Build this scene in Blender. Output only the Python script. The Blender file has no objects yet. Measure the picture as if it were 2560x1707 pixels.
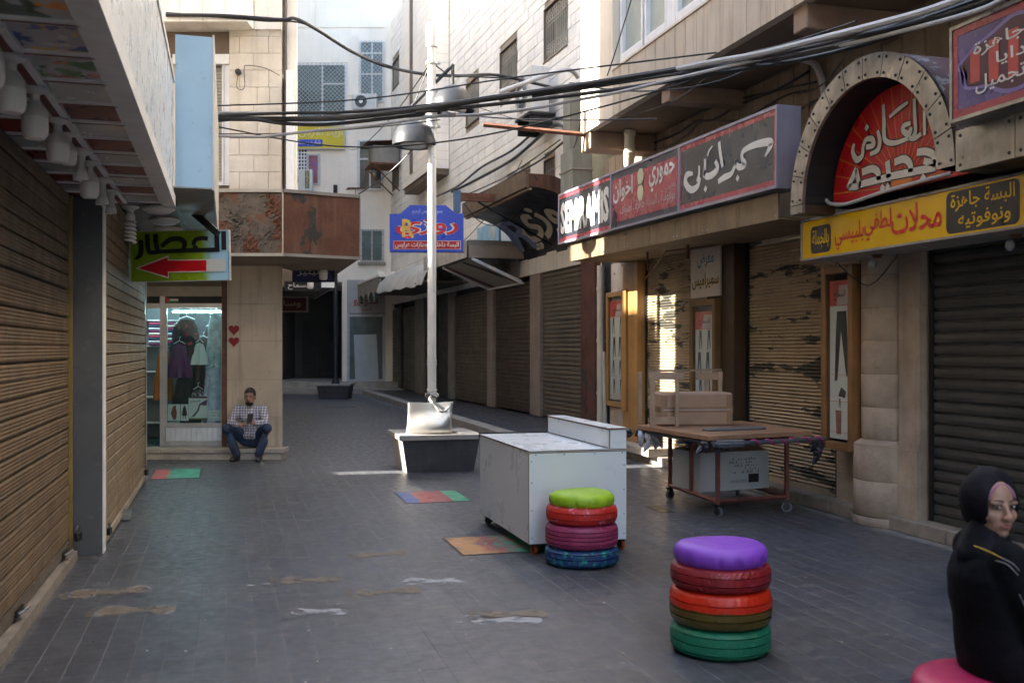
import bpy, bmesh, math, random, unicodedata
from mathutils import Matrix, Vector
random.seed(7)
R = math.radians
PI = math.pi
SC = bpy.context.scene
COL = SC.collection

# ------------------------------------------------------------------ camera
YAW = math.atan(710 / 2489.0)            # the camera looks this far right of the street's axis
CA, SA = math.cos(YAW), math.sin(YAW)
cam = bpy.data.cameras.new('camera')
cam.sensor_width = 36.0
cam.lens = 35.0
cam.shift_y = 0.0068
cam.clip_start = 0.05
cam.clip_end = 2000
cam.dof.use_dof = True
cam.dof.focus_distance = 10.5
cam.dof.aperture_fstop = 3.5
camo = bpy.data.objects.new('camera', cam)
camo.location = (0, 0, 1.65)
camo.rotation_euler = (R(90), 0, -YAW)
COL.objects.link(camo)
SC.camera = camo

# ------------------------------------------------------------------ sky, sun, exposure
SUN_EL = R(27.5)
SUN_AZ = R(-85)                          # clockwise from +Y: the sun stands at -X
world = bpy.data.worlds.new('World')
SC.world = world
world.use_nodes = True
wn = world.node_tree.nodes
sky = wn.new('ShaderNodeTexSky')
sky.sky_type = 'NISHITA'
sky.sun_disc = False
sky.sun_elevation = SUN_EL
sky.sun_rotation = SUN_AZ
sky.air_density = 1.0
sky.dust_density = 2.0
sky.ozone_density = 1.0
bg = wn['Background']
world.node_tree.links.new(sky.outputs[0], bg.inputs[0])
bg.inputs[1].default_value = 0.15
sun = bpy.data.lights.new('sun', 'SUN')
sun.energy = 5.0
sun.angle = R(0.55)
sun.color = (1.0, 0.93, 0.82)
suno = bpy.data.objects.new('sun', sun)
sd = Vector((math.sin(SUN_AZ) * math.cos(SUN_EL), math.cos(SUN_AZ) * math.cos(SUN_EL), math.sin(SUN_EL)))
suno.rotation_euler = sd.to_track_quat('Z', 'Y').to_euler()
suno.location = (-20, 14, 20)
COL.objects.link(suno)
SC.view_settings.view_transform = 'Standard'
SC.view_settings.look = 'None'
SC.view_settings.gamma = 1.0
SC.view_settings.use_curve_mapping = False
SC.view_settings.exposure = 2.85
SC.render.engine = 'CYCLES'
SC.cycles.use_denoising = True
SC.cycles.max_bounces = 10
SC.cycles.diffuse_bounces = 6
SC.cycles.sample_clamp_indirect = 8.0

# ------------------------------------------------------------------ helpers
def lin(h):
    h = h.lstrip('#')
    return tuple((((int(h[i:i+2], 16) / 255.0) + 0.055) / 1.055) ** 2.4 if int(h[i:i+2], 16) > 10 else int(h[i:i+2], 16) / 255.0 / 12.92 for i in (0, 2, 4))

def cf(a, d):                            # building frame turned with the camera's yaw -> street frame
    return (a * CA + d * SA, -a * SA + d * CA)

class MB:
    """collects shapes; build() links them as one mesh object"""
    def __init__(s):
        s.v = []; s.f = []; s.m = []
    def add(s, vs, fs, m=0):
        n = len(s.v)
        s.v += [tuple(p) for p in vs]
        s.f += [tuple(i + n for i in f) for f in fs]
        s.m += [m] * len(fs)
        return s
    def box(s, x0, x1, y0, y1, z0, z1, m=0):
        vs = [(x0,y0,z0),(x1,y0,z0),(x1,y1,z0),(x0,y1,z0),(x0,y0,z1),(x1,y0,z1),(x1,y1,z1),(x0,y1,z1)]
        return s.add(vs, [(0,3,2,1),(4,5,6,7),(0,1,5,4),(1,2,6,5),(2,3,7,6),(3,0,4,7)], m)
    def hexa(s, b, t, m=0):              # bottom ring and top ring of equal length
        n = len(b)
        fs = [tuple(reversed(range(n))), tuple(range(n, 2*n))]
        fs += [(i, (i+1) % n, n + (i+1) % n, n + i) for i in range(n)]
        return s.add(list(b) + list(t), fs, m)
    def prism(s, pts, axis, a0, a1, m=0):  # polygon extruded along an axis
        def P(p, h):
            return (h, p[0], p[1]) if axis == 'x' else (p[0], h, p[1]) if axis == 'y' else (p[0], p[1], h)
        return s.hexa([P(p, a0) for p in pts], [P(p, a1) for p in pts], m)
    def sheet(s, pts, axis, a0, a1, m=0):  # open profile extruded
        def P(p, h):
            return (h, p[0], p[1]) if axis == 'x' else (p[0], h, p[1]) if axis == 'y' else (p[0], p[1], h)
        n = len(pts)
        vs = [P(p, a0) for p in pts] + [P(p, a1) for p in pts]
        return s.add(vs, [(i, i+1, n+i+1, n+i) for i in range(n-1)], m)
    def tube(s, path, r, n=8, m=0, closed=False):
        path = [Vector(p) for p in path]
        k = len(path)
        rs = r if isinstance(r, (list, tuple)) else [r] * k
        rings = []
        up = Vector((0, 0, 1))
        for i in range(k):
            if closed:
                t = path[(i+1) % k] - path[i-1]
            else:
                t = path[min(i+1, k-1)] - path[max(i-1, 0)]
            if t.length < 1e-9: t = Vector((0,0,1))
            t.normalize()
            u = t.cross(up)
            if u.length < 1e-3: u = t.cross(Vector((1,0,0)))
            u.normalize(); w = u.cross(t)
            if rings and not closed:
                pass
            rings.append([path[i] + (u*math.cos(2*PI*j/n) + w*math.sin(2*PI*j/n)) * rs[i] for j in range(n)])
        vs = [p for q in rings for p in q]
        fs = []
        for i in range(k if closed else k-1):
            a = i*n; b = ((i+1) % k)*n
            fs += [(a+j, a+(j+1)%n, b+(j+1)%n, b+j) for j in range(n)]
        if not closed:
            fs += [tuple(reversed(range(n))), tuple(range((k-1)*n, k*n))]
        return s.add(vs, fs, m)
    def lathe(s, prof, n=24, c=(0,0,0), m=0, a0=0, a1=2*PI):
        full = abs(a1-a0-2*PI) < 1e-6
        vs = []
        cols = n if full else n+1
        for i in range(cols):
            a = a0 + (a1-a0)*i/n
            for r, z in prof:
                vs.append((c[0]+r*math.cos(a), c[1]+r*math.sin(a), c[2]+z))
        k = len(prof); fs = []
        for i in range(n):
            A = i*k; B = ((i+1) % cols)*k
            fs += [(A+j, B+j, B+j+1, A+j+1) for j in range(k-1)]
        return s.add(vs, fs, m)
    def ball(s, c, r, nu=12, nv=8, m=0):
        rx, ry, rz = r if isinstance(r, (tuple, list)) else (r, r, r)
        vs = [(c[0], c[1], c[2]-rz)]
        for j in range(1, nv):
            t = -PI/2 + PI*j/nv
            for i in range(nu):
                a = 2*PI*i/nu
                vs.append((c[0]+rx*math.cos(t)*math.cos(a), c[1]+ry*math.cos(t)*math.sin(a), c[2]+rz*math.sin(t)))
        vs.append((c[0], c[1], c[2]+rz))
        fs = [(0, 1+(i+1)%nu, 1+i) for i in range(nu)]
        for j in range(nv-2):
            a = 1+j*nu; b = a+nu
            fs += [(a+i, a+(i+1)%nu, b+(i+1)%nu, b+i) for i in range(nu)]
        a = 1+(nv-2)*nu
        fs += [(a+i, a+(i+1)%nu, len(vs)-1) for i in range(nu)]
        return s.add(vs, fs, m)
    def mesh(s, name, mats, smooth=False, bevel=0.0):
        me = bpy.data.meshes.new(name)
        me.from_pydata(s.v, [], s.f)
        mats = mats if isinstance(mats, (list, tuple)) else [mats]
        for q in mats: me.materials.append(q)
        if len(mats) > 1: me.polygons.foreach_set('material_index', s.m)
        if bevel:
            bm = bmesh.new(); bm.from_mesh(me)
            bmesh.ops.bevel(bm, geom=bm.edges[:], offset=bevel, segments=1, affect='EDGES')
            bm.to_mesh(me); bm.free()
        if smooth:
            me.polygons.foreach_set('use_smooth', [True]*len(me.polygons))
            me.set_sharp_from_angle(angle=R(42))
        me.update()
        return me
    def build(s, name, mats, parent=None, smooth=False, bevel=0.0, loc=None, rot=None, world=False):
        me = s.mesh(name, mats, smooth, bevel)
        if world and parent is not None:
            me.transform(MWS[parent.name].inverted())
        return link(name, me, parent, loc, rot)

MWS = {}                                 # world matrices of the empties
def link(name, me, parent=None, loc=None, rot=None):
    o = bpy.data.objects.new(name, me)
    if parent is not None: o.parent = parent
    if loc is not None: o.location = loc
    if rot is not None: o.rotation_euler = rot
    COL.objects.link(o)
    base = MWS.get(parent.name, Matrix()) if parent is not None else Matrix()
    MWS[o.name] = base @ Matrix.LocRotScale(o.location, o.rotation_euler, o.scale)
    return o

def tag(o, label=None, cat=None, group=None, kind=None):
    if label: o['label'] = label
    if cat: o['category'] = cat
    if group: o['group'] = group
    if kind: o['kind'] = kind
    return o

def thing(name, label, cat, loc=(0,0,0), rz=0.0, group=None, rot=None):
    o = link(name, None, None, loc, rot if rot else (0,0,rz))
    o.empty_display_size = 0.1
    return tag(o, label, cat, group)

def sub(name, parent, loc=(0,0,0), rz=0.0, rot=None):
    o = link(name, None, parent, loc, rot if rot else (0,0,rz))
    o.empty_display_size = 0.1
    return o

# ------------------------------------------------------------------ materials
MATS = {}
def mat(name, col, rough=0.65, metal=0.0, var=0.18, vs=2.5, bump=0.0, bs=60.0, streak=0.0, scol=(0.05,0.035,0.02),
        chip=None, cth=0.62, cs=6.0, cscale=(1,1,1), spots=0.0, spotcol=(0.02,0.02,0.02), spec=0.5, emit=0.0, coat=0.0, extra=None, rvar=0.1):
    if name in MATS: return MATS[name]
    if isinstance(col, str): col = lin(col)
    m = bpy.data.materials.new(name); m.use_nodes = True
    nt = m.node_tree; N = nt.nodes; L = nt.links
    b = N['Principled BSDF']
    geo = N.new('ShaderNodeNewGeometry')
    pos = geo.outputs['Position']
    def noise(scale, detail=4.0, vec=None, rough_=0.6):
        n = N.new('ShaderNodeTexNoise'); n.inputs['Scale'].default_value = scale
        n.inputs['Detail'].default_value = detail; n.inputs['Roughness'].default_value = rough_
        L.new(vec if vec is not None else pos, n.inputs['Vector']); return n.outputs['Fac']
    def ramp(f, a, c):
        r = N.new('ShaderNodeMapRange'); r.inputs[1].default_value = a; r.inputs[2].default_value = c
        L.new(f, r.inputs[0]); return r.outputs[0]
    def mapping(sc):
        mp = N.new('ShaderNodeMapping'); mp.inputs['Scale'].default_value = sc; L.new(pos, mp.inputs[0]); return mp.outputs[0]
    def mix(f, a, c):
        x = N.new('ShaderNodeMix'); x.data_type = 'RGBA'
        if hasattr(f, 'node'): L.new(f, x.inputs[0])
        else: x.inputs[0].default_value = f
        for s_, i in ((a, 6), (c, 7)):
            if hasattr(s_, 'node'): L.new(s_, x.inputs[i])
            else: x.inputs[i].default_value = (*s_[:3], 1)
        return x.outputs[2]
    lo = tuple(c*(1-var) for c in col); hi = tuple(min(1, c*(1+var)) for c in col)
    n1 = noise(vs)
    out = mix(ramp(n1, 0.3, 0.7), lo, hi)
    if streak:
        st = noise(1.0, 5.0, mapping((9, 9, 0.55)))
        mm = N.new('ShaderNodeMath'); mm.operation = 'MULTIPLY'; L.new(ramp(st, 0.5, 0.75), mm.inputs[0]); mm.inputs[1].default_value = streak
        out = mix(mm.outputs[0], out, scol)
    if spots:
        sp = noise(11.0, 6.0)
        mm = N.new('ShaderNodeMath'); mm.operation = 'MULTIPLY'; L.new(ramp(sp, 0.6, 0.7), mm.inputs[0]); mm.inputs[1].default_value = spots
        out = mix(mm.outputs[0], out, spotcol)
    if chip:
        ch = noise(cs, 6.0, mapping(cscale), 0.65)
        if isinstance(chip, str): chip = lin(chip)
        out = mix(ramp(ch, cth, cth+0.015), out, chip)
    if extra: out = extra(N, L, pos, mix, ramp, noise, mapping, out)
    L.new(out, b.inputs['Base Color'])
    b.inputs['Metallic'].default_value = metal
    if rvar:
        rn = noise(vs*2.3, 3.0)
        rr = N.new('ShaderNodeMapRange'); rr.inputs[3].default_value = max(0.03, rough-rvar); rr.inputs[4].default_value = min(1, rough+rvar)
        rr.inputs[1].default_value = 0.3; rr.inputs[2].default_value = 0.7
        L.new(rn, rr.inputs[0]); L.new(rr.outputs[0], b.inputs['Roughness'])
    else: b.inputs['Roughness'].default_value = rough
    b.inputs['Specular IOR Level'].default_value = spec
    if coat: b.inputs['Coat Weight'].default_value = coat
    if bump:
        bn = noise(bs, 5.0)
        bp = N.new('ShaderNodeBump'); bp.inputs['Strength'].default_value = bump; bp.inputs['Distance'].default_value = 0.01
        L.new(bn, bp.inputs['Height']); L.new(bp.outputs[0], b.inputs['Normal'])
    if emit:
        L.new(out, b.inputs['Emission Color']); b.inputs['Emission Strength'].default_value = emit
    MATS[name] = m
    return m

def glass_mat(name, tint=(0.8,0.9,0.9), rough=0.05, alpha=0.25):
    if name in MATS: return MATS[name]
    m = bpy.data.materials.new(name); m.use_nodes = True
    nt = m.node_tree; N = nt.nodes; L = nt.links
    N.remove(N['Principled BSDF'])
    tr = N.new('ShaderNodeBsdfTransparent'); tr.inputs[0].default_value = (*tint, 1)
    gl = N.new('ShaderNodeBsdfGlossy'); gl.inputs['Roughness'].default_value = rough; gl.inputs[0].default_value = (0.9,0.95,1,1)
    fr = N.new('ShaderNodeLayerWeight')
    pw = N.new('ShaderNodeMath'); pw.operation = 'POWER'; L.new(fr.outputs['Facing'], pw.inputs[0]); pw.inputs[1].default_value = 4.0
    ad = N.new('ShaderNodeMath'); ad.operation = 'MULTIPLY_ADD'; L.new(pw.outputs[0], ad.inputs[0]); ad.inputs[1].default_value = 0.6; ad.inputs[2].default_value = alpha*0.12
    mx = N.new('ShaderNodeMixShader'); L.new(ad.outputs[0], mx.inputs[0]); L.new(tr.outputs[0], mx.inputs[1]); L.new(gl.outputs[0], mx.inputs[2])
    L.new(mx.outputs[0], N['Material Output'].inputs[0])
    MATS[name] = m
    return m

def worn_paint(name, col, th=0.5, cs=16):
    """thin paint worn through to the surface below it"""
    m = mat(name, col, 0.7, var=0.2, vs=14)
    nt = m.node_tree; N = nt.nodes; L = nt.links
    geo = N.new('ShaderNodeNewGeometry')
    a = N.new('ShaderNodeTexNoise'); a.inputs['Scale'].default_value = cs; a.inputs['Detail'].default_value = 8; L.new(geo.outputs['Position'], a.inputs['Vector'])
    b_ = N.new('ShaderNodeTexNoise'); b_.inputs['Scale'].default_value = 3.0; b_.inputs['Detail'].default_value = 4; L.new(geo.outputs['Position'], b_.inputs['Vector'])
    s_ = N.new('ShaderNodeMath'); s_.operation = 'MULTIPLY_ADD'; L.new(b_.outputs['Fac'], s_.inputs[0]); s_.inputs[1].default_value = 0.7; L.new(a.outputs['Fac'], s_.inputs[2])
    r = N.new('ShaderNodeMapRange'); r.inputs[1].default_value = th+0.30; r.inputs[2].default_value = th+0.46; r.inputs[3].default_value = 0.85; r.inputs[4].default_value = 0.0
    L.new(s_.outputs[0], r.inputs[0])
    L.new(r.outputs[0], N['Principled BSDF'].inputs['Alpha'])
    return m

# ------------------------------------------------------------------ lettering
_FORMS = {}
for cp in list(range(0xFE80, 0xFEFD)):
    d_ = unicodedata.decomposition(chr(cp)).split()
    key = tuple(int(q, 16) for q in d_[1:])
    _FORMS.setdefault(key, {})[d_[0]] = chr(cp)
def arabic(s):
    cs = [ord(c) for c in s]; out = []; i = 0; toks = []
    while i < len(cs):
        if i+1 < len(cs) and (cs[i], cs[i+1]) in _FORMS:
            toks.append((cs[i], cs[i+1])); i += 2
        else:
            toks.append((cs[i],)); i += 1
    def fwd(t): return t in _FORMS and '<initial>' in _FORMS[t]
    def bwd(t): return t in _FORMS and '<final>' in _FORMS[t]
    for i, t in enumerate(toks):
        if t not in _FORMS: out.append(chr(t[0])); continue
        p = i > 0 and fwd(toks[i-1]) and bwd(t)
        n = i+1 < len(toks) and fwd(t) and bwd(toks[i+1])
        k = '<medial>' if p and n else '<final>' if p else '<initial>' if n else '<isolated>'
        F = _FORMS[t]
        out.append(F.get(k) or F.get('<isolated>') or chr(t[0]))
    return ''.join(reversed(out))

def text_mesh(s, bold=0.0, shear=0.0, ar=True, ext=0.0):
    c = bpy.data.curves.new('lettering', 'FONT')
    c.body = '\n'.join(arabic(q) if ar else q for q in s.split('\n'))
    c.resolution_u = 2
    c.offset = bold; c.shear = shear; c.extrude = ext
    o = bpy.data.objects.new('lettering_source', c); COL.objects.link(o)
    dg = bpy.context.evaluated_depsgraph_get()
    me = bpy.data.meshes.new_from_object(o.evaluated_get(dg))
    bpy.data.objects.remove(o); bpy.data.curves.remove(c)
    return me

def lettering(parent, s, x0, x1, z0, z1, m, y=-0.004, bold=0.012, shear=0.0, ar=True, ext=0.0, name='lettering', slope=0.0):
    """text fitted into the rectangle x0..x1, z0..z1 of the parent's front (local x to the right, z up, front faces -y)"""
    me = text_mesh(s, bold, shear, ar, ext)
    if not me.vertices: return None
    xs = [v.co.x for v in me.vertices]; ys = [v.co.y for v in me.vertices]
    ax, bx, ay, by = min(xs), max(xs), min(ys), max(ys)
    for v in me.vertices:
        u = (v.co.x-ax)/(bx-ax); w = (v.co.y-ay)/(by-ay)
        v.co = (x0+u*(x1-x0), y-v.co.z, z0+w*(z1-z0)+slope*(u-0.5))
    me.materials.clear(); me.materials.append(m)
    me.update()
    return link(name, me, parent)

def flat(parent, name, pts, m, y=-0.003, t=0.0015):
    """flat printed or cut shape on a sign's front"""
    bm = bmesh.new()
    vs = [bm.verts.new((p[0], y, p[1])) for p in pts]
    bm.faces.new(vs)
    bmesh.ops.triangulate(bm, faces=bm.faces[:])
    me = bpy.data.meshes.new(name); bm.to_mesh(me); bm.free()
    me.materials.append(m)
    return link(name, me, parent)

def smooth_path(pts, n=6):
    """Catmull-Rom through the points"""
    P = [Vector(p) for p in pts]; out = []
    for i in range(len(P)-1):
        p0 = P[max(i-1,0)]; p1 = P[i]; p2 = P[i+1]; p3 = P[min(i+2,len(P)-1)]
        for k in range(n):
            t = k/n
            out.append(0.5*((2*p1)+(p2-p0)*t+(2*p0-5*p1+4*p2-p3)*t*t+(3*p1-p0-3*p2+p3)*t**3))
    out.append(P[-1])
    return out

def ribbon(parent, name, strokes, m, y=-0.003, n=6):
    """brush strokes: lists of (x, z, width) drawn as flat ribbons, joined as one part"""
    mb = MB()
    for st in strokes:
        if len(st) == 1:                 # a dot
            x, z, w = st[0]
            mb.add([(x-w/2,y,z),(x,y,z-w/2),(x+w/2,y,z),(x,y,z+w/2)], [(0,1,2,3)])
            continue
        q = smooth_path([(a, b, c) for a, b, c in st], n)
        k = len(q); vs = []
        for i in range(k):
            t = q[min(i+1,k-1)]-q[max(i-1,0)]
            d = math.hypot(t.x, t.y) or 1
            nx, nz = -t.y/d, t.x/d; w = max(0.002, q[i].z)/2
            vs += [(q[i].x+nx*w, y, q[i].y+nz*w), (q[i].x-nx*w, y, q[i].y-nz*w)]
        mb.add(vs, [(2*i, 2*i+1, 2*i+3, 2*i+2) for i in range(k-1)])
    return mb.build(name, m, parent)

def signbox(name, label, w, h, dep, loc, rz, face, frame, fr=0.03, cat='sign', rot=None, group=None, side=None):
    """lightbox: local x to the right along the face, z up, face towards -y"""
    t = thing(name, label, cat, loc, rz, group, rot)
    MB().box(0, w, 0.006, dep, 0, h).build('box', side or frame, t)
    MB().box(fr, w-fr, 0.0, 0.005, fr, h-fr).build('face', face, t)
    e = MB()
    e.box(0, w, -0.012, 0.0045, 0, fr-0.001); e.box(0, w, -0.012, 0.0045, h-fr+0.001, h)
    e.box(0, fr-0.001, -0.0115, 0.004, fr, h-fr); e.box(w-fr+0.001, w, -0.0115, 0.004, fr, h-fr)
    e.build('frame', frame, t)
    return t

# roller shutters -----------------------------------------------------------
def slat_profile(kind, p):
    if kind == 'ribbed':                 # tall slat with fine ribs
        q = [(-0.010, 0.0), (-0.010, 0.002), (0.006, 0.005)]
        n = 4
        for i in range(n):
            z0 = 0.012 + (p-0.020)*i/n; z1 = 0.012 + (p-0.020)*(i+1)/n
            q += [(0.010, z0), (0.014, z0+(z1-z0)*0.5), (0.010, z1-0.002)]
        q += [(0.004, p-0.006), (-0.010, p-0.003), (-0.010, p)]
        return q
    if kind == 'round':                  # narrow half-round slat
        return [(-0.008, 0.0), (-0.008, 0.0025)] + [(0.002+0.011*math.sin(PI*t), 0.004+(p-0.008)*t) for t in (0, .15, .35, .55, .75, .92, 1)] + [(-0.008, p-0.0025), (-0.008, p)]
    return [(-0.010, 0.0), (-0.010, 0.006), (0.010, 0.012), (0.016, p*0.45), (0.012, p-0.018), (-0.010, p-0.010), (-0.010, p)]   # 'flat'

def shutter(parent, loc, rz, w, z0, z1, pitch, kind, m, rail=None, bottom=None, bulge=0.0):
    """part of a building: local x along the width, front towards -y; every slat is a piece of its own"""
    s = sub('roller_shutter', parent, loc, rz)
    n = int((z1-z0)/pitch)
    pr = slat_profile(kind, pitch)
    mb = MB()
    if bulge:
        k = 8
        vs = []; fs = []
        for i in range(k+1):
            x = w*i/k
            for d, z in pr: vs.append((x, -d, z))
        q = len(pr)
        for i in range(k): fs += [(i*q+j, (i+1)*q+j, (i+1)*q+j+1, i*q+j+1) for j in range(q-1)]
        mb.add(vs, fs)
    else:
        mb.sheet([(-d, z) for d, z in pr], 'x', 0, w)
    me = mb.mesh('slat', m, smooth=(kind == 'round'))
    for i in range(n):
        link('slat', me, s, (0, random.uniform(-0.003, 0.003) if kind != 'round' else random.uniform(-0.001, 0.001), z0+0.06+i*pitch),
             (0, random.uniform(-0.0012, 0.0012), 0))
    MB().box(0.005, w-0.005, -0.022, 0.012, z0, z0+0.058).build('bottom_bar', bottom or m, s)
    MB().box(0.003, w-0.003, 0.014, 0.02, z0, z1).build('backing', MATS['black'], s)
    if rail:
        MB().box(-0.045, -0.001, -0.03, 0.03, z0, z1).build('guide_rail', rail, s)
        MB().box(w+0.001, w+0.045, -0.03, 0.03, z0, z1).build('guide_rail', rail, s)
    return s
# ------------------------------------------------------------------ named materials
M_black = mat('black', (0.012,0.012,0.013), 0.6, var=0.3)
M_darkmetal = mat('dark_metal', (0.03,0.03,0.032), 0.45, 0.6, var=0.3)
M_steel = mat('steel', (0.33,0.315,0.29), 0.36, 0.85, var=0.35, vs=4, streak=0.5, scol=(0.16,0.13,0.10))
M_alu = mat('aluminium', (0.50,0.50,0.51), 0.4, 0.55, var=0.12, vs=5)
M_alupaint = mat('grey_painted_aluminium', (0.45,0.45,0.45), 0.5, 0.1, var=0.12, vs=5, streak=0.3, scol=(0.18,0.16,0.14))
M_white = mat('white_paint', (0.72,0.72,0.71), 0.5, var=0.08, vs=4, streak=0.25, scol=(0.35,0.30,0.24))
M_plaster = mat('white_plaster', (0.84,0.755,0.65), 0.85, var=0.08, vs=0.7, bump=0.2, bs=14, streak=0.12, scol=(0.34,0.27,0.18), spots=0.15, spotcol=(0.3,0.26,0.2))
M_stone = mat('white_limestone', (0.58,0.525,0.445), 0.85, var=0.10, vs=3.0, bump=0.6, bs=38, streak=0.35, scol=(0.38,0.27,0.16))
M_stone_b = mat('limestone_facing', (0.82,0.775,0.70), 0.85, var=0.08, vs=1.2, bump=0.6, bs=26, streak=0.30, scol=(0.36,0.27,0.17))
M_joint = mat('mortar_joint', (0.29,0.235,0.18), 0.95, var=0.2)
M_cream = mat('cream_cladding', (0.50,0.43,0.34), 0.8, var=0.12, vs=2.2, bump=0.35, bs=40, streak=0.75, scol=(0.26,0.16,0.08))
M_creamrender = mat('cream_render', (0.62,0.55,0.45), 0.8, var=0.10, vs=1.2, bump=0.25, bs=22, streak=0.35, scol=(0.36,0.25,0.14))  # paler cream for plain rendered walls
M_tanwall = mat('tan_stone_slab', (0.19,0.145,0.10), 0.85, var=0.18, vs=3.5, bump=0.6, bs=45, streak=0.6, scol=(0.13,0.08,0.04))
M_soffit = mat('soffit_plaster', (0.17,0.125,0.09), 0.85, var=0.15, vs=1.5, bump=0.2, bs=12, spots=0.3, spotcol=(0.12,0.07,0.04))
M_marble = mat('beige_marble_slab', (0.50,0.41,0.31), 0.45, var=0.18, vs=1.4, streak=0.75, scol=(0.26,0.19,0.12), spots=0.25, spotcol=(0.22,0.14,0.08))
M_colstone = mat('column_stone', (0.34,0.275,0.22), 0.85, var=0.28, vs=2.4, spec=0.2, bump=0.8, bs=24, spots=0.3, spotcol=(0.20,0.13,0.08), streak=0.35, scol=(0.22,0.15,0.10))
M_pave = None
M_kerb = mat('kerb_stone', (0.22,0.19,0.16), 0.8, var=0.25, vs=5, bump=0.4, bs=30, spots=0.3, spotcol=(0.08,0.07,0.06))
M_stepstone = mat('step_stone', (0.34,0.30,0.25), 0.7, var=0.2, vs=4, bump=0.25, bs=30, spots=0.35, spotcol=(0.13,0.11,0.09))
M_shut_tan = mat('tan_shutter_paint', (0.125,0.09,0.056), 0.55, 0.0, spec=0.2, var=0.22, vs=2.2, streak=0.5, scol=(0.17,0.09,0.035), spots=0.35, spotcol=(0.14,0.065,0.025), bump=0.15, bs=25)
M_shut_tan2 = mat('pale_tan_shutter_paint', (0.19,0.145,0.095), 0.55, 0.0, spec=0.25, var=0.2, vs=2.6, streak=0.55, scol=(0.24,0.12,0.04), spots=0.3, spotcol=(0.22,0.11,0.04))
M_shut_cream = mat('flaking_cream_shutter_paint', (0.33,0.255,0.165), 0.6, 0.0, spec=0.25, var=0.16, vs=3, chip=(0.05,0.047,0.036), cth=0.55, cs=1.5, cscale=(1.0,0.7,3.1), spots=0.25, spotcol=(0.10,0.08,0.05))
M_shut_dark = mat('dark_grey_shutter', (0.050,0.049,0.046), 0.5, 0.0, spec=0.3, var=0.25, vs=2, streak=0.4, scol=(0.04,0.03,0.02))
M_shut_rosy = mat('grey_beige_shutter', (0.15,0.13,0.10), 0.55, 0.0, spec=0.2, var=0.2, vs=1.6, streak=0.6, scol=(0.16,0.09,0.05), spots=0.2, spotcol=(0.12,0.08,0.05))
M_shut_rosy2 = mat('brown_grey_shutter', (0.095,0.078,0.06), 0.55, 0.0, spec=0.2, var=0.2, vs=1.6, streak=0.6, scol=(0.12,0.06,0.04))
M_wood = mat('varnished_wood', (0.30,0.165,0.055), 0.42, var=0.22, vs=2.0, streak=0.55, scol=(0.17,0.08,0.025), coat=0.2)
M_wood_dark = mat('dark_stained_wood', (0.045,0.024,0.010), 0.5, var=0.3, vs=2.0, streak=0.6, scol=(0.04,0.02,0.01))
M_wood_raw = mat('weathered_raw_wood', (0.36,0.25,0.165), 0.75, var=0.2, vs=6, bump=0.2, bs=40, spots=0.2, spotcol=(0.15,0.09,0.06))
M_rust = mat('rusty_sheet', (0.095,0.038,0.021), 0.85, 0.1, var=0.35, vs=2.2, bump=0.4, bs=30, chip=(0.032,0.029,0.026), cth=0.55, cs=2.4, cscale=(1,1,0.6), spots=0.45, spotcol=(0.045,0.035,0.03), streak=0.5, scol=(0.19,0.12,0.08))
M_rustbar = mat('rusty_steel_bar', (0.16,0.065,0.035), 0.75, 0.3, var=0.35, vs=8, spots=0.4, spotcol=(0.07,0.04,0.03))
M_redoxide = mat('red_oxide_frame', (0.17,0.055,0.04), 0.6, 0.2, var=0.25, vs=7, spots=0.35, spotcol=(0.07,0.04,0.03))
M_conc = mat('concrete', (0.27,0.245,0.21), 0.85, var=0.18, vs=2.5, bump=0.3, bs=25, streak=0.4, scol=(0.15,0.12,0.09))
M_bluegrey = mat('lamp_grey_paint', (0.024,0.027,0.033), 0.5, 0.0, spec=0.3, var=0.08, vs=3)
M_pole = mat('pale_grey_pole_paint', (0.55,0.54,0.52), 0.35, 0.2, var=0.08, vs=4, streak=0.2, scol=(0.3,0.26,0.22))
M_cable = mat('black_cable', (0.018,0.018,0.02), 0.45, var=0.3, vs=5)
M_conduit = mat('grey_conduit', (0.36,0.36,0.37), 0.4, var=0.15, vs=4, spots=0.2, spotcol=(0.2,0.19,0.18))
M_pvc = mat('cream_pipe', (0.50,0.46,0.38), 0.45, var=0.12, vs=3, streak=0.3, scol=(0.3,0.22,0.15))
M_bulb = mat('milky_bulb', (0.70,0.68,0.68), 0.35, var=0.04)
M_bulbneck = mat('bulb_neck', (0.55,0.54,0.52), 0.4, var=0.06)
M_glassdark = mat('dark_window_glass', (0.05,0.06,0.062), 0.12, 0.0, var=0.35, vs=1.4, spec=0.7, rvar=0.04)
M_glasspale = mat('pale_window_glass', (0.30,0.34,0.31), 0.15, 0.0, var=0.2, vs=1.2, spec=0.7, rvar=0.04)
M_glassgreen = mat('green_window_glass', (0.10,0.15,0.15), 0.15, 0.0, var=0.4, vs=1.6, spec=0.7, rvar=0.04)
M_blind = mat('roller_blind', (0.24,0.22,0.18), 0.7, var=0.15)
M_red = mat('red_print', lin('#a8121a'), 0.35, var=0.10)
M_redsat = mat('crimson_print', lin('#c01220'), 0.35, var=0.10)
M_yellow = mat('yellow_print', lin('#d8b010'), 0.35, var=0.10)
M_signblack = mat('black_print', (0.018,0.018,0.02), 0.35, var=0.2)
M_navy = mat('navy_print', (0.03,0.034,0.055), 0.35, var=0.15)
M_signwhite = mat('white_print', (0.62,0.60,0.55), 0.4, var=0.08)
M_blueprint = mat('blue_print', lin('#2b49b8'), 0.35, var=0.08)
M_darkblue = mat('dark_blue_print', (0.025,0.032,0.12), 0.4, var=0.2)
M_paper = mat('paper', (0.62,0.61,0.59), 0.6, var=0.06)
M_skin = mat('skin', (0.26,0.14,0.09), 0.5, var=0.06, vs=30)
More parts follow.
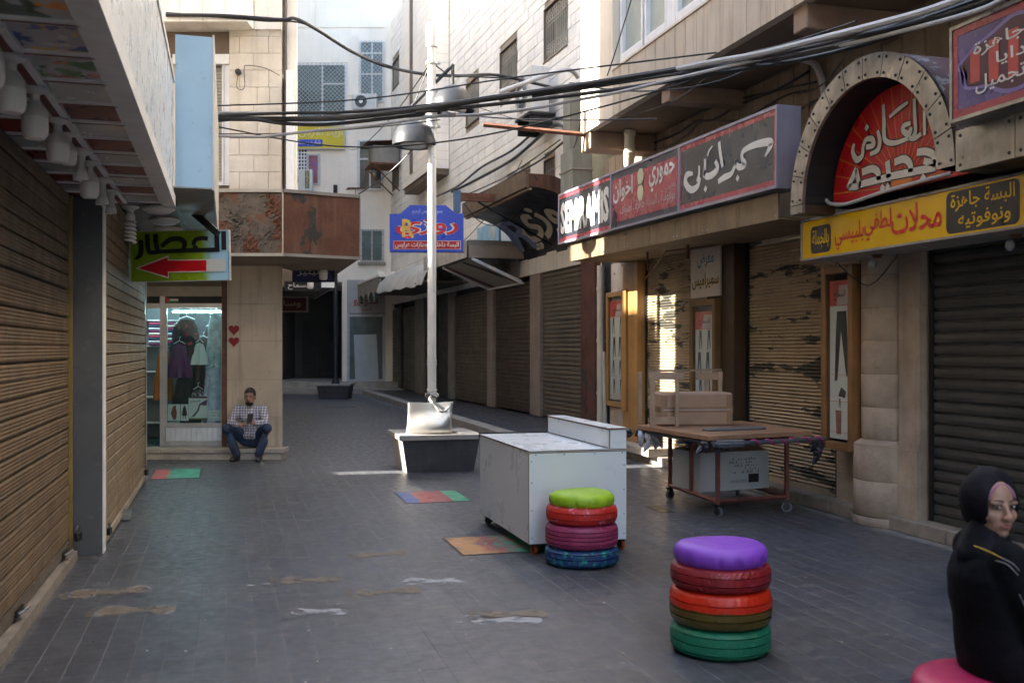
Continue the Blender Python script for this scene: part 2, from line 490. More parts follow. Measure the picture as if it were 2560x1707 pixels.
M_skin_g = mat('fair_skin', (0.30,0.175,0.125), 0.5, var=0.12, vs=14, bump=0.06, bs=160)

# ------------------------------------------------------------------ ground and paving
def tile_extra(N, L, pos, mix, ramp, noise, mapping, out):
    oi = N.new('ShaderNodeObjectInfo'); at = N.new('ShaderNodeAttribute'); at.attribute_name = 'rnd'
    ad = N.new('ShaderNodeMath'); ad.operation = 'ADD'; L.new(oi.outputs['Random'], ad.inputs[0]); L.new(at.outputs['Fac'], ad.inputs[1])
    fr = N.new('ShaderNodeMath'); fr.operation = 'FRACT'; L.new(ad.outputs[0], fr.inputs[0])
    mu = N.new('ShaderNodeMath'); mu.operation = 'MULTIPLY'; L.new(fr.outputs[0], mu.inputs[0]); mu.inputs[1].default_value = 0.42
    out = mix(mu.outputs[0], out, (0.040,0.043,0.056))
    # pale scuffs, dust and trodden dirt
    n1 = noise(0.9, 6.0); n2 = noise(7.0, 6.0); n3 = noise(0.45, 3.0)
    m1 = N.new('ShaderNodeMath'); m1.operation = 'MULTIPLY'; L.new(ramp(n1, 0.5, 0.72), m1.inputs[0]); m1.inputs[1].default_value = 0.4
    out = mix(m1.outputs[0], out, (0.17,0.165,0.16))
    m2 = N.new('ShaderNodeMath'); m2.operation = 'MULTIPLY'; L.new(ramp(n2, 0.58, 0.72), m2.inputs[0]); m2.inputs[1].default_value = 0.42
    out = mix(m2.outputs[0], out, (0.21,0.20,0.19))
    m3 = N.new('ShaderNodeMath'); m3.operation = 'MULTIPLY'; L.new(ramp(n3, 0.50, 0.66), m3.inputs[0]); m3.inputs[1].default_value = 0.72
    out = mix(m3.outputs[0], out, (0.034,0.031,0.030))
    n5 = noise(2.6, 7.0)
    m5 = N.new('ShaderNodeMath'); m5.operation = 'MULTIPLY'; L.new(ramp(n5, 0.56, 0.66), m5.inputs[0]); m5.inputs[1].default_value = 0.35
    out = mix(m5.outputs[0], out, (0.15,0.15,0.155))
    n6 = noise(1.7, 7.0, mapping((1.3,1,1)))
    m6 = N.new('ShaderNodeMath'); m6.operation = 'MULTIPLY'; L.new(ramp(n6, 0.57, 0.64), m6.inputs[0]); m6.inputs[1].default_value = 0.5
    out = mix(m6.outputs[0], out, (0.030,0.030,0.034))
    mp = mapping((2.2, 14, 1)); n4 = noise(1.0, 5.0, mp)
    m4 = N.new('ShaderNodeMath'); m4.operation = 'MULTIPLY'; L.new(ramp(n4, 0.55, 0.75), m4.inputs[0]); m4.inputs[1].default_value = 0.38
    return mix(m4.outputs[0], out, (0.20,0.195,0.19))
M_tile = mat('basalt_paver', (0.068,0.071,0.082), 0.42, var=0.16, vs=5.0, bump=0.10, bs=70, extra=tile_extra, rvar=0.14)
M_ground = mat('sandy_joint_bed', (0.155,0.15,0.145), 0.9, var=0.5, vs=1.4)

g = MB().add([(-400,-400,-0.0005),(400,-400,-0.0005),(400,400,-0.0005),(-400,400,-0.0005)], [(0,1,2,3)]).build('ground', M_ground)
tag(g, 'sandy bed under the grey street paving', kind='structure')
pav = link('pavement', None); tag(pav, 'dark blue-grey basalt paving of the pedestrian street', kind='structure')
TW, TL = 0.158, 0.60
tiles = []
ix = 0
x = -1.75
while x < 5.80:
    off = random.choice((0.0, 0.17, 0.26, 0.35)) + random.uniform(-0.03, 0.03)
    y = 1.6 - off
    while y < 40.5:
        x1 = x+TW; y1 = y+TL
        lim = 5.80 if y < 15.4 else 4.62
        if x1 <= lim+0.02: tiles.append((x, y))
        y += TL
    x += TW
def view_key(t):
    X_, Y_ = t[0]+TW/2, t[1]+TL/2
    d = X_*SA+Y_*CA; k = (X_*CA-Y_*SA)/max(d, .01)
    return d, abs(k)
near = sorted([t for t in tiles if view_key(t)[0] > 4.55 and view_key(t)[1] < 0.54], key=lambda t: view_key(t)[0])[:300]
nearset = set(near)
gp = 0.0019
gq = 0.0
def tile_shape(mb, x0, y0, w, l, z):
    a = 0.0006
    b = [(x0+gp,y0+gq,-0.005),(x0+w-gp,y0+gq,-0.005),(x0+w-gp,y0+l-gq,-0.005),(x0+gp,y0+l-gq,-0.005)]
    t = [(x0+gp+a,y0+gq+0.0003,z),(x0+w-gp-a,y0+gq+0.0003,z),(x0+w-gp-a,y0+l-gq-0.0003,z),(x0+gp+a,y0+l-gq-0.0003,z)]
    mb.add(b+t, [(4,5,6,7),(0,1,5,4),(1,2,6,5),(2,3,7,6),(3,0,4,7)])
tm = MB(); tile_shape(tm, -TW/2, -TL/2, TW, TL, 0.0)
tme = tm.mesh('paving_tile', M_tile)
for (x, y) in near:
    link('paving_tile', tme, pav, (x+TW/2, y+TL/2, random.uniform(0.0, 0.0006)), (random.uniform(-.0006,.0006), random.uniform(-.002,.002), 0))
rest = MB(); rn = []
for t in tiles:
    if t in nearset: continue
    tile_shape(rest, t[0], t[1], TW, TL, random.uniform(0.0, 0.001)); rn += [random.random()]*5
ro = rest.build('far_paving_tiles', M_tile, pav); ro['kind'] = 'stuff'
at = ro.data.attributes.new('rnd', 'FLOAT', 'FACE'); at.data.foreach_set('value', rn)

# painted footprints and scuffs of old paint on the paving
M_fp = worn_paint('worn_ochre_paint', (0.19,0.15,0.11), 0.58, 18)
M_fpw = worn_paint('worn_white_paint', (0.36,0.36,0.37), 0.52, 12)
M_fpb = worn_paint('worn_pale_outline_paint', (0.25,0.26,0.27), 0.50, 16)
def blob(mb, cx, cy, ang, pts, z):
    c, s = math.cos(ang), math.sin(ang)
    q = smooth_path([(*p, 0) for p in pts+[pts[0]]], 5)[:-1]
    n = len(mb.v)
    mb.add([(cx+p.x*c-p.y*s, cy+p.x*s+p.y*c, z) for p in q], [tuple(range(len(q)))])
def footprint(loc, ang, length, m, flip=1, toes=True, outline=None):
    k = length/0.62
    sole = [(0.30,0.0),(0.27,0.05),(0.16,0.055),(0.02,0.035),(-0.12,0.06),(-0.20,0.055),(-0.23,0.0),(-0.19,-0.055),(-0.08,-0.05),(0.06,-0.02),(0.18,-0.045),(0.27,-0.045)]
    sole = [(-x*k, y*k*flip*2.1) for x, y in sole]
    if outline:
        mb = MB(); blob(mb, loc[0], loc[1], ang, [(x*1.06, y*1.25) for x, y in sole], 0.0024); mb.build('painted_footprint', outline, pav)
    mb = MB(); blob(mb, loc[0], loc[1], ang, sole, 0.0036)
    if toes:
        for i in range(5):
            ty = (-0.055+0.027*i)*2.1*k*flip; tx = (0.255+0.03*math.sin(i*0.8))*k
            blob(mb, loc[0]+tx*math.cos(ang)-ty*math.sin(ang), loc[1]+tx*math.sin(ang)+ty*math.cos(ang), ang, [(0.05*k,0),(0,0.023*k),(-0.03*k,0),(0,-0.023*k)], 0.0036)
    mb.build('painted_footprint', m, pav)
footprint((-0.80,7.24), R(185), 0.58, M_fp, 1, True, M_fpb)
footprint((-0.585,6.68), R(171), 0.55, M_fp, -1, True, M_fpb)
footprint((1.157,7.98), R(183), 0.48, M_fp, 1)
footprint((0.54,7.216), R(176.6), 0.51, M_fp, 1)
footprint((1.022,6.728), R(177), 0.53, M_fp, -1)
footprint((0.526,6.33), R(164), 0.42, M_fpw, -1, False)
footprint((1.375,6.95), R(170), 0.52, M_fpw, 1)
footprint((1.674,5.94), R(166), 0.50, M_fp, -1)
footprint((1.588,5.83), R(163), 0.53, M_fpw, -1)
footprint((0.20,7.17), R(180), 0.20, M_fpw, 1, False)

# painted access covers let into the paving
def paint_mat(name, bands, warp=0.25, sc=3.0, x0=0.0, x1=1.0):
    def ex(N, L, pos, mix, ramp, noise, mapping, out):
        sx = N.new('ShaderNodeSeparateXYZ'); L.new(pos, sx.inputs[0])
        mr = N.new('ShaderNodeMapRange'); mr.inputs[1].default_value = x0; mr.inputs[2].default_value = x1; L.new(sx.outputs[0], mr.inputs[0])
        nz = noise(sc, 3.0)
        m1 = N.new('ShaderNodeMath'); m1.operation = 'MULTIPLY_ADD'; L.new(nz, m1.inputs[0]); m1.inputs[1].default_value = warp; m1.inputs[2].default_value = -warp/2
        ad = N.new('ShaderNodeMath'); ad.operation = 'ADD'; L.new(mr.outputs[0], ad.inputs[0]); L.new(m1.outputs[0], ad.inputs[1])
        cr = N.new('ShaderNodeValToRGB'); L.new(ad.outputs[0], cr.inputs[0])
        e = cr.color_ramp.elements
        while len(e) > 1: e.remove(e[-1])
        e[0].position = bands[0][0]; e[0].color = (*lin(bands[0][1]), 1)
        for p_, c_ in bands[1:]:
            q = e.new(p_); q.color = (*lin(c_), 1)
        worn = noise(9.0, 6.0)
        dull = mix(0.30, cr.outputs[0], (0.10,0.10,0.10))
        return mix(ramp(worn, 0.50, 0.70), dull, (0.10,0.095,0.095))
    return mat(name, (0.3,0.3,0.3), 0.55, extra=ex)
M_cov1 = paint_mat('cover_paint_blue_red_green', [(0.0,'#3b5aa8'),(0.2,'#4a62a0'),(0.24,'#c05040'),(0.5,'#b8483c'),(0.72,'#a03040'),(0.76,'#28a878'),(1.0,'#2bb080')], 0.12, 3, 1.84, 2.53)
M_cov2 = paint_mat('cover_paint_orange_swirls_green', [(0.0,'#c8883c'),(0.30,'#c88a40'),(0.36,'#b04840'),(0.42,'#c07a40'),(0.50,'#a83c48'),(0.56,'#30a87c'),(0.64,'#b04048'),(0.70,'#34a880'),(1.0,'#2fae84')], 0.75, 4.5, 1.80, 2.55)
M_cov3 = paint_mat('cover_paint_red_green', [(0.0,'#b84038'),(0.40,'#c04838'),(0.47,'#2aa47c'),(1.0,'#2db086')], 0.08, 3, -1.05, -0.36)
def cover(label, x0, x1, y0, y1, m):
    t = thing('painted_access_cover', label, 'access cover', ((x0+x1)/2, (y0+y1)/2, 0))
    w, h = (x1-x0)/2, (y1-y0)/2
    MB().box(-w, w, -h, h, -0.004, 0.0045).build('plate', m, t)
    r = MB()
    for a in (-1, 1):
        r.box(-w-0.022, w+0.022, a*(h+0.012)-0.010, a*(h+0.012)+0.010, -0.004, 0.0035)
        r.box(a*(w+0.012)-0.010, a*(w+0.012)+0.010, -h-0.0015, h+0.0015, -0.004, 0.0032)
    r.build('rim', M_darkmetal, t)
cover('access cover painted blue, red and green in front of the planter', 1.84, 2.53, 10.5, 11.3, M_cov1)
cover('access cover painted with orange and green swirls beside the white cart', 1.81, 2.55, 7.75, 8.47, M_cov2)
cover('access cover painted red and green by the tan shutter', -0.94, -0.36, 13.32, 14.33, M_cov3)
t = thing('drain_cover', 'small dark square drain cover in the paving by the trolley', 'drain cover', (4.26, 9.40, 0))
MB().box(-0.08, 0.08, -0.2, 0.2, -0.003, 0.004).build('plate', M_darkmetal, t)
t = thing('drain_grate', 'long dark drain grate in front of the far planter', 'drain cover', (3.0, 28.2, 0))
MB().box(-0.48, 0.48, -0.09, 0.09, -0.003, 0.005).build('plate', M_darkmetal, t)

# litter: scraps of paper and dry leaves on the paving
random.seed(31)
lt_ = MB()
for k in range(170):
    X_, Y_ = random.uniform(-0.9, 5.5), random.uniform(4.6, 16)
    if random.random() < 0.45: X_, Y_ = random.uniform(-0.5, 4.5), random.uniform(4.8, 8.5)
    r_ = random.choice((0.004, 0.006, 0.008, 0.012))
    q_ = [(X_+r_*random.uniform(0.5,1.3)*math.cos(a_), Y_+r_*random.uniform(0.5,1.3)*math.sin(a_)*1.5, 0.003+random.uniform(0, 0.004)) for a_ in (0.3, 1.6, 2.9, 4.1, 5.3)]
    lt_.add(q_, [(0,1,2,3,4)])
lo_ = lt_.build('litter', mat('paper_scrap', (0.45,0.44,0.42), 0.8, var=0.4, vs=9)); tag(lo_, 'tiny scraps of paper scattered over the paving', 'litter', kind='stuff')
lf_ = MB()
for k in range(40):
    X_, Y_ = random.choice(((random.uniform(-0.85,-0.5), random.uniform(5,13)), (random.uniform(4.0,5.6), random.uniform(7,11)), (random.uniform(0,4), random.uniform(5,12))))
    r_ = random.uniform(0.008, 0.02); t_ = random.uniform(0, 6)
    lf_.add([(X_+r_*math.cos(t_+a_)*s_, Y_+r_*math.sin(t_+a_)*s_, 0.003+z_) for a_, s_, z_ in ((0,1,0.004),(1.4,0.4,0.0),(3.1,0.9,0.006),(4.8,0.4,0.0))], [(0,1,2,3)])
lo_ = lf_.build('dry_leaves', mat('dry_leaf', (0.14,0.085,0.03), 0.8, var=0.4, vs=9)); tag(lo_, 'small dry leaves and dark crumbs on the paving', 'litter', kind='stuff')
# ================================================================== left building: shutters, awning, bulbs
lb = thing('shuttered_building', 'tall building with tan roller shutters and a deep awning along the street', 'building', (-1.3, 5, 0))
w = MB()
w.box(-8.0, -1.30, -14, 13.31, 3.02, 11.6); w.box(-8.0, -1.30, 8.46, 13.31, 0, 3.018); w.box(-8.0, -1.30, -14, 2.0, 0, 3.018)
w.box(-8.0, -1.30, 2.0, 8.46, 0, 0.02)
w.build('wall', mat('beige_plaster', (0.42,0.38,0.33), 0.85, var=0.15, streak=0.4), lb, world=True)  # dull beige plaster with streaks over the whole wall
MB().box(-1.34, -1.26, 2.0, 8.46, 0.02, 3.02).build('back_panel', M_black, lb, world=True)
o = lb.location
def L2(x, y, z): return (x-o[0], y-o[1], z-o[2])
MB().box(-1.30, -0.972, 8.60, 8.80, 0, 3.0).build('pilaster', mat('dark_grey_pilaster_paint', (0.082,0.084,0.092), 0.5, var=0.15, vs=3, spots=0.25, spotcol=(0.22,0.22,0.24)), lb, world=True)
MB().box(-0.972, -0.964, 8.612, 8.79, 0, 2.998).build('pilaster_trim', M_white, lb, world=True)
MB().box(-1.30, -1.17, 8.40, 8.458, 0, 2.84).build('guide_channel', mat('mustard_paint', (0.22,0.155,0.035), 0.5), lb, world=True)
MB().box(-1.30, -1.19, 8.462, 8.597, 0, 2.90).build('guide_channel', M_black, lb, world=True)
# shutters: local x runs away from the camera, front faces the street
shutter(lb, L2(-1.20, 2.4, 0), R(90), 5.98, 0.10, 2.82, 0.108, 'ribbed', M_shut_tan, bottom=mat('shutter_base_bar', (0.16,0.13,0.10), 0.5, 0.4, var=0.25))
shutter(lb, L2(-0.995, 8.84, 0), R(90), 4.19, 0.04, 3.0, 0.100, 'ribbed', M_shut_tan2, bottom=mat('shutter_base_bar_pale', (0.36,0.31,0.24), 0.55, 0.2, var=0.2))
MB().box(-1.26, -1.13, 2.4, 8.40, 0, 0.075).build('threshold', M_kerb, lb, world=True)
MB().box(-1.29, -0.99, 13.035, 13.31, 0, 3.0).build('corner_post', M_darkmetal, lb, world=True)
MB().box(-8.0, -0.985, 13.312, 13.34, 0.0, 11.6).build('end_facing', M_creamrender, lb, world=True)
# padlocks and hasps along the shutter bottoms
def padlock(name, label, loc, s=1.0, rz=0):
    t = thing(name, label, 'padlock', loc, rz, 'padlocks on the left shutters')
    MB().box(-0.034*s, 0.034*s, -0.014*s, 0.014*s, -0.03*s, 0.03*s).build('body', M_darkmetal, t, bevel=0.004)
    MB().tube([(-0.021*s,0,0.028*s)]+[(-0.021*s*math.cos(PI*i/8), 0, (0.05+0.024*math.sin(PI*i/8))*s) for i in range(9)]+[(0.021*s,0,0.028*s)], 0.0055*s, 6).build('shackle', M_steel, t, smooth=True)
padlock('padlock', 'black padlock hanging at the foot of the dark grey pilaster', (-1.12, 8.36, 0.19), 1.1, R(70))
padlock('padlock', 'padlock at the near lower corner of the far tan shutter', (-0.955, 8.95, 0.12), 1.0, R(80))
padlock('padlock', 'padlock at the far lower corner of the far tan shutter', (-0.955, 12.9, 0.14), 1.1, R(80))
for nm, yy, lab in (('hasp', 6.35, 'rusty hasp and bolt low on the near tan shutter'), ('hasp', 8.05, 'steel hasp low on the near tan shutter beside the padlock')):
    t = thing(nm, lab, 'hasp', (-1.17, yy, 0.12))
    MB().box(0.0, 0.012, -0.09, 0.09, -0.02, 0.025).build('plate', M_darkmetal, t)
    MB().tube([(0.01,-0.05,0.0),(0.04,-0.04,0.02),(0.05,0.03,0.02),(0.01,0.05,0.0)], 0.009, 8).build('staple', M_steel, t, smooth=True)
t = thing('bolt_bracket', 'small steel floor bracket under the far tan shutter', 'hasp', (-0.95, 10.25, 0.06))
MB().box(-0.03,0.05,-0.08,0.08,-0.05,-0.03).box(-0.03,0.05,-0.08,-0.06,-0.03,0.03).box(-0.03,0.05,0.06,0.08,-0.03,0.03).build('bracket', M_steel, t)

# awning with tiled soffit and printed lightbox front
aw = thing('shop_awning', 'deep white shop awning with coloured soffit panels above the near shutter', 'awning', (-0.85, 5.4, 2.84))
MB().box(-1.29, -0.46, 1.0, 8.80, 2.90, 3.90).build('carcass', M_darkmetal, aw, world=True)
def faded(N, L, pos, mix, ramp, noise, mapping, out):
    n = noise(1.0, 3.0, mapping((1, 1.0, 1.6)))
    out = mix(ramp(n, 0.60, 0.70), out, (0.42,0.47,0.50))
    n = noise(1.0, 2.0, mapping((1, 1.7, 3.0)))
    out = mix(ramp(n, 0.68, 0.70), out, (0.40,0.16,0.22))
    n = noise(1.0, 2.0, mapping((1.3, 1.4, 2.6)))
    return mix(ramp(n, 0.70, 0.72), out, (0.30,0.33,0.36))
MB().box(-0.458, -0.440, 1.0, 8.82, 2.93, 3.88).build('front_panel', mat('faded_white_banner', (0.60,0.63,0.64), 0.3, var=0.06, extra=faded), aw, world=True)
fm = MB(); fm.box(-0.52, -0.425, 1.0, 8.835, 2.84, 2.928); fm.box(-0.47, -0.430, 1.0, 8.835, 3.882, 3.93)
fm.build('edge_trim', M_white, aw, world=True)
tiles_ = [('#2c4a35','#c87a20'),('#8a5a74','#2d5a40'),('#3f7a3a','#b05030'),('#2a3f88','#d0a820')]
M_tred = mat('dark_red_tile', (0.16,0.012,0.012), 0.3, var=0.2, spec=0.25); M_twh = mat('white_tile', (0.46,0.45,0.42), 0.2, var=0.1)
def pic(i, a, b):
    def ex(N, L, pos, mix, ramp, noise, mapping, out):
        n = noise(4.2+i*0.6, 2.0)
        out = mix(ramp(n, 0.52, 0.54), out, lin(a)); n2 = noise(5.5+i, 2.0)
        return mix(ramp(n2, 0.57, 0.585), out, lin(b))
    return mat('printed_tile_%s' % 'abcdef'[i], (0.38,0.37,0.40), 0.2, extra=ex)
rows = []; yy = 8.74; rowl = 0.43; j = 0
strip = MB()
while yy > 1.4:
    y0 = yy-rowl
    for k, (xa, xb) in enumerate(((-1.245,-0.905),(-0.795,-0.545))):
        if j < 9: m_ = M_tred if (j+k) % 2 == 0 else M_twh
        else: m_ = pic((j+k) % 4, *tiles_[(j+k) % 4])
        MB().box(xa, xb, y0+0.03, yy-0.03, 2.862, 2.872).build('soffit_tile', m_, aw, world=True)
    strip.box(-1.25, -0.53, yy-0.026, yy+0.026, 2.850, 2.868)
    yy = y0; j += 1
strip.box(-0.90, -0.80, 1.0, 8.79, 2.846, 2.874); strip.box(-1.285, -1.248, 1.0, 8.79, 2.846, 2.874)
strip.box(-0.542,-0.522,1.0,8.79,2.847,2.873)
strip.build('soffit_strip', M_white, aw, world=True)
st2 = MB(); st2.box(-0.868, -0.832, 1.0, 8.79, 2.841, 2.845)
yy = 8.74
while yy > 1.4: st2.box(-1.25, -0.902, yy-0.006, yy+0.006, 2.8455, 2.8495); st2.box(-0.798, -0.53, yy-0.006, yy+0.006, 2.8455, 2.8495); yy -= rowl
st2.build('red_trim', mat('dark_red_trim', (0.12,0.02,0.02), 0.4), aw, world=True)
# bulbs hanging from the awning
def bulb(label, loc, kind='led', s=1.0, group='bulbs hanging under the awning'):
    t = thing('light_bulb', label, 'light bulb', loc, 0, group)
    MB().lathe([(0.0,0.0),(0.055*s,0.0),(0.055*s,-0.012*s),(0.022*s,-0.03*s),(0.021*s,-0.06*s),(0.0,-0.06*s)], 16).build('socket', M_bulbneck, t, smooth=True)
    if kind == 'led':
        MB().lathe([(0.018*s,-0.055*s),(0.03*s,-0.08*s),(0.054*s,-0.105*s),(0.058*s,-0.13*s),(0.058*s,-0.135*s)], 20).build('collar', M_bulbneck, t, smooth=True)
        MB().lathe([(0.0575*s,-0.135*s),(0.0585*s,-0.19*s),(0.054*s,-0.215*s),(0.042*s,-0.232*s),(0.0,-0.238*s)], 20).build('globe', M_bulb, t, smooth=True)
    elif kind == 'pear':
        MB().lathe([(0.016*s,-0.055*s),(0.022*s,-0.085*s),(0.030*s,-0.11*s)], 16).build('collar', M_bulbneck, t, smooth=True)
        MB().lathe([(0.030*s,-0.11*s)]+[(0.036*s*math.sin(R(a)), (-0.135-0.034*-math.cos(R(a))*-1)*s) for a in (70,90,110,130,150,170)]+[(0.0,-0.171*s)], 16).build('globe', M_bulb, t, smooth=True)
    else:
        MB().lathe([(0.018*s,-0.05*s),(0.03*s,-0.06*s),(0.03*s,-0.10*s),(0.0,-0.10*s)], 16).build('collar', M_bulbneck, t, smooth=True)
        MB().tube([(0.033*s*math.cos(i*0.5), 0.033*s*math.sin(i*0.5), (-0.105-0.0022*i)*s) for i in range(66)], 0.0075*s, 6).build('spiral_tube', M_bulb, t, smooth=True)
    return t
BUL = [(4.05,'led',1.0,'big LED bulb nearest the camera, cut off by the frame'),(4.46,'led',1.0,'big LED bulb second from the near end of the awning'),
       (4.98,'led',1.0,'big LED bulb third from the near end of the awning'),(5.62,'led',0.97,'big LED bulb with ribbed neck in mid awning, third to hang in full view'),
       (5.98,'led',0.75,'small LED bulb right behind the ribbed big one'),(6.45,'pear',1.25,'pear-shaped bulb between two larger bulbs'),
       (6.85,'led',1.0,'big LED bulb farthest from the camera under the awning'),(7.5,'pear',1.25,'pear-shaped bulb just behind the farthest big one'),(8.05,'pear',1.2,'last pear-shaped bulb at the far end of the awning')]
for yy, k_, s_, lab in BUL: bulb(lab, (-0.85, yy, 2.84), k_, s_)
bulb('white spiral energy-saving lamp hanging past the awning end', (-0.80, 9.05, 2.86), 'cfl', 1.25)

# second canopy: blue-ended lightbox with white street face, soffit with round lights
lbx = thing('projecting_lightbox', 'tall lightbox with pale blue end and dirty white street face', 'sign', (-0.27, 11, 3.02))
MB().box(-0.43, -0.128, 8.90, 13.0, 3.02, 4.31).build('box', mat('pale_blue_paint', (0.30,0.46,0.60), 0.5, var=0.08, vs=2, chip=(0.07,0.07,0.09), cth=0.66, cs=2.6, spots=0.3, spotcol=(0.12,0.14,0.2)), lbx, world=True)
MB().box(-0.127, -0.112, 8.895, 13.0, 3.0, 4.33).build('face', mat('dirty_white_sign_face', (0.58,0.55,0.50), 0.5, var=0.12, vs=1.5, streak=0.4, scol=(0.4,0.3,0.22)), lbx, world=True)
cn2 = thing('shop_canopy', 'grey canopy with round lights over the far tan shutter', 'awning', (-0.55, 11, 3.0))
MB().box(-1.29, -0.13, 8.86, 13.0, 3.004, 3.016).build('soffit', mat('grey_soffit', (0.20,0.20,0.19), 0.5, var=0.15, vs=2), cn2, world=True)
sr = MB()
for xx in (-0.46, -0.72, -0.98): sr.box(xx-0.008, xx+0.008, 8.88, 12.98, 2.997, 3.0035)
sr.build('soffit_rib', M_darkmetal, cn2, world=True)
for yy, lab in ((10.1,'round flush ceiling light nearest the awning'),(11.0,'middle one of three round flush ceiling lights'),(11.8,'round flush ceiling light farthest under the canopy')):
    t = thing('ceiling_light', lab, 'ceiling light', (-0.64, yy, 3.0), 0, 'round ceiling lights')
    MB().lathe([(0.0,0),(0.15,0),(0.152,-0.02),(0.135,-0.035),(0.125,-0.036)], 28).build('rim', M_white, t, smooth=True)
    MB().lathe([(0.125,-0.036),(0.11,-0.052),(0.07,-0.062),(0.0,-0.066)], 28).build('diffuser', M_bulb, t, smooth=True)
# green arrow sign
M_gs = None
def green(N, L, pos, mix, ramp, noise, mapping, out):
    tc = N.new('ShaderNodeTexCoord'); sx = N.new('ShaderNodeSeparateXYZ'); L.new(tc.outputs['Object'], sx.inputs[0])
    n = noise(7.0, 2.0); a = N.new('ShaderNodeMath'); a.operation = 'MULTIPLY_ADD'; L.new(n, a.inputs[0]); a.inputs[1].default_value = 0.10; L.new(sx.outputs[0], a.inputs[2])
    out = mix(ramp(a.outputs[0], 0.70, 0.86), out, lin('#8fb428'))
    return mix(ramp(a.outputs[0], 0.80, 0.90), out, lin('#a9cfdc'))
x_, y_ = cf(-3.945, 10.3)
gs = signbox('hanging_arrow_sign', 'green hanging sign with black Arabic lettering and red arrow pointing at the shutters', 1.026, 0.525, 0.06, (x_, y_, 2.335), 0, mat('green_sign_print', lin('#7d9a18'), 0.3, var=0.08, extra=green), M_alupaint, 0.006, rot=(0, R(-1.1), -YAW))
ribbon(gs, 'lettering', [
    [(0.975,0.315,0.05),(0.975,0.42,0.05),(0.975,0.505,0.05)],
    [(0.905,0.505,0.05),(0.905,0.40,0.05),(0.905,0.318,0.05)],
    [(0.93,0.318,0.045),(0.80,0.316,0.045),(0.68,0.316,0.045),(0.55,0.314,0.045),(0.40,0.310,0.045),(0.27,0.305,0.045)],
    [(0.66,0.365,0.04),(0.68,0.42,0.045),(0.75,0.44,0.045),(0.81,0.43,0.045)],
    [(0.66,0.36,0.04),(0.70,0.335,0.04)],
    [(0.555,0.33,0.045),(0.57,0.39,0.05),(0.52,0.435,0.05),(0.42,0.43,0.05),(0.33,0.36,0.045)],
    [(0.27,0.49,0.05),(0.275,0.40,0.05),(0.29,0.31,0.05)],
    [(0.185,0.49,0.05),(0.19,0.36,0.05),(0.21,0.305,0.045),(0.27,0.303,0.045)],
    [(0.115,0.43,0.05),(0.12,0.34,0.052),(0.105,0.27,0.045),(0.05,0.235,0.02)]], M_signblack, -0.014)
flat(gs, 'arrow_outline', [(0.055,0.142),(0.40,0.266),(0.40,0.222),(0.985,0.222),(0.985,0.090),(0.40,0.090),(0.40,0.028)], M_signwhite, -0.0135)
flat(gs, 'arrow', [(0.085,0.142),(0.393,0.250),(0.393,0.213),(0.79,0.211),(0.79,0.101),(0.393,0.099),(0.393,0.045)], M_redsat, -0.0145)
t = thing('floodlight', 'small black floodlight on a bent arm above the green sign', 'floodlight', (*cf(-3.13, 10.15), 2.95), -YAW)
MB().hexa([(-0.16,-0.05,0.08),(-0.13,-0.05,0.14),(-0.13,0.05,0.14),(-0.16,0.05,0.08)], [(0.12,-0.05,-0.16),(0.15,-0.05,-0.10),(0.15,0.05,-0.10),(0.12,0.05,-0.16)]).build('housing', M_darkmetal, t)
MB().tube([(-0.15,0,0.11),(-0.26,0,0.16),(-0.40,0.02,0.26)], 0.008, 6).build('arm', M_black, t)
# ================================================================== corner building with the lit shop window
cbx, cby = cf(-3.477, 15.05)
cb = thing('corner_building', 'pale stone corner building with rusty canopy and lit shop window', 'building', (cbx, cby, 0), -YAW)
ms = MB()
def slant(x0, y0, y1, z0, z1):            # block whose right side runs back along the street
    xr = lambda y: -0.05-0.2853*y
    b = [(x0,y0),(xr(y0),y0),(xr(y1),y1),(x0,y1)]
    ms.hexa([(x,y,z0) for x,y in b], [(x,y,z1) for x,y in b])
slant(-12, 1.75, 3.6, 0, 13.6); ms.box(-12, -0.80, 0.22, 1.749, 2.92, 13.6); slant(-0.798, 0.16, 1.749, 2.92, 13.6)
ms.box(-12, -2.75, 0.2, 1.749, 0, 2.918)
ms.build('wall', M_creamrender, cb)
side = MB(); side.box(-9, 0.62, 18.4, 29, 0, 14.4); side.box(-9, 0.62, 29.002, 47, 0, 18.5)
side.build('side_wall', M_creamrender, cb, world=True)
# pillar of marble slabs
zs = [0.168, 0.61, 1.18, 1.759, 2.327, 2.92]
for i in range(5):
    MB().box(-0.834, 0.0, 0.0, 0.03, zs[i]+0.002, zs[i+1]-0.002).build('marble_slab', M_marble, cb, bevel=0.002)
    q_ = [(-0.03,0.032),(-0.009,0.032),(-0.265,0.9),(-0.29,0.9)]
    MB().hexa([(x,y,zs[i]+0.002) for x,y in q_], [(x,y,zs[i+1]-0.002) for x,y in q_]).build('marble_slab', M_marble, cb)
MB().hexa([(-0.83,0.032,0.1),(-0.04,0.032,0.1),(-0.54,1.748,0.1),(-0.83,1.748,0.1)], [(-0.83,0.032,2.919),(-0.04,0.032,2.919),(-0.54,1.748,2.919),(-0.83,1.748,2.919)]).build('pillar_core', M_joint, cb)
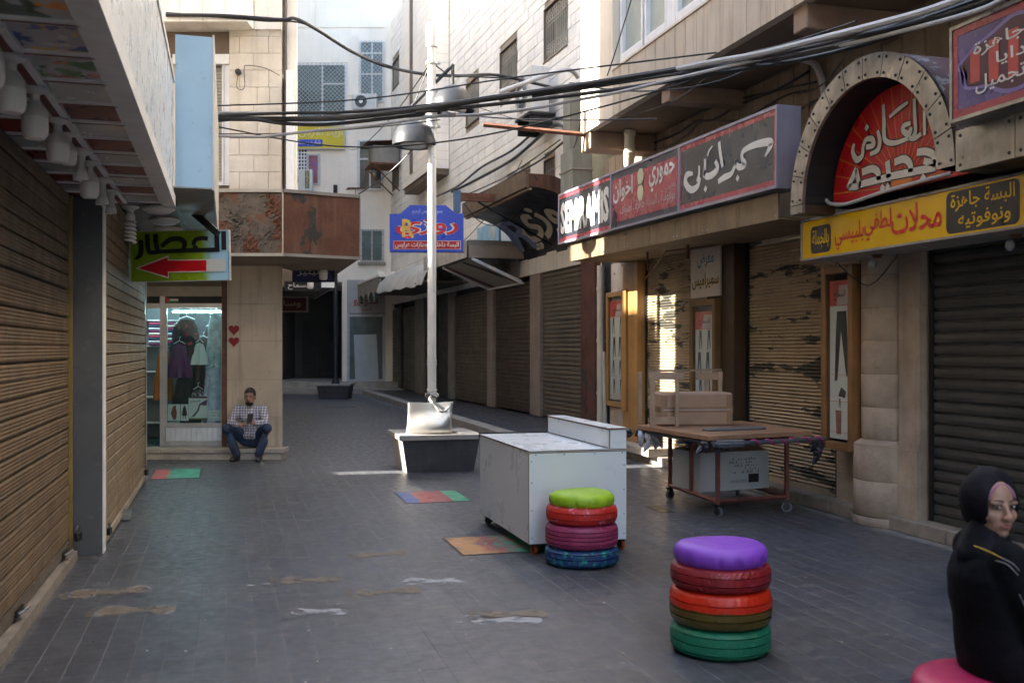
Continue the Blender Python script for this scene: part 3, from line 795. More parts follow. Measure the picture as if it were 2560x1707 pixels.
# step
cut = [-3.6, -2.62, -1.72, -0.93, -0.02, 0.105]
for i in range(4):
    MB().box(cut[i]+0.002, cut[i+1]-0.002 if i < 3 else 0.105, -0.335, -0.002, 0.106, 0.168).build('step_slab', M_stepstone, cb, bevel=0.004)
cut2 = [-3.6, -2.3, -1.45, -0.62, 0.06]
for i in range(4):
    MB().box(cut2[i]+0.002, cut2[i+1]-0.002, -0.31, 0.0, 0.0, 0.104).build('step_riser', M_stepstone, cb, bevel=0.004)
MB().box(-3.6, -0.836, 0.0, 1.748, 0.0, 0.165).build('shop_floor', mat('shop_floor_tile', (0.05,0.10,0.10), 0.3), cb)
# red paper hearts stuck on the pillar
M_heart = mat('red_felt', (0.26,0.012,0.02), 0.7)
for k, (hz, lab) in enumerate(((1.935, 'upper red paper heart on the marble pillar'), (1.755, 'lower red paper heart on the marble pillar'))):
    t = thing('paper_heart', lab, 'heart decoration', (*cf(-4.20, 15.035), hz), -YAW, 'hearts on the pillar')
    pts = []
    for i in range(28):
        a = 2*PI*i/28
        pts.append((0.0049*16*math.sin(a)**3, 0.0052*(13*math.cos(a)-5*math.cos(2*a)-2*math.cos(3*a)-math.cos(4*a))))
    MB().prism(pts, 'y', -0.012, 0.008).build('heart', M_heart, t)
MB().box(-0.905, -0.836, -0.02, 0.06, 0.17, 2.9).build('rusty_jamb', mat('rusty_jamb', (0.11,0.05,0.03), 0.7, var=0.35, vs=8), cb)
# canopy of rusty sheets around the corner
can = sub('canopy', cb)
body = [(-5.6,-1.66),(0.395,-1.66),(1.335,-1.12),(0.10,3.2),(-0.10,0.1),(-5.6,0.1)]
MB().hexa([(x,y,2.915) for x,y in body], [(x,y,3.76) for x,y in body]).build('canopy_box', mat('canopy_top', (0.10,0.08,0.07), 0.8), can)
MB().hexa([(x,y,2.895) for x,y in body], [(x,y,2.912) for x,y in body]).build('canopy_soffit', mat('canopy_soffit_paint', (0.20,0.145,0.10), 0.75, var=0.25, vs=1.5, spots=0.3, spotcol=(0.07,0.05,0.04)), can)
from mathutils import noise as mnoise
def flaking(p0, p1, z0, z1, nu, nv, amp, m, name, thr=0.02):
    d = Vector((p1[0]-p0[0], p1[1]-p0[1])); nrm = Vector((d.y, -d.x)).normalized()
    vs = []
    for j in range(nv+1):
        for i in range(nu+1):
            u, v = i/nu, j/nv
            q = Vector((u*d.length*9, v*(z1-z0)*9, 3.3))
            big = mnoise.fractal(q*0.35, 1.0, 2.0, 3)
            h = mnoise.noise(q*3.1)*0.6+mnoise.noise(q*6.7)*0.6
            e = amp*max(0.0, h-0.1+big*0.5)*1.6
            if min(i, nu-i, j, nv-j) == 0: e = 0
            vs.append((p0[0]+d.x*u+nrm.x*(e+thr), p0[1]+d.y*u+nrm.y*(e+thr), z0+(z1-z0)*v))
    fs = [(j*(nu+1)+i, j*(nu+1)+i+1, (j+1)*(nu+1)+i+1, (j+1)*(nu+1)+i) for j in range(nv) for i in range(nu)]
    return MB().add(vs, fs).build(name, m, can)
M_flake = mat('flaking_grey_brown_paint', (0.105,0.08,0.06), 0.8, 0.0, var=0.35, vs=9, chip=(0.13,0.05,0.026), cth=0.53, cs=2.6, spots=0.5, spotcol=(0.03,0.022,0.018))
flaking((-1.75,-1.66), (0.395,-1.66), 2.93, 3.74, 190, 76, 0.036, M_flake, 'front_panel')
MB().box(-5.6, -1.76, -1.685, -1.662, 2.93, 3.74).build('front_panel', M_rust, can)
flaking((0.395,-1.66), (1.335,-1.12), 2.93, 3.74, 40, 30, 0.004, M_rust, 'corner_panel')
tr = MB()
tr.box(-5.6, 0.39, -1.70, -1.655, 2.888, 2.928); tr.box(-5.6, 0.39, -1.70, -1.60, 3.745, 3.79)
tr.box(0.392, 0.408, -1.70, -1.655, 2.889, 3.744)
tr.build('pale_trim', mat('pale_metal_trim', (0.42,0.38,0.32), 0.55, 0.3, var=0.2), can)
tr = MB()
for z0, z1 in ((2.888,2.928),(3.745,3.79)):
    tr.hexa([(0.41,-1.70,z0),(1.36,-1.15,z0),(1.34,-1.10,z0),(0.40,-1.62,z0)], [(0.41,-1.70,z1),(1.36,-1.15,z1),(1.34,-1.10,z1),(0.40,-1.62,z1)])
tr.hexa([(1.345,-1.148,2.93),(1.362,-1.138,2.93),(1.352,-1.11,2.93),(1.335,-1.12,2.93)], [(1.345,-1.148,3.744),(1.362,-1.138,3.744),(1.352,-1.11,3.744),(1.335,-1.12,3.744)])
tr.build('grey_trim', mat('dull_metal_trim', (0.20,0.18,0.16), 0.6, 0.3, var=0.25), can)
# upper pier of rock-faced stone blocks
def stone_block(w_, h_, dep=0.05, rough_=0.004, nu=3, nv=2):
    mb = MB(); vs = []
    for j in range(nv+2):
        for i in range(nu+2):
            u, v = i/(nu+1), j/(nv+1)
            inner = 0 < i < nu+1 and 0 < j < nv+1
            vs.append((u*w_, -(dep+(random.uniform(0.3,1)*rough_ if inner else 0)), v*h_))
    k = nu+2
    fs = [(j*k+i, j*k+i+1, (j+1)*k+i+1, (j+1)*k+i) for j in range(nv+1) for i in range(nu+1)]
    mb.add(vs, fs)
    c = [(0,0),(w_,0),(w_,h_),(0,h_)]
    mb.add([(a,-dep,b) for a,b in c]+[(a,0,b) for a,b in c], [(1,0,4,5),(2,1,5,6),(3,2,6,7),(0,3,7,4)])
    return mb
zc = 3.80; i = 0
blocks = {}
MB().box(-0.79, -0.002, 0.02, 0.155, 3.77, 8.2).build('pier_core', M_joint, cb)
while zc < 8.0:
    j1 = [-0.792, -0.37, -0.18, -0.002] if i % 2 == 0 else [-0.792, -0.64, -0.2, -0.002]
    if i % 3 == 2: j1 = [-0.792, -0.42, -0.002]
    for a, b in zip(j1[:-1], j1[1:]):
        key = (round(b-a, 3), i % 2)
        if key not in blocks: blocks[key] = stone_block(b-a-0.006, 0.250, 0.045, 0.004).mesh('stone_block', M_stone)
        link('stone_block', blocks[key], cb, (a+0.003, 0.02, zc))
    zc += 0.256; i += 1
# window with blind beside the pier, lintel band above
wi = sub('window', cb, (-1.35, 0.0, 4.12))
MB().box(0.0, 0.43, 0.10, 0.14, 0.05, 1.80).build('blind', M_blind, wi)
bl = MB()
for k in range(34): bl.box(0.0, 0.43, 0.085, 0.099, 0.06+k*0.051, 0.06+k*0.051+0.036)
bl.build('blind_slats', mat('blind_slats', (0.30,0.28,0.23), 0.6), wi)
MB().box(0.435, 0.555, 0.02, 0.12, 0.0, 1.82).box(-0.02, 0.434, 0.03, 0.11, 0.0, 0.05).build('frame', M_white, wi)
MB().box(0.46, 0.475, 0.005, 0.019, 0.0, 1.82).build('frame_bead', M_alu, wi)
MB().box(-0.3, 0.555, -0.02, 0.20, 1.822, 1.97).build('blind_box', M_white, wi)
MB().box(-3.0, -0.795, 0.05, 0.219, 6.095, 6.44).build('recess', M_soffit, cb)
for k in range(8):
    MB().box(-3.05+k*0.33, -3.05+(k+1)*0.33-0.006, -0.42, 0.10, 6.45, 7.3).build('lintel_slab', M_stone_b, cb)
MB().box(-0.402, -0.002, -0.06, 0.019, 6.45, 8.4).build('corner_stone', M_stone_b, cb)
MB().tube([(0.038,0.05,3.77),(0.038,0.05,8)], 0.028, 10).build('downpipe', mat('brown_grey_pipe', (0.10,0.085,0.07), 0.6), cb, smooth=True)
fr = MB(); fr.hexa([(0.22,-0.7,3.792),(0.33,-0.7,3.792),(0.175,0.10,3.792),(0.075,0.10,3.792)], [(0.22,-0.7,5.66),(0.33,-0.7,5.66),(0.175,0.10,5.74),(0.075,0.10,5.74)])
fr.build('white_screen', M_white, cb)  # white post; the depth behind its edge is added to block sun
MB().box(0.0, 0.2, 0.101, 0.16, 3.78, 8.2).build('corner_return', M_plaster, cb)
MB().box(-0.05, 0.17, 0.04, 0.098, 5.745, 5.80).build('post_cap', M_white, cb)
t = thing('black_junction_box', 'small round black cable box on the white stone pier', 'junction box', (*cf(-4.115, 14.985), 5.80), -YAW)
MB().lathe([(0,0),(0.045,0),(0.045,0.05),(0.02,0.06),(0,0.06)], 16).build('box', M_cable, t, rot=(R(90),0,0), smooth=True)
MB().tube(smooth_path([(0,-0.03,-0.04),(-0.02,-0.03,-0.22),(0.05,-0.03,-0.27),(0.10,-0.03,-0.2),(0.09,-0.02,0.05),(0.14,-0.02,0.10),(0.4,-0.02,0.06),(0.62,-0.02,-0.05)]), 0.006, 6).build('wire', M_cable, t)

# shop front ---------------------------------------------------------------
sf = thing('glazed_storefront', 'grey aluminium shop front with glass door and display window', 'shop front', (*cf(-5.0, 15.09), 0.168), -YAW)
def LX(a): return a+5.0
f = MB()
f.box(LX(-5.339), LX(-5.261), 0.0, 0.05, 0, 2.27)
f.box(LX(-5.9), LX(-5.34), 0.004, 0.046, 2.09, 2.165); f.box(LX(-5.26), LX(-4.384), 0.004, 0.046, 2.09, 2.165)
f.box(LX(-5.26), LX(-4.384), 0.004, 0.046, 0.285, 0.35); f.box(LX(-5.26), LX(-4.384), 0.004, 0.046, 0.0, 0.075)
f.box(LX(-4.384), LX(-4.345), 0.0, 0.05, 0, 2.27)
f.box(LX(-5.26), LX(-5.235), 0.006, 0.044, 0.351, 2.089); f.box(LX(-4.41), LX(-4.386), 0.006, 0.044, 0.351, 2.089)
f.build('frame', M_alu, sf)
for k in range(11):
    xx = LX(-5.255)+k*0.079
    MB().hexa([(xx,0.012,0.078),(xx+0.070,0.03,0.078),(xx+0.070,0.04,0.078),(xx,0.022,0.078)], [(xx,0.012,0.283),(xx+0.070,0.03,0.283),(xx+0.070,0.04,0.283),(xx,0.022,0.283)]).build('louvre', M_alu, sf)
MB().box(LX(-5.26), LX(-4.385), 0.018, 0.024, 0.352, 2.088).build('pane', glass_mat('shop_glass', (0.86,0.95,0.95), 0.03, 0.25), sf)
MB().box(LX(-5.9), LX(-4.345), 0.01, 0.03, 2.166, 2.27).build('transom_panel', M_black, sf)
MB().box(LX(-5.9), LX(-4.345), -0.03, 0.05, 2.271, 2.42).build('shutter_box', mat('shutter_box_paint', (0.32,0.28,0.22), 0.6, 0.2, var=0.25, spots=0.4, spotcol=(0.14,0.07,0.04)), sf)
sb = MB()
for k in range(6): sb.box(LX(-5.9), LX(-4.345), -0.015-0.01*(k % 2), 0.05, 2.422+k*0.05, 2.422+k*0.05+0.046)
sb.build('shutter_roll', M_shut_rosy, sf)
# the flag sticker
fl = sub('flag_sticker', sf, (LX(-5.25), 0.008, 2.175))
MB().box(0, 0.19, 0, 0.001, 0.058, 0.085).build('black_band', M_signblack, fl)
MB().box(0, 0.19, 0, 0.001, 0.029, 0.057).build('white_band', M_signwhite, fl)
MB().box(0, 0.19, 0, 0.001, 0.0, 0.028).build('green_band', mat('green_print', lin('#2e7a55'), 0.4), fl)
flat(fl, 'red_triangle', [(0,0),(0.075,0.042),(0,0.085)], M_redsat, -0.001)
# shop interior
ro = thing('shop_interior', 'bright shop room behind the display window', 'shop interior', (*cf(-5.2, 15.15), 0.17), -YAW)
MB().box(-1.0, 0.84, 1.50, 1.52, 0, 2.55).box(-1.02, -1.0, 0.05, 1.5, 0, 2.55).box(0.84, 0.86, 0.05, 1.5, 0, 2.55).box(-1.0, 0.84, 0.02, 1.5, 2.55, 2.57).build('lining', mat('shop_lining', (0.25,0.29,0.30), 0.6), ro)
MB().box(-0.065, 0.80, 0.62, 0.64, 0, 2.1).build('display_back', mat('display_back', (0.05,0.06,0.07), 0.6, var=0.4, vs=5), ro)
tb = MB(); tb.box(-0.03, 0.78, 0.20, 0.24, 2.03, 2.06)
tb.build('fluorescent_tube', mat('fluorescent_glow', (0.62,0.93,1.0), 0.5, emit=8.0, var=0), ro)
MB().box(-0.9, -0.3, 0.7, 0.74, 2.2, 2.23).build('fluorescent_tube', MATS['fluorescent_glow'], ro)
sh = MB()
for k in range(5): sh.box(-0.98, -0.08, 1.15, 1.49, 0.25+k*0.42, 0.27+k*0.42)
sh.build('shelf', M_white, ro)
cols = ['#7a3560','#c8c0c8','#30405a','#b04060','#d8d0c0','#40305a','#88a0b0','#202028','#c0a050','#a06080']
random.seed(11)
for c_ in range(3):
    for k in range(9):
        z0 = 1.53+k*0.042
        if z0 > 1.9: break
        t = thing('folded_garment', 'folded %s garment in the shelf stack, layer %s from the bottom of column %s' % (('plum','white','navy','pink','cream')[(k+2*c_) % 5], ('one','two','three','four','five','six','seven','eight','nine')[k], ('one','two','three')[c_]), 'folded garment', (*cf(-5.2-0.62+c_*0.24, 16.3), 0.17+z0), -YAW, 'folded garments on the shop shelf')
        MB().box(-0.10, 0.10, -0.1, 0.1, 0, 0.036).build('cloth', mat('cloth_%d' % ((k+2*c_) % 5), lin(('#7a3560','#d0ccd0','#30405a','#b04060','#d8d0c0')[(k+2*c_) % 5]), 0.8), t, bevel=0.012)
def garment(name, label, x, z_top, w_, h_, m_, y=15.42, flare=0.15, sleeve=False, seed=0):
    t = thing(name, label, 'garment', (*cf(x, y), z_top), -YAW, 'garments in the display window')
    rnd = random.Random(seed); n = 28; mb = MB(); vs = []; rows_ = 14
    ph = [rnd.uniform(0, 6) for _ in range(4)]
    for j in range(rows_+1):
        v = j/rows_
        hw = w_/2*(0.62+0.38*min(1, v*5) - 0.16*math.sin(PI*min(1, v/0.55)) + flare*max(0, v-0.3))
        for i in range(n):
            a = 2*PI*i/n
            fold = 1+0.45*v*math.sin(5*a+ph[0])+0.35*v*math.sin(11*a+ph[1])
            vs.append((hw*math.cos(a), 0.045*fold*math.sin(a)*(0.6+v), -h_*v + 0.03*abs(math.cos(a))*(1-v)*(-1)))
    fs = [(j*n+i, j*n+(i+1)%n, (j+1)*n+(i+1)%n, (j+1)*n+i) for j in range(rows_) for i in range(n)]
    mb.add(vs, fs); mb.build('cloth', m_, t, smooth=True)
    MB().tube([(-w_*0.3,0,-0.0),(0,0,0.05),(w_*0.3,0,0.0)], 0.006, 6).tube([(0,0,0.05),(0,0,0.09),(0.02,0,0.11)], 0.004, 6).build('hanger', M_white, t)
M_g1 = mat('black_red_floral_cloth', (0.015,0.014,0.02), 0.6, chip=(0.40,0.03,0.05), cth=0.58, cs=12)
M_g2 = mat('purple_satin', (0.10,0.02,0.09), 0.4)
M_g3 = mat('white_satin_in_plastic', (0.36,0.42,0.44), 0.25, var=0.4, vs=9, bump=1.0, bs=14)
M_g4 = mat('ivory_ruffled_cloth', (0.62,0.60,0.56), 0.6, bump=1.0, bs=22)
M_g5 = mat('black_cloth', (0.012,0.012,0.014), 0.7)
M_g6 = mat('zebra_print_cloth', (0.02,0.02,0.02), 0.6, chip=(0.4,0.3,0.32), cth=0.5, cs=16, cscale=(3,3,1))
garment('hanging_blouse', 'black top with red flowers high in the display window', -5.02, 2.10, 0.42, 0.55, M_g1, 15.36, seed=1)
garment('hanging_camisole', 'purple camisole below the floral top in the display window', -5.11, 1.72, 0.30, 0.52, M_g2, 15.30, 0.5, seed=2)
garment('hanging_camisole', 'white camisole in the middle of the display window', -4.80, 1.74, 0.20, 0.34, M_g4, 15.30, 0.6, seed=3)
garment('hanging_dress', 'white satin dress wrapped in plastic high in the display window', -4.56, 2.18, 0.32, 1.02, M_g3, 15.36, 0.1, seed=4)
garment('hanging_nightdress', 'white ruffled nightdress low in the display window', -4.57, 1.36, 0.34, 0.86, mat('lilac_white_ruffles', (0.42,0.43,0.52), 0.6, var=0.3, vs=14, bump=1.0, bs=20), 15.27, 0.25, seed=5)
garment('hanging_dress', 'long black dress in the dark left half of the display window', -5.06, 1.22, 0.34, 0.66, M_g5, 15.36, 0.2, seed=6)
garment('hanging_skirt', 'zebra patterned skirt low in the display window', -4.83, 1.02, 0.24, 0.26, M_g6, 15.32, 0.5, seed=7)
garment('hanging_dress', 'black and red dress behind the white camisole', -4.80, 1.80, 0.3, 0.85, mat('black_red_cloth', (0.02,0.012,0.015), 0.6, chip=(0.3,0.02,0.03), cth=0.6, cs=9), 15.48, 0.2, seed=8)
garment('hanging_dress', 'dark plum dress behind the plastic wrapped one', -4.66, 2.0, 0.34, 1.2, mat('dark_plum_cloth', (0.03,0.012,0.02), 0.6), 15.52, 0.2, seed=12)
garment('hanging_blouse', 'dark blouse at the left edge of the display window', -5.17, 2.02, 0.26, 0.6, mat('dark_navy_cloth', (0.015,0.02,0.035), 0.6), 15.46, 0.2, seed=13)
garment('mannequin_dress', 'orange dress on a mannequin in the shop doorway', -5.46, 1.62, 0.26, 0.78, mat('orange_cloth', (0.34,0.13,0.02), 0.6), 15.6, 0.35, seed=9)
def poster(name, label, x0, x1, z0, z1, parts, y=15.17, base=M_paper):
    t = thing(name, label, 'poster', (*cf(x0, y), z0), -YAW)
    MB().box(0, x1-x0, 0, 0.004, 0, z1-z0).build('sheet', base, t)
    for nm, pts, m_ in parts: flat(t, nm, [(a*(x1-x0), b*(z1-z0)) for a, b in pts], m_, -0.002)
    return t
M_pr = mat('red_brown_print', (0.22,0.05,0.04), 0.5); M_pk = mat('black_figure_print', (0.02,0.02,0.022), 0.5); M_sk2 = mat('skin_tone_print', (0.42,0.24,0.16), 0.5)
M_pu = mat('purple_print', (0.16,0.07,0.16), 0.5); M_bur = mat('burgundy_print', (0.12,0.01,0.05), 0.5)
poster('window_poster', 'small poster of a woman in red at the window\'s lower left', -5.245, -5.06, 0.55, 0.80, [('figure', [(0.45,0.05),(0.7,0.1),(0.75,0.5),(0.65,0.95),(0.45,0.9),(0.5,0.5),(0.25,0.45)], M_pr)])
poster('window_poster', 'small poster of a woman in a black dress', -5.05, -4.93, 0.55, 0.80, [('figure', [(0.3,0.05),(0.35,0.3),(0.15,0.35),(0.3,0.75),(0.5,0.95),(0.7,0.75),(0.85,0.35),(0.65,0.3),(0.7,0.05),(0.55,0.3),(0.45,0.3)], M_pk)])
p_ = poster('window_poster', 'white hosiery poster with legs in purple tights and burgundy top edge', -4.925, -4.64, 0.57, 0.92, [('top_band', [(0,0.92),(1,0.92),(1,1),(0,1)], M_bur), ('legs', [(0.1,0.1),(0.3,0.12),(0.55,0.4),(0.62,0.62),(0.95,0.6),(1.0,0.88),(0.7,0.75),(0.55,0.66),(0.45,0.4),(0.2,0.16)], M_pu), ('bottom_band', [(0,0),(1,0),(1,0.06),(0,0.06)], mat('olive_print', (0.2,0.17,0.07), 0.5))])
lettering(p_, 'السماح', 0.03, 0.17, 0.25, 0.30, M_signblack, -0.003)
n_ = poster('handwritten_note', 'handwritten Arabic note at the window\'s lower right corner', -4.63, -4.40, 0.55, 0.71, [])
for k, s_ in enumerate(('يوجد لدينا ألبسة', 'داخلية و عرايس', 'جملة ومفرق')): lettering(n_, s_, 0.02, 0.21, 0.11-0.05*k, 0.148-0.05*k, M_signblack, -0.003, bold=0.0)

# signs and bulbs hanging under the far side of the canopy
def hang_sign(name, label, a0, a1, z0, z1, d, face, frame, txt, tm, fr=0.02, pos=None):
    t = signbox(name, label, a1-a0, z1-z0, 0.05, (*cf(a0, d), z0), -YAW, face, frame, fr)
    w_, h_ = a1-a0, z1-z0
    q = pos or (0.1, 0.9, 0.25, 0.75)
    lettering(t, txt, q[0]*w_, q[1]*w_, q[2]*h_, q[3]*h_, tm, -0.014)
    return t
hang_sign('hanging_sign', 'dark blue hanging sign with white Arabic lettering under the rusty canopy', -3.53, -2.855, 2.715, 2.985, 16.0, M_darkblue, M_darkmetal, 'بوليتير', M_signwhite, 0.012, (0.12,0.86,0.35,0.8))
hang_sign('hanging_sign', 'black hanging sign with white lettering behind the dark blue one', -4.57, -3.84, 2.80, 3.0, 20.0, M_signblack, M_darkmetal, 'السماح', M_signwhite, 0.012, (0.1,0.7,0.15,0.85))
hang_sign('hanging_sign', 'dark red framed sign with cream lettering in the dark passage', -5.75, -4.92, 2.52, 2.90, 24.0, mat('dark_red_print', (0.10,0.015,0.02), 0.5), M_stepstone, 'وسام', mat('cream_print', (0.4,0.33,0.2), 0.5), 0.035, (0.1,0.8,0.2,0.8))
bulb('LED bulb hanging before the dark blue sign', (*cf(-2.975, 15.7), 3.0), 'led', 1.15, 'bulbs over the passage signs')
bulb('LED bulb hanging before the black sign', (*cf(-3.97, 19.6), 3.08), 'led', 1.1, 'bulbs over the passage signs')
t = thing('passage_canopy', 'second canopy with white end along the dark passage', 'awning', (*cf(-3.6, 23), 2.95), 0)
MB().box(0.4, 2.25, 22.4, 27.5, 3.02, 3.75).build('box', M_soffit, t, world=True)
MB().box(2.252, 2.28, 22.38, 27.5, 3.0, 3.76).box(1.75, 2.251, 22.36, 22.398, 3.0, 3.76).build('white_end', M_white, t, world=True)
MB().box(0.4, 2.25, 22.4, 27.5, 3.0, 3.015).build('soffit', M_soffit, t, world=True)
MB().box(0.4, 0.9, 22.0, 37, 0.0, 3.0).build('pier', M_black, t, world=True)
# ================================================================== building closing the street
ebx, eby = cf(-6.0, 38.0)
eb = thing('end_building', 'white plastered building with barred windows closing the far end of the street', 'building', (ebx, eby, 0), -YAW)
K = 38.0/2489.0
def EX(x): return (x-1280)*K+6.0
def EZ(y): return 1.65+(871-y)*K
w = MB()
w.box(-6, 2.6, 0.0, 0.5, EZ(705), 20)
w.box(EX(855), EX(868), 0.0, 0.5, 0.4, EZ(705)-0.002); w.box(EX(963), 2.6, 0.0, 0.5, 0.0, EZ(705)-0.002); w.box(-6, 2.6, 0.502, 5.2, 4.1, 4.3); w.box(-9, -3.42, 0.0, 0.5, 0.0, EZ(705)-0.002); w.box(-9, -6.002, 0.0, 0.5, EZ(705), 20)
w.build('wall', M_plaster, eb)
# slab joints / panels of the plaster front (proud panels)
for (x0, x1, y0, y1) in ((722,898,75,158),(870,896,90,240),(790,960,-60,70),(722,785,-60,70)):
    MB().box(EX(x0), EX(x1), -0.035, -0.002, EZ(y1), EZ(y0)).build('render_panel', M_plaster, eb)
def bar_window(x0, x1, y0, y1, mull=(), trans=(), bars='cross', m_=M_glassdark, fm=M_white, frw=0.06):
    wx = sub('window', eb, (EX(x0), 0, EZ(y1)))
    W_, H_ = EX(x1)-EX(x0), EZ(y0)-EZ(y1)
    MB().box(0, W_, -0.02, -0.002, 0, H_).build('pane', m_, wx)
    f = MB(); f.box(-0.03, W_+0.03, -0.06, -0.021, H_-frw, H_); f.box(-0.03, W_+0.03, -0.06, -0.021, 0, frw)
    f.box(-0.03, frw, -0.058, -0.021, frw, H_-frw); f.box(W_-frw, W_+0.03, -0.058, -0.021, frw, H_-frw)
    for q in mull: f.box(q*W_-0.03, q*W_+0.03, -0.056, -0.021, frw, H_-frw)
    for q, a, b in trans: f.box(a*W_+0.03, b*W_-0.03, -0.054, -0.021, q*H_-0.03, q*H_+0.03)
    f.build('frame', fm, wx)
    if bars:
        g_ = MB()
        if bars == 'cross':
            n = int((W_+H_)/0.16)
            for k in range(n):
                s_ = k*0.16
                for sg in (1, -1):
                    x_0, z_0 = max(0, s_-H_), min(s_, H_); x_1, z_1 = min(s_, W_), max(0, s_-W_)
                    if sg < 0: x_0, x_1 = W_-x_0, W_-x_1
                    g_.tube([(x_0,-0.11,z_0),(x_1,-0.11,z_1)], 0.008, 4)
        else:
            for k in range(int(W_/0.11)): g_.box(0.05+k*0.11, 0.068+k*0.11, -0.12, -0.10, 0, H_)
            for k in range(3): g_.box(0, W_, -0.10, -0.09, H_*(k+0.5)/3, H_*(k+0.5)/3+0.02)
        g_.build('grille', M_alupaint if bars == 'cross' else M_glassgreen, wx)
    return wx
bar_window(717, 866, 161, 308, (0.6,), ((0.66,0.6,1.0),), 'cross', M_glassgreen)
bar_window(899, 960, 104, 257, (0.52,), ((0.46,0,1),(0.80,0,1)), 'cross', M_glassgreen)
bar_window(896, 957, 351, 476, (0.48,), ((0.62,0,1),), None, M_glassdark, M_alu)
bar_window(768, 799, 386, 463, (), (), None, mat('patterned_window_film', (0.30,0.10,0.10), 0.4, chip=(0.16,0.12,0.35), cth=0.52, cs=10), M_alupaint)
bar_window(903, 959, 574, 655, (0.48,), (), 'bars', M_glassgreen, M_alupaint)
MB().box(EX(896), EX(964), -0.16, -0.003, EZ(662), EZ(656)).build('window_sill', M_conc, eb)
# small white cement grille
gr = sub('ventilation_grille', eb, (EX(732), -0.02, EZ(426)))
W_, H_ = EX(768)-EX(732), EZ(365)-EZ(426)
MB().box(0, W_, 0.0, 0.018, 0, H_).build('dark_back', M_black, gr)
q = MB()
for k in range(6): q.box(W_*k/5-0.02, W_*k/5+0.02, -0.03, -0.001, 0, H_)
for k in range(8): q.box(0, W_, -0.028, -0.001, H_*k/7-0.02, H_*k/7+0.02)
q.build('lattice', M_white, gr)
# ground floor: dark passage of shutters, studio shop at its right
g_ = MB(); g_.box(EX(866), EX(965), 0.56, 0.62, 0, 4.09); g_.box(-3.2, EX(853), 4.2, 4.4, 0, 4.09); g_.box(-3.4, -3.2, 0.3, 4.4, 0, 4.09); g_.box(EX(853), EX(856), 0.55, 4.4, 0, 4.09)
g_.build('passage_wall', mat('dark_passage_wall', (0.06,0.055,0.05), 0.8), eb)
for k in range(4):
    x0 = EX(700)+k*0.78
    s_ = sub('roller_shutter', eb, (x0, 4.1, 0.42))
    pr = []
    for i in range(44): pr += [(0.0, i*0.055), (-0.014, i*0.055+0.028)]
    MB().sheet(pr, 'x', 0, 0.68).build('curtain', M_shut_dark, s_)
    MB().box(0.70, 0.76, -0.05, 0.05, 0, 2.5).build('post', M_wood_dark, s_)
stp = MB(); stp.box(-3.2, 2.2, -1.9, 4.6, 0, 0.20); stp.box(-3.2, 2.2, -1.0, 4.6, 0.201, 0.40)
stp.build('entrance_steps', M_stepstone, eb)
ss = thing('studio_storefront', 'white shop front with red lettering at the far end of the street', 'shop front', (*cf(EX(868)-6.0, 37.95), 0.40), -YAW)
def SX(x): return EX(x)-EX(868)
W_ = SX(963)
MB().box(0, W_, 0.0, 0.04, EZ(783)-0.4, EZ(700)-0.4).build('sign_board', mat('grey_white_board', (0.36,0.36,0.35), 0.6, var=0.12), ss)
lettering(ss, 'ستوديو', 0.25, W_-0.25, EZ(766)-0.4, EZ(745)-0.4, mat('dull_red_print', (0.30,0.03,0.03), 0.5), -0.006, 0.03)
lettering(ss, 'لانجري', 0.55, W_-0.5, EZ(780)-0.4, EZ(769)-0.4, MATS['dull_red_print'], -0.006, 0.02)
f = MB(); f.box(0.0, 0.10, -0.02, 0.06, 0, EZ(785)-0.4); f.box(W_-0.09, W_, -0.02, 0.06, 0, EZ(785)-0.4); f.box(0.10, W_-0.09, -0.018, 0.058, EZ(792)-0.4, EZ(785)-0.4); f.box(0.10, W_-0.09, -0.018, 0.058, 0, 0.08)
f.build('frame', M_alupaint, ss)
MB().box(0.10, W_-0.09, 0.03, 0.035, 0.08, EZ(792)-0.4).build('pane', mat('grey_green_shop_glass', (0.13,0.16,0.15), 0.15, spec=0.6), ss)
t = thing('leaning_panel', 'pale grey board leaning inside the far shop front', 'board', (*cf(EX(885)-6.0, 37.93), 0.47), -YAW)
MB().hexa([(0.06,0.0,0.0),(0.95,0.0,0.0),(0.95,0.03,0.0),(0.06,0.03,0.0)], [(0.0,0.03,1.70),(0.86,0.03,1.72),(0.86,0.06,1.72),(0.0,0.06,1.70)]).build('board', mat('pale_grey_board', (0.40,0.43,0.43), 0.5, var=0.08), t)
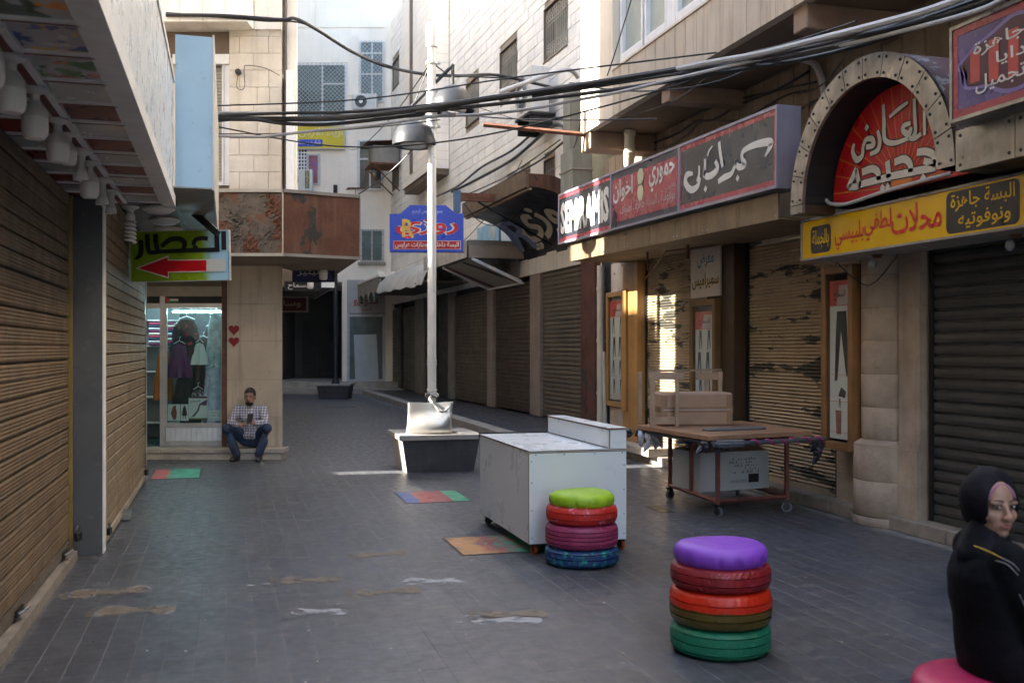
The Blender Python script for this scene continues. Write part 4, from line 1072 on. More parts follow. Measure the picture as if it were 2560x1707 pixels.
# yellow sign on the end building
ys = signbox('yellow_wall_sign', 'faded yellow sign with blue strip high on the white end building', EX(864)-EX(733), EZ(317)-EZ(375), 0.12, (*cf(EX(733)-6.0, 37.86), EZ(375)), -YAW, mat('faded_yellow_print', lin('#c8b428'), 0.4, var=0.1), M_alupaint, 0.03)
MB().box(0.04, EX(808)-EX(733), -0.012, -0.002, 0.10, 0.36).build('blue_strip', M_blueprint, ys)
lettering(ys, 'شارع بسمان', 0.1, 1.08, 0.12, 0.34, M_signwhite, -0.016)
lettering(ys, 'ازياء الاردن', 0.25, 1.92, 0.44, 0.82, mat('faded_white_print', (0.62,0.58,0.35), 0.5), -0.016)
def ac_unit(name, label, loc, rz, w_=0.82, h_=0.56, dep=0.3, fan=True, brand=None, group=None):
    t = thing(name, label, 'air conditioner', loc, rz, group)
    MB().box(0, w_, 0, dep, 0, h_).build('casing', mat('ac_white', (0.60,0.59,0.56), 0.5, var=0.08, streak=0.3, scol=(0.3,0.24,0.18)), t, bevel=0.015)
    if fan:
        cx, cz, r = w_*0.36, h_*0.5, h_*0.42
        MB().lathe([(r,0),(r,0.02),(r*0.93,0.022),(r*0.92,0.004)], 24).build('fan_ring', M_alupaint, t, loc=(cx,-0.001,cz), rot=(R(90),0,0), smooth=True)
        MB().lathe([(0,0.003),(r*0.92,0.003)], 24).build('fan_opening', M_darkmetal, t, loc=(cx,-0.001,cz), rot=(R(90),0,0))
        MB().lathe([(0,0.02),(r*0.3,0.02),(r*0.32,0.004)], 16).build('fan_hub', M_white, t, loc=(cx,-0.001,cz), rot=(R(90),0,0))
        gsp = MB()
        for k in range(4): gsp.tube([(r*(0.4+0.16*k)*math.cos(2*PI*i/20), -0.024, r*(0.4+0.16*k)*math.sin(2*PI*i/20)) for i in range(20)], 0.004, 4, closed=True)
        gsp.build('fan_guard', M_alu, t, loc=(cx,0,cz))
    return t
a1 = ac_unit('air_conditioner', 'white outdoor air conditioner under the tall window of the end building', (*cf(EX(884)-6.0, 37.62), EZ(279)), -YAW, EX(945)-EX(884), EZ(242)-EZ(279)+0.02)
lettering(a1, 'LG', 0.66, 0.82, 0.40, 0.47, mat('grey_red_print', (0.25,0.05,0.07), 0.5), -0.003, 0.01, ar=False)
a2 = ac_unit('air_conditioner', 'white outdoor air conditioner with dark vertical brand strip above the rusty canopy', (*cf(EX(700)-6.0, 37.6), EZ(481)), -YAW, EX(785)-EX(700), EZ(428)-EZ(481))
MB().box(1.04, 1.20, -0.006, -0.001, 0.08, 0.76).build('brand_strip', mat('dark_green_print', (0.02,0.06,0.06), 0.4), a2)
me_ = text_mesh('DAEWOO', 0.02, 0, False)
xs = [v.co.x for v in me_.vertices]; ys_ = [v.co.y for v in me_.vertices]
for v in me_.vertices:
    u = (v.co.x-min(xs))/(max(xs)-min(xs)); q = (v.co.y-min(ys_))/(max(ys_)-min(ys_)); v.co = (1.065+0.11*q, -0.009, 0.74-0.64*u)
me_.materials.clear(); me_.materials.append(mat('pale_yellow_print', (0.55,0.5,0.25), 0.5)); link('lettering', me_, a2)
t = thing('rusty_bracket_shelf', 'rusty angle-iron shelf under the end building\'s lower window', 'bracket', (*cf(EX(870)-6.0, 37.6), EZ(478)), -YAW)
MB().tube([(0,0,0),(0.75,0,0.05)], 0.025, 4).tube([(0,0.3,0.1),(0.75,0.3,0.1)], 0.025, 4).tube([(0,0,0),(0,0.3,0.1)], 0.02, 4).tube([(0.55,0,0.05),(0.95,-0.1,1.2)], 0.022, 4).tube([(0.35,0,-1.6),(0.35,0,0.05)], 0.012, 4).build('angle_iron', M_rustbar, t)
# ================================================================== stone building along the right, far half
RZM = -PI/2+0.035
mb_ = thing('limestone_building', 'tall limestone building with barred windows above a row of shuttered shops', 'building', (6.45, 25, 0), RZM)
OPEN = [(4.46,5.87,7.82,8.95),(1.23,2.58,7.80,8.93),(-1.95,-0.67,7.79,8.92),(-9.25,-8.20,7.46,8.69),(-9.25,-8.15,11.45,12.36),(-12.47,-11.25,11.39,12.40),
        (4.46,5.13,5.05,5.69),(2.82,3.53,5.10,5.68),(1.81,2.4,5.15,5.64),(-12.5,-11.3,7.6,8.7)]
# backing wall, cut around the openings by vertical strips
def wall_with_openings(x0, x1, z0, z1, ops, y0, y1, mb):
    xs = sorted({x0, x1, *[q for o_ in ops for q in o_[:2]]})
    for a, b in zip(xs[:-1], xs[1:]):
        cuts = sorted([(o_[2], o_[3]) for o_ in ops if o_[0] <= a+1e-6 and o_[1] >= b-1e-6])
        z = z0
        for c0, c1 in cuts:
            if c0 > z: mb.box(a, b, y0, y1, z, c0)
            z = max(z, c1)
        if z < z1: mb.box(a, b, y0, y1, z, z1)
wm = MB(); wall_with_openings(-14.6, 9.6, 3.3, 14.0, OPEN, 0.0, 0.30, wm); wm.box(-14.6, 9.6, 0.45, 0.9, 0, 14.0)
wm.build('wall', M_joint, mb_)
CH, BL = 0.25, 0.56
allb = []; z = 5.85; r_ = 0
while z < 13.9:
    x = -14.6 - (0.28 if r_ % 2 else 0.0)
    while x < 9.6:
        a, b = max(x, -14.6), min(x+BL*random.choice((0.8,1,1,1.25)), 9.6); x = x if False else b
        segs = [(a, b)]
        for o_ in OPEN:
            if z+CH > o_[2]+0.04 and z < o_[3]-0.04:
                ns = []
                for s0, s1 in segs:
                    if o_[1] <= s0 or o_[0] >= s1: ns.append((s0, s1)); continue
                    if s0 < o_[0]: ns.append((s0, o_[0]))
                    if s1 > o_[1]: ns.append((o_[1], s1))
                segs = ns
        for s0, s1 in segs:
            if s1-s0 > 0.05: allb.append((s0, s1, z, CH))
    z += CH; r_ += 1
zz = 3.30                                   # larger smooth slabs below
while zz < 5.8:
    x = -14.6
    while x < 9.6:
        b = min(x+0.62, 9.6); segs = [(x, b)]
        for o_ in OPEN:
            if zz+0.42 > o_[2]+0.03 and zz < o_[3]-0.03:
                ns = []
                for s0, s1 in segs:
                    if o_[1] <= s0 or o_[0] >= s1: ns.append((s0, s1)); continue
                    if s0 < o_[0]: ns.append((s0, o_[0]))
                    if s1 > o_[1]: ns.append((o_[1], s1))
                segs = ns
        for s0, s1 in segs:
            if s1-s0 > 0.05: allb.append((s0, s1, zz, min(0.425, 5.85-zz)))
        x = b
    zz += 0.425
def vis(b): return b[2] < 1.65+0.36*(25-b[0]) and b[0] < 9.0
order = sorted([b for b in allb if vis(b) and b[2] > 4.2], key=lambda b: -b[0])[:300]
oset = set(order)
random.seed(3)
unit = [stone_block(1, 1, 0.022, 0.010, 3, 1).mesh('stone_block', M_stone_b) for _ in range(4)]
for b in order:
    o_ = link('stone_block', random.choice(unit), mb_, (b[0]+0.007, -0.001, b[2]+0.007))
    o_.scale = (b[1]-b[0]-0.014, random.uniform(0.85, 1.15), b[3]-0.014)
rst = MB()
for b in allb:
    if b in oset: continue
    e = 0.022+random.uniform(0, 0.006)
    rst.box(b[0]+0.008, b[1]-0.008, -e, -0.001, b[2]+0.008, b[2]+b[3]-0.008)
q = rst.build('far_stone_blocks', M_stone_b, mb_); q['kind'] = 'stuff'
# windows with wrought grilles
for k, (a, b, z0, z1) in enumerate(OPEN):
    wx = sub('window', mb_, (a, 0.0, z0))
    W_, H_ = b-a, z1-z0
    MB().box(0, W_, 0.22, 0.24, 0, H_).build('pane', M_glasspale if k < 6 else M_glassdark, wx)
    rv = MB(); rv.box(-0.02, 0.0, -0.03, 0.22, 0, H_); rv.box(W_, W_+0.02, -0.03, 0.22, 0, H_); rv.box(-0.02, W_+0.02, -0.03, 0.22, H_, H_+0.02); rv.box(-0.02, W_+0.02, -0.05, 0.22, -0.03, 0.0)
    rv.build('reveal', M_soffit, wx)
    g_ = MB()
    n = max(3, int(W_/0.12))
    for i in range(n+1):
        xx = 0.03+(W_-0.06)*i/n
        g_.box(xx-0.009, xx+0.009, 0.02, 0.04, 0, H_)
    if k < 4:
        for i in range(n):
            xx = 0.03+(W_-0.06)*(i+0.5)/n
            for zz in (0.10, 0.24, H_-0.10, H_-0.24):
                g_.tube([(xx+0.05*math.cos(2*PI*j/8), 0.03, zz+0.055*math.sin(2*PI*j/8)) for j in range(8)], 0.012, 4, closed=True)
    for zz in (0.02, 0.36*min(1,H_), H_-0.34*min(1,H_), H_-0.02): g_.box(0, W_, 0.041, 0.055, zz-0.01, zz+0.01)
    g_.build('grille', mat('beige_iron_grille', (0.34,0.30,0.24), 0.6, 0.2, var=0.2), wx)
# projecting bay
by = sub('projecting_bay', mb_, (-8.1, 0, 6.95))
bay = MB(); bay.box(0, 4.3, -0.55, -0.03, 0, 7.0)
bay.build('bay_wall', M_joint, by)
bm_ = stone_block(1,1,0.012,0.004,2,1).mesh('bay_block', M_plaster)
for r_ in range(26):
    for c_ in range(4):
        x0 = 4.3*c_/4; o_ = link('bay_block', bm_, by, (x0+0.004, -0.551, r_*0.26+0.004)); o_.scale = (4.3/4-0.008, 1, 0.252)
    o_ = link('bay_block', bm_, by, (4.302, -0.546, r_*0.26+0.004), (0,0,R(90))); o_.scale = (0.50, 1, 0.252)
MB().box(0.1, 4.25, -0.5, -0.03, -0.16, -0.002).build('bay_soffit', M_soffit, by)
sl = MB(); sl.box(1.3, 1.7, -0.585, -0.566, 0.3, 6.5); sl.build('bay_slot_window', M_soffit, by)
# ground floor: shutters and posts
M_post = mat('pinkish_post', (0.28,0.225,0.185), 0.75, var=0.15, streak=0.4)
shutter(mb_, (-3.40, 0.05, 0), 0, 3.45, 0.20, 3.2, 0.094, 'flat', M_shut_rosy)
shutter(mb_, (0.66, 0.05, 0), 0, 2.80, 0.20, 3.2, 0.094, 'flat', M_shut_rosy2)
shutter(mb_, (4.20, 0.05, 0), 0, 2.44, 0.20, 3.66, 0.094, 'flat', M_shut_rosy)
shutter(mb_, (-10.8, 0.05, 0), 0, 2.1, 0.20, 3.1, 0.13, 'flat', M_shut_rosy)
shutter(mb_, (-14.0, 0.05, 0), 0, 2.7, 0.20, 3.1, 0.13, 'flat', M_shut_rosy)
for a, b, m_ in ((0.08,0.64,M_post),(3.50,4.17,M_post),(-4.0,-3.44,M_conc),(-5.2,-4.02,M_shut_dark),(-6.9,-5.4,M_black),(-8.6,-7.2,M_conc),(-11.2,-10.85,M_wood_dark)):
    MB().box(a, b, -0.02, 0.2, 0.16, 3.30).build('post', m_, mb_)
rp = MB(); rp.box(6.68, 7.05, -0.06, 0.3, 0.16, 3.7); rp.box(7.06, 7.55, -0.12, 0.3, 0.16, 3.9)
rp.build('rusty_post', mat('rust_brown_panel', (0.13,0.055,0.04), 0.65, 0.2, var=0.3, vs=1.5, chip=(0.045,0.045,0.05), cth=0.56, cs=1.3), mb_)
MB().box(-14.6, 9.6, 0.1, 0.44, 3.2, 3.31).build('beam', M_black, mb_)
MB().box(7.56, 9.6, -0.02, 0.44, 0, 3.3).build('plain_wall', M_conc, mb_)
# raised walk along the shops with pale edge stones
wk = link('raised_walk', None); tag(wk, 'raised walk in front of the far shops', kind='structure')
MB().hexa([(4.98,15.5,0),(7.0,15.5,0),(6.3,39.2,0),(4.98,39.2,0)], [(4.98,15.5,0.14),(7.0,15.5,0.14),(6.3,39.2,0.14),(4.98,39.2,0.14)]).build('walk_paving', M_tile, wk)
y = 15.6; k = 0
while y < 39:
    MB().box(4.68, 4.976, y+0.004, y+1.096, 0.0, 0.15).build('edge_stone', M_stepstone, wk, bevel=0.006); y += 1.1

# cove sign canopy
cvl = thing('cove_canopy', 'curved rusty sign canopy with cream Arabic letters on its dark hollow face', 'awning', (6.55, 22.2, 3.6), RZM)
# local: x 0..4.4 towards the camera, y negative out from the wall, z up
prof = []
for i in range(13):
    a = PI/2*i/12
    prof.append((-1.32*(1-math.cos(a)), 1.06*math.sin(a)))
prof = [(-0.02,-0.28)]+[(y_-0.02, z_) for y_, z_ in prof]
M_cove = mat('dark_hollow_face', (0.028,0.027,0.028), 0.5, var=0.3, vs=1.5)
MB().sheet(prof, 'x', 0, 4.4).build('hollow_face', M_cove, cvl, smooth=True)
back = [(y_+0.02, z_+0.22) if i else (0.0, -0.28) for i, (y_, z_) in enumerate(prof)]
pl = prof+list(reversed([(max(y_, -1.34)+0.0, z_+0.26) for y_, z_ in prof[1:]]))
for x0, x1 in ((-0.06, 0.0), (4.4, 4.46)):
    m2 = MB()
    n = len(prof)
    up = [(y_, min(1.30, z_+0.30)) for y_, z_ in prof]
    for i in range(n-1):
        m2.hexa([(x0,*prof[i]),(x1,*prof[i]),(x1,*prof[i+1]),(x0,*prof[i+1])], [(x0,*up[i]),(x1,*up[i]),(x1,*up[i+1]),(x0,*up[i+1])])
    m2.build('end_plate', M_rust, cvl)
up = [(y_, min(1.30, z_+0.30)) for y_, z_ in prof]
MB().sheet(up, 'x', -0.05, 4.45).build('top_sheet', M_rust, cvl)
MB().box(-0.06, 4.46, -1.40, -1.335, 1.04, 1.36).build('front_lip', mat('brown_lip_wood', (0.13,0.085,0.05), 0.7, var=0.3, vs=6), cvl)
MB().box(-0.04, 4.44, -1.33, -1.27, 1.0, 1.037).build('lip_batten', M_wood_raw, cvl)
def on_cove(u, v):                        # u along the canopy, v 0..1 up the hollow
    a = PI/2*v
    return (u, -1.32*(1-math.cos(a))-0.02, 1.06*math.sin(a)), (-math.cos(a)*0.0-math.sin(a)*0, 0)
def cove_text(s, u0, u1, v0, v1, m, ar=True, bold=0.02, lift=0.03, name='lettering'):
    me = text_mesh(s, bold, 0, ar, 0.0)
    xs = [p.co.x for p in me.vertices]; ys = [p.co.y for p in me.vertices]
    for p in me.vertices:
        u = u0+(p.co.x-min(xs))/(max(xs)-min(xs))*(u1-u0); v = v0+(p.co.y-min(ys))/(max(ys)-min(ys))*(v1-v0)
        a = PI/2*v
        ny, nz = -math.cos(a)*1.0, -math.sin(a)*1.0
        ny, nz = -(1.06*math.cos(a)), -(1.32*math.sin(a)); l_ = math.hypot(ny, nz)
        p.co = (u, -1.32*(1-math.cos(a))-0.02+ny/l_*lift, 1.06*math.sin(a)+nz/l_*lift)
    me.materials.clear(); me.materials.append(m); link(name, me, cvl)
cove_text('روزي', 0.95, 4.2, 0.12, 0.72, mat('cream_letter', (0.50,0.44,0.33), 0.5, var=0.1), bold=0.035)
cove_text('R', 0.35, 1.5, 0.16, 0.66, mat('grey_blue_letter', (0.13,0.17,0.30), 0.5), ar=False, bold=0.01, lift=0.04)

# flat white canopy with painted inclined panel beside it
wc = thing('flat_canopy', 'flat beige metal canopy with a painted panel tilted beneath it', 'awning', (6.5, 23.9, 3.7), RZM)
MB().box(-2.6, 2.0, -1.34, -0.03, 0.28, 0.40).build('deck', M_conc, wc)
MB().box(1.95, 2.0, -1.34, -0.03, 0.0, 0.279).build('end_fascia', mat('beige_fascia', (0.36,0.29,0.24), 0.65, var=0.15), wc)
rb = MB(); pts = []
for i in range(60): pts += [(-2.6+i*0.076, -1.36 if i % 2 else -1.34)]
rb.sheet(pts, 'z', 0.02, 0.40); rb.build('ribbed_fascia', mat('ribbed_pale_fascia', (0.46,0.42,0.37), 0.6, 0.1, var=0.15, streak=0.5, scol=(0.22,0.15,0.10)), wc)
ip = sub('tilted_panel', wc)
MB().hexa([(-0.7,-1.25,-0.02),(1.94,-1.25,-0.02),(1.94,-0.08,-0.53),(-0.7,-0.08,-0.53)], [(-0.7,-1.24,0.01),(1.94,-1.24,0.01),(1.94,-0.07,-0.50),(-0.7,-0.07,-0.50)]).build('board', mat('cream_board', (0.42,0.37,0.28), 0.6, var=0.12), ip)
def on_board(u, v, e=0.006): return (-0.7+2.64*u, -1.25+1.17*v-e*0.4, -0.02-0.51*v-e*0.9)
def board_poly(name, q, m_):
    MB().add([on_board(u, v) for u, v in q], [tuple(range(len(q)))]).build(name, m_, ip)
board_poly('painted_necktie', [(0.02,0.02),(0.12,0.0),(0.16,0.4),(0.26,0.97),(0.14,0.98),(0.06,0.4)], mat('dark_red_paint', (0.12,0.015,0.02), 0.6))
board_poly('painted_feather', [(0.62,0.02),(0.70,0.0),(0.86,0.4),(0.92,0.75),(0.84,0.78),(0.74,0.42)], mat('black_green_paint', (0.03,0.035,0.03), 0.6))
board_poly('painted_tail', [(0.84,0.72),(0.94,0.70),(0.98,0.97),(0.88,0.98)], mat('ochre_paint', (0.30,0.13,0.03), 0.6))
MB().box(-0.75, 1.99, -0.10, -0.03, -0.57, -0.531).build('panel_trim', M_white, ip)
e_ = MB()
for x0 in (-0.745, 1.945): e_.hexa([(x0,-1.28,-0.05),(x0+0.045,-1.28,-0.05),(x0+0.045,-0.08,-0.57),(x0,-0.08,-0.57)], [(x0,-1.28,0.02),(x0+0.045,-1.28,0.02),(x0+0.045,-0.08,-0.49),(x0,-0.08,-0.49)])
e_.build('panel_trim', M_white, ip)
t = thing('blue_board', 'peeling sky-blue board standing on the flat canopy', 'board', (6.1, 23.4, 4.105), RZM)
MB().box(-0.9, 0.95, -0.05, 0.0, 0.0, 0.55).build('board', mat('peeling_sky_blue_paint', (0.22,0.42,0.55), 0.6, chip=(0.5,0.48,0.42), cth=0.58, cs=3, cscale=(1,1,0.4)), t)
# older bent sheet canopy further on
oc = thing('bent_sheet_canopy', 'bent pale sheet-metal canopy with torn edge beyond the flat one', 'awning', (6.3, 29.0, 3.6), RZM)
pf = [(-0.05,0.75),(-0.5,0.70),(-0.95,0.52),(-1.25,0.22),(-1.36,-0.10)]
sh_ = MB(); n = 20; vs = []
for i in range(n+1):
    for (y_, z_) in pf: vs.append((-4.5+6.9*i/n, y_+0.02*math.sin(i*1.9)+0.02*(i % 2), z_-0.14*(i/n)+0.03*math.sin(i*1.3+y_*3)))
sh_.add(vs, [(i*5+j, i*5+j+1, (i+1)*5+j+1, (i+1)*5+j) for i in range(n) for j in range(4)])
sh_.build('sheet', mat('weathered_pale_sheet', (0.50,0.47,0.42), 0.5, 0.2, var=0.15, streak=0.6, scol=(0.22,0.14,0.09), spots=0.2, spotcol=(0.2,0.1,0.06)), oc, smooth=True)
MB().box(-4.5, 2.4, -1.3, -0.05, -0.16, -0.12).build('underside', M_soffit, oc)
sc_ = thing('scalloped_canopy', 'old canopy with scalloped front over the farthest shutters', 'awning', (6.12, 36.3, 3.3), RZM)
sp = MB()
for k in range(5):
    x0 = -2.8+k*1.1
    arc = [(x0, 0.75), (x0, 0.0)]+[(x0+0.55-0.5*math.cos(PI*i/8), 0.0+0.34*math.sin(PI*i/8)) for i in range(9)]+[(x0+1.1, 0.0), (x0+1.1, 0.75)]
    for i in range(1, len(arc)-2):
        a, b = arc[i], arc[i+1]
        sp.hexa([(a[0],-1.30,a[1]),(b[0],-1.30,b[1]),(b[0],-1.24,b[1]),(a[0],-1.24,a[1])], [(a[0],-1.30,0.75),(b[0]+1e-4,-1.30,0.75),(b[0]+1e-4,-1.24,0.75),(a[0],-1.24,0.75)])
sp.build('scalloped_front', M_conc, sc_)
random.seed(5)
tp = MB(); tp.box(-2.9, 2.8, -1.32, -0.03, 0.76, 0.84)
for k in range(36):
    x0 = random.uniform(-2.8, 2.6); y0 = random.uniform(-1.3, -0.3); a = random.uniform(0.08, 0.3)
    z0 = 0.84
    tp.hexa([(x0,y0,z0),(x0+a,y0,z0),(x0+a,y0+a,z0),(x0,y0+a,z0)], [(x0+random.uniform(-.1,.1),y0,z0+random.uniform(.02,.22)),(x0+a,y0+random.uniform(-.1,.1),z0+random.uniform(.02,.22)),(x0+a*0.8,y0+a,z0+random.uniform(.02,.15)),(x0,y0+a*0.8,z0+random.uniform(.02,.15))])
tp.build('broken_roofing', M_plaster, sc_)

# blue projecting shop sign on a bracket
bs_x, bs_y = cf(-2.459, 20.0)
bsn = thing('projecting_blue_sign', 'blue projecting sign with red lettering and golden R, held out on a steel bracket', 'sign', (bs_x, bs_y, 3.587), -YAW)
out = [(0.0,0.0),(1.48,0.0),(1.48,0.77),(1.32,0.78),(1.13,0.935),(0.41,0.94),(0.22,0.77),(0.0,0.76)]
MB().prism(out, 'y', 0.0, 0.16).build('box', M_blueprint, bsn)
MB().prism([(0.075,0.05),(1.43,0.05),(1.43,0.225),(0.075,0.225)], 'y', -0.004, -0.001).build('red_strip_outline', M_signwhite, bsn)
MB().prism([(0.085,0.058),(1.42,0.058),(1.42,0.217),(0.085,0.217)], 'y', -0.007, -0.0045).build('red_strip', M_red, bsn)
lettering(bsn, 'البسة داخلية وجهازات عرايس', 0.11, 1.39, 0.075, 0.205, M_signwhite, -0.009, 0.02)
lettering(bsn, 'روزي', 0.13, 1.38, 0.27, 0.66, M_signwhite, -0.003, 0.055)
lettering(bsn, 'روزي', 0.13, 1.38, 0.27, 0.66, M_redsat, -0.005, 0.022)
lettering(bsn, 'R', 0.25, 0.50, 0.30, 0.66, mat('gold_print', (0.62,0.38,0.06), 0.4), -0.007, 0.03, ar=False)
lettering(bsn, 'بسم الله الرحمن الرحيم', 0.46, 1.06, 0.74, 0.87, mat('pale_blue_print', (0.40,0.48,0.70), 0.4), -0.003, 0.0)
t = thing('sign_bracket', 'blue and brown steel bracket holding the projecting blue sign', 'bracket', (4.7, 19.7, 4.50), 0)
MB().box(-0.3, -0.18, -0.08, 0.08, -0.1, 0.34).build('upright', mat('blue_bracket_paint', (0.06,0.12,0.22), 0.5, var=0.3), t)
MB().box(-0.178, 2.0, -0.06, 0.06, 0.14, 0.30).build('arm', M_rustbar, t)
MB().tube([(0.2,0,0.13),(1.95,0.3,-0.7)], 0.02, 6).build('stay', M_darkmetal, t)

# window air conditioner hood on the far corner, outdoor units, duct
t = thing('window_cooler', 'old window air cooler under a rusty hood high on the limestone wall', 'air conditioner', (5.75, 36.6, 8.35), RZM)
MB().box(-0.35, 0.75, -0.75, 0.2, 0.0, 0.62).build('casing', M_conc, t, bevel=0.01)
MB().box(-0.1, 0.15, -0.765, -0.751, 0.05, 0.57).build('vent', M_darkmetal, t)
MB().hexa([(-0.6,-1.0,0.70),(0.9,-1.0,0.70),(0.9,0.2,0.82),(-0.6,0.2,0.82)], [(-0.6,-1.0,0.72),(0.9,-1.0,0.72),(0.9,0.2,0.84),(-0.6,0.2,0.84)]).build('hood', M_rustbar, t)
MB().box(-0.5, 0.85, -0.85, 0.2, -0.07, -0.01).tube([(-0.4,-0.8,-0.05),(-0.4,0.2,-1.0)], 0.025, 4).tube([(0.8,-0.8,-0.05),(0.8,0.2,-1.0)], 0.025, 4).build('bracket', M_rustbar, t)
def fl_unit(name, label, loc, rz, w_, h_, dep):
    t = ac_unit(name, label, loc, rz, w_, h_, dep)
    b = MB(); b.box(0.02, w_-0.02, -0.05, 0.55, -0.06, -0.01); b.box(0.06, 0.11, 0.0, 0.5, -0.35, -0.06); b.box(w_-0.11, w_-0.06, 0.0, 0.5, -0.35, -0.06)
    b.build('bracket', M_darkmetal, t)
    return t
fl_unit('air_conditioner', 'pale outdoor air conditioner with its fan seen edge-on below the barred windows', (5.98, 20.6, 6.55), RZM, 0.95, 0.95, 0.4)
fl_unit('air_conditioner', 'pale air conditioner seen from below beside the sunlit corner', (5.9, 17.2, 5.62), RZM, 0.9, 0.75, 0.36)
t = thing('ventilation_duct', 'grey-green sheet-metal duct elbow beside the sunlit corner of the cream building', 'duct', (5.7, 15.6, 4.2), 0)
MB().box(-0.25, 0.12, -0.1, 0.5, -0.15, 0.75).build('flange_box', mat('galvanised_green_grey', (0.22,0.225,0.20), 0.55, 0.35, var=0.15, streak=0.3), t, bevel=0.01)
MB().box(-0.27, 0.14, -0.12, 0.52, 0.40, 0.43).box(-0.27, 0.14, -0.12, 0.52, -0.15, -0.12).build('flange_band', M_conc, t)
MB().lathe([(0.0,-0.35),(0.22,-0.35),(0.42,-0.05),(0.45,0.30),(0.45,0.75),(0.0,0.75)], 24, (0.50,0.1,0.05)).build('elbow', mat('olive_duct_sheet', (0.20,0.19,0.13), 0.55, 0.3, var=0.15), t, smooth=True)
MB().box(-0.2, 0.25, 0.15, 0.5, 0.75, 1.9).build('riser', MATS['galvanised_green_grey'], t)
SEM = [[(6.13, 0.326, 0.019), (6.207, 0.391, 0.062), (6.231, 0.443, 0.078), (6.012, 0.469, 0.072), (5.81, 0.467, 0.062), (5.7, 0.441, 0.056), (5.692, 0.377, 0.056), (5.745, 0.316, 0.072), (5.625, 0.306, 0.066), (5.55, 0.38, 0.05)], [(5.572, 0.383, 0.047), (5.531, 0.31, 0.05), (5.462, 0.26, 0.057), (5.322, 0.248, 0.068), (5.193, 0.222, 0.052)], [(5.604, 0.198, 0.075)], [(5.207, 0.633, 0.052), (5.242, 0.492, 0.058), (5.288, 0.359, 0.051)], [(5.125, 0.449, 0.052), (5.178, 0.365, 0.069), (5.06, 0.314, 0.077), (4.924, 0.32, 0.071), (4.878, 0.384, 0.053)], [(4.946, 0.528, 0.025), (4.985, 0.578, 0.028), (5.06, 0.614, 0.017)], [(4.894, 0.508, 0.046), (4.894, 0.395, 0.05), (4.863, 0.315, 0.05)], [(4.754, 0.46, 0.039), (4.754, 0.36, 0.047), (4.706, 0.295, 0.047)], [(4.61, 0.395, 0.04), (4.463, 0.404, 0.074), (4.423, 0.321, 0.085), (4.562, 0.225, 0.08), (4.722, 0.242, 0.065), (4.785, 0.326, 0.043)], [(4.909, 0.187, 0.078)]]
AR1 = [[(0.254, 0.685, 0.034), (0.26, 0.563, 0.039), (0.27, 0.431, 0.039), (0.241, 0.39, 0.039)], [(0.369, 0.564, 0.031), (0.373, 0.465, 0.033), (0.378, 0.372, 0.031)], [(0.335, 0.391, 0.034), (0.257, 0.371, 0.039), (0.19, 0.389, 0.039)], [(0.21, 0.501, 0.034), (0.129, 0.497, 0.042), (0.121, 0.457, 0.045), (0.19, 0.421, 0.053), (0.218, 0.468, 0.034)], [(-0.13, 0.728, 0.038), (-0.121, 0.584, 0.044), (-0.118, 0.463, 0.046), (-0.079, 0.409, 0.046), (0.031, 0.381, 0.04), (0.178, 0.387, 0.034)], [(-0.205, 0.53, 0.033), (-0.177, 0.442, 0.047), (-0.2, 0.37, 0.047), (-0.306, 0.351, 0.031)], [(-0.527, 0.484, 0.034), (-0.546, 0.413, 0.049), (-0.49, 0.34, 0.057), (-0.415, 0.36, 0.048), (-0.402, 0.431, 0.037)], [(-0.402, 0.431, 0.039), (-0.36, 0.485, 0.042), (-0.279, 0.474, 0.05), (-0.261, 0.42, 0.047), (-0.36, 0.421, 0.042)], [(-0.351, 0.584, 0.067)], [(-0.05, 0.606, 0.03), (0.064, 0.645, 0.035), (0.181, 0.674, 0.026)]]
AR2 = [[(-0.623, 0.115, 0.049), (-0.556, 0.185, 0.057), (-0.495, 0.264, 0.048)], [(-0.495, 0.261, 0.048), (-0.48, 0.184, 0.057), (-0.462, 0.113, 0.057), (-0.603, 0.122, 0.058)], [(-0.462, 0.119, 0.057), (-0.261, 0.121, 0.061), (-0.036, 0.117, 0.059)], [(-0.415, 0.219, 0.062), (-0.279, 0.224, 0.064), (-0.2, 0.182, 0.061), (-0.191, 0.115, 0.055)], [(-0.079, 0.254, 0.06), (-0.067, 0.181, 0.06), (-0.062, 0.115, 0.06)], [(-0.036, 0.122, 0.059), (0.21, 0.113, 0.06), (0.501, 0.102, 0.058)], [(0.014, 0.226, 0.059), (0.129, 0.232, 0.061), (0.202, 0.182, 0.06), (0.21, 0.113, 0.058)], [(0.288, 0.255, 0.057), (0.396, 0.24, 0.059), (0.489, 0.187, 0.061), (0.501, 0.104, 0.056)], [(0.366, 0.174, 0.051), (0.501, 0.129, 0.056)], [(-0.142, 0.043, 0.074)], [(-0.073, 0.043, 0.068)], [(0.358, 0.041, 0.075)]]
# ================================================================== cream building along the right, near half
cr = thing('cream_building', 'cream clad building on the right with shops, overhanging upper floor and half-round stone column', 'building', (6.0, 9, 0))
w = MB(); w.box(6.06, 10, -14, 15.45, 0, 4.735); w.box(5.95, 6.055, 14.95, 15.45, 0, 3.2)
w.build('wall', M_black, cr, world=True)
MB().box(5.96, 10, 15.455, 15.50, 0, 12).build('end_wall', M_creamrender, cr, world=True)
# tan slabs between shop fronts and overhang
y = 15.45; k = 0
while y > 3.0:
    MB().box(5.95+random.uniform(0,0.004), 6.05, y-0.30, y-0.006, 2.95, 4.73).build('wall_slab', M_tanwall, cr, world=True); y -= 0.306
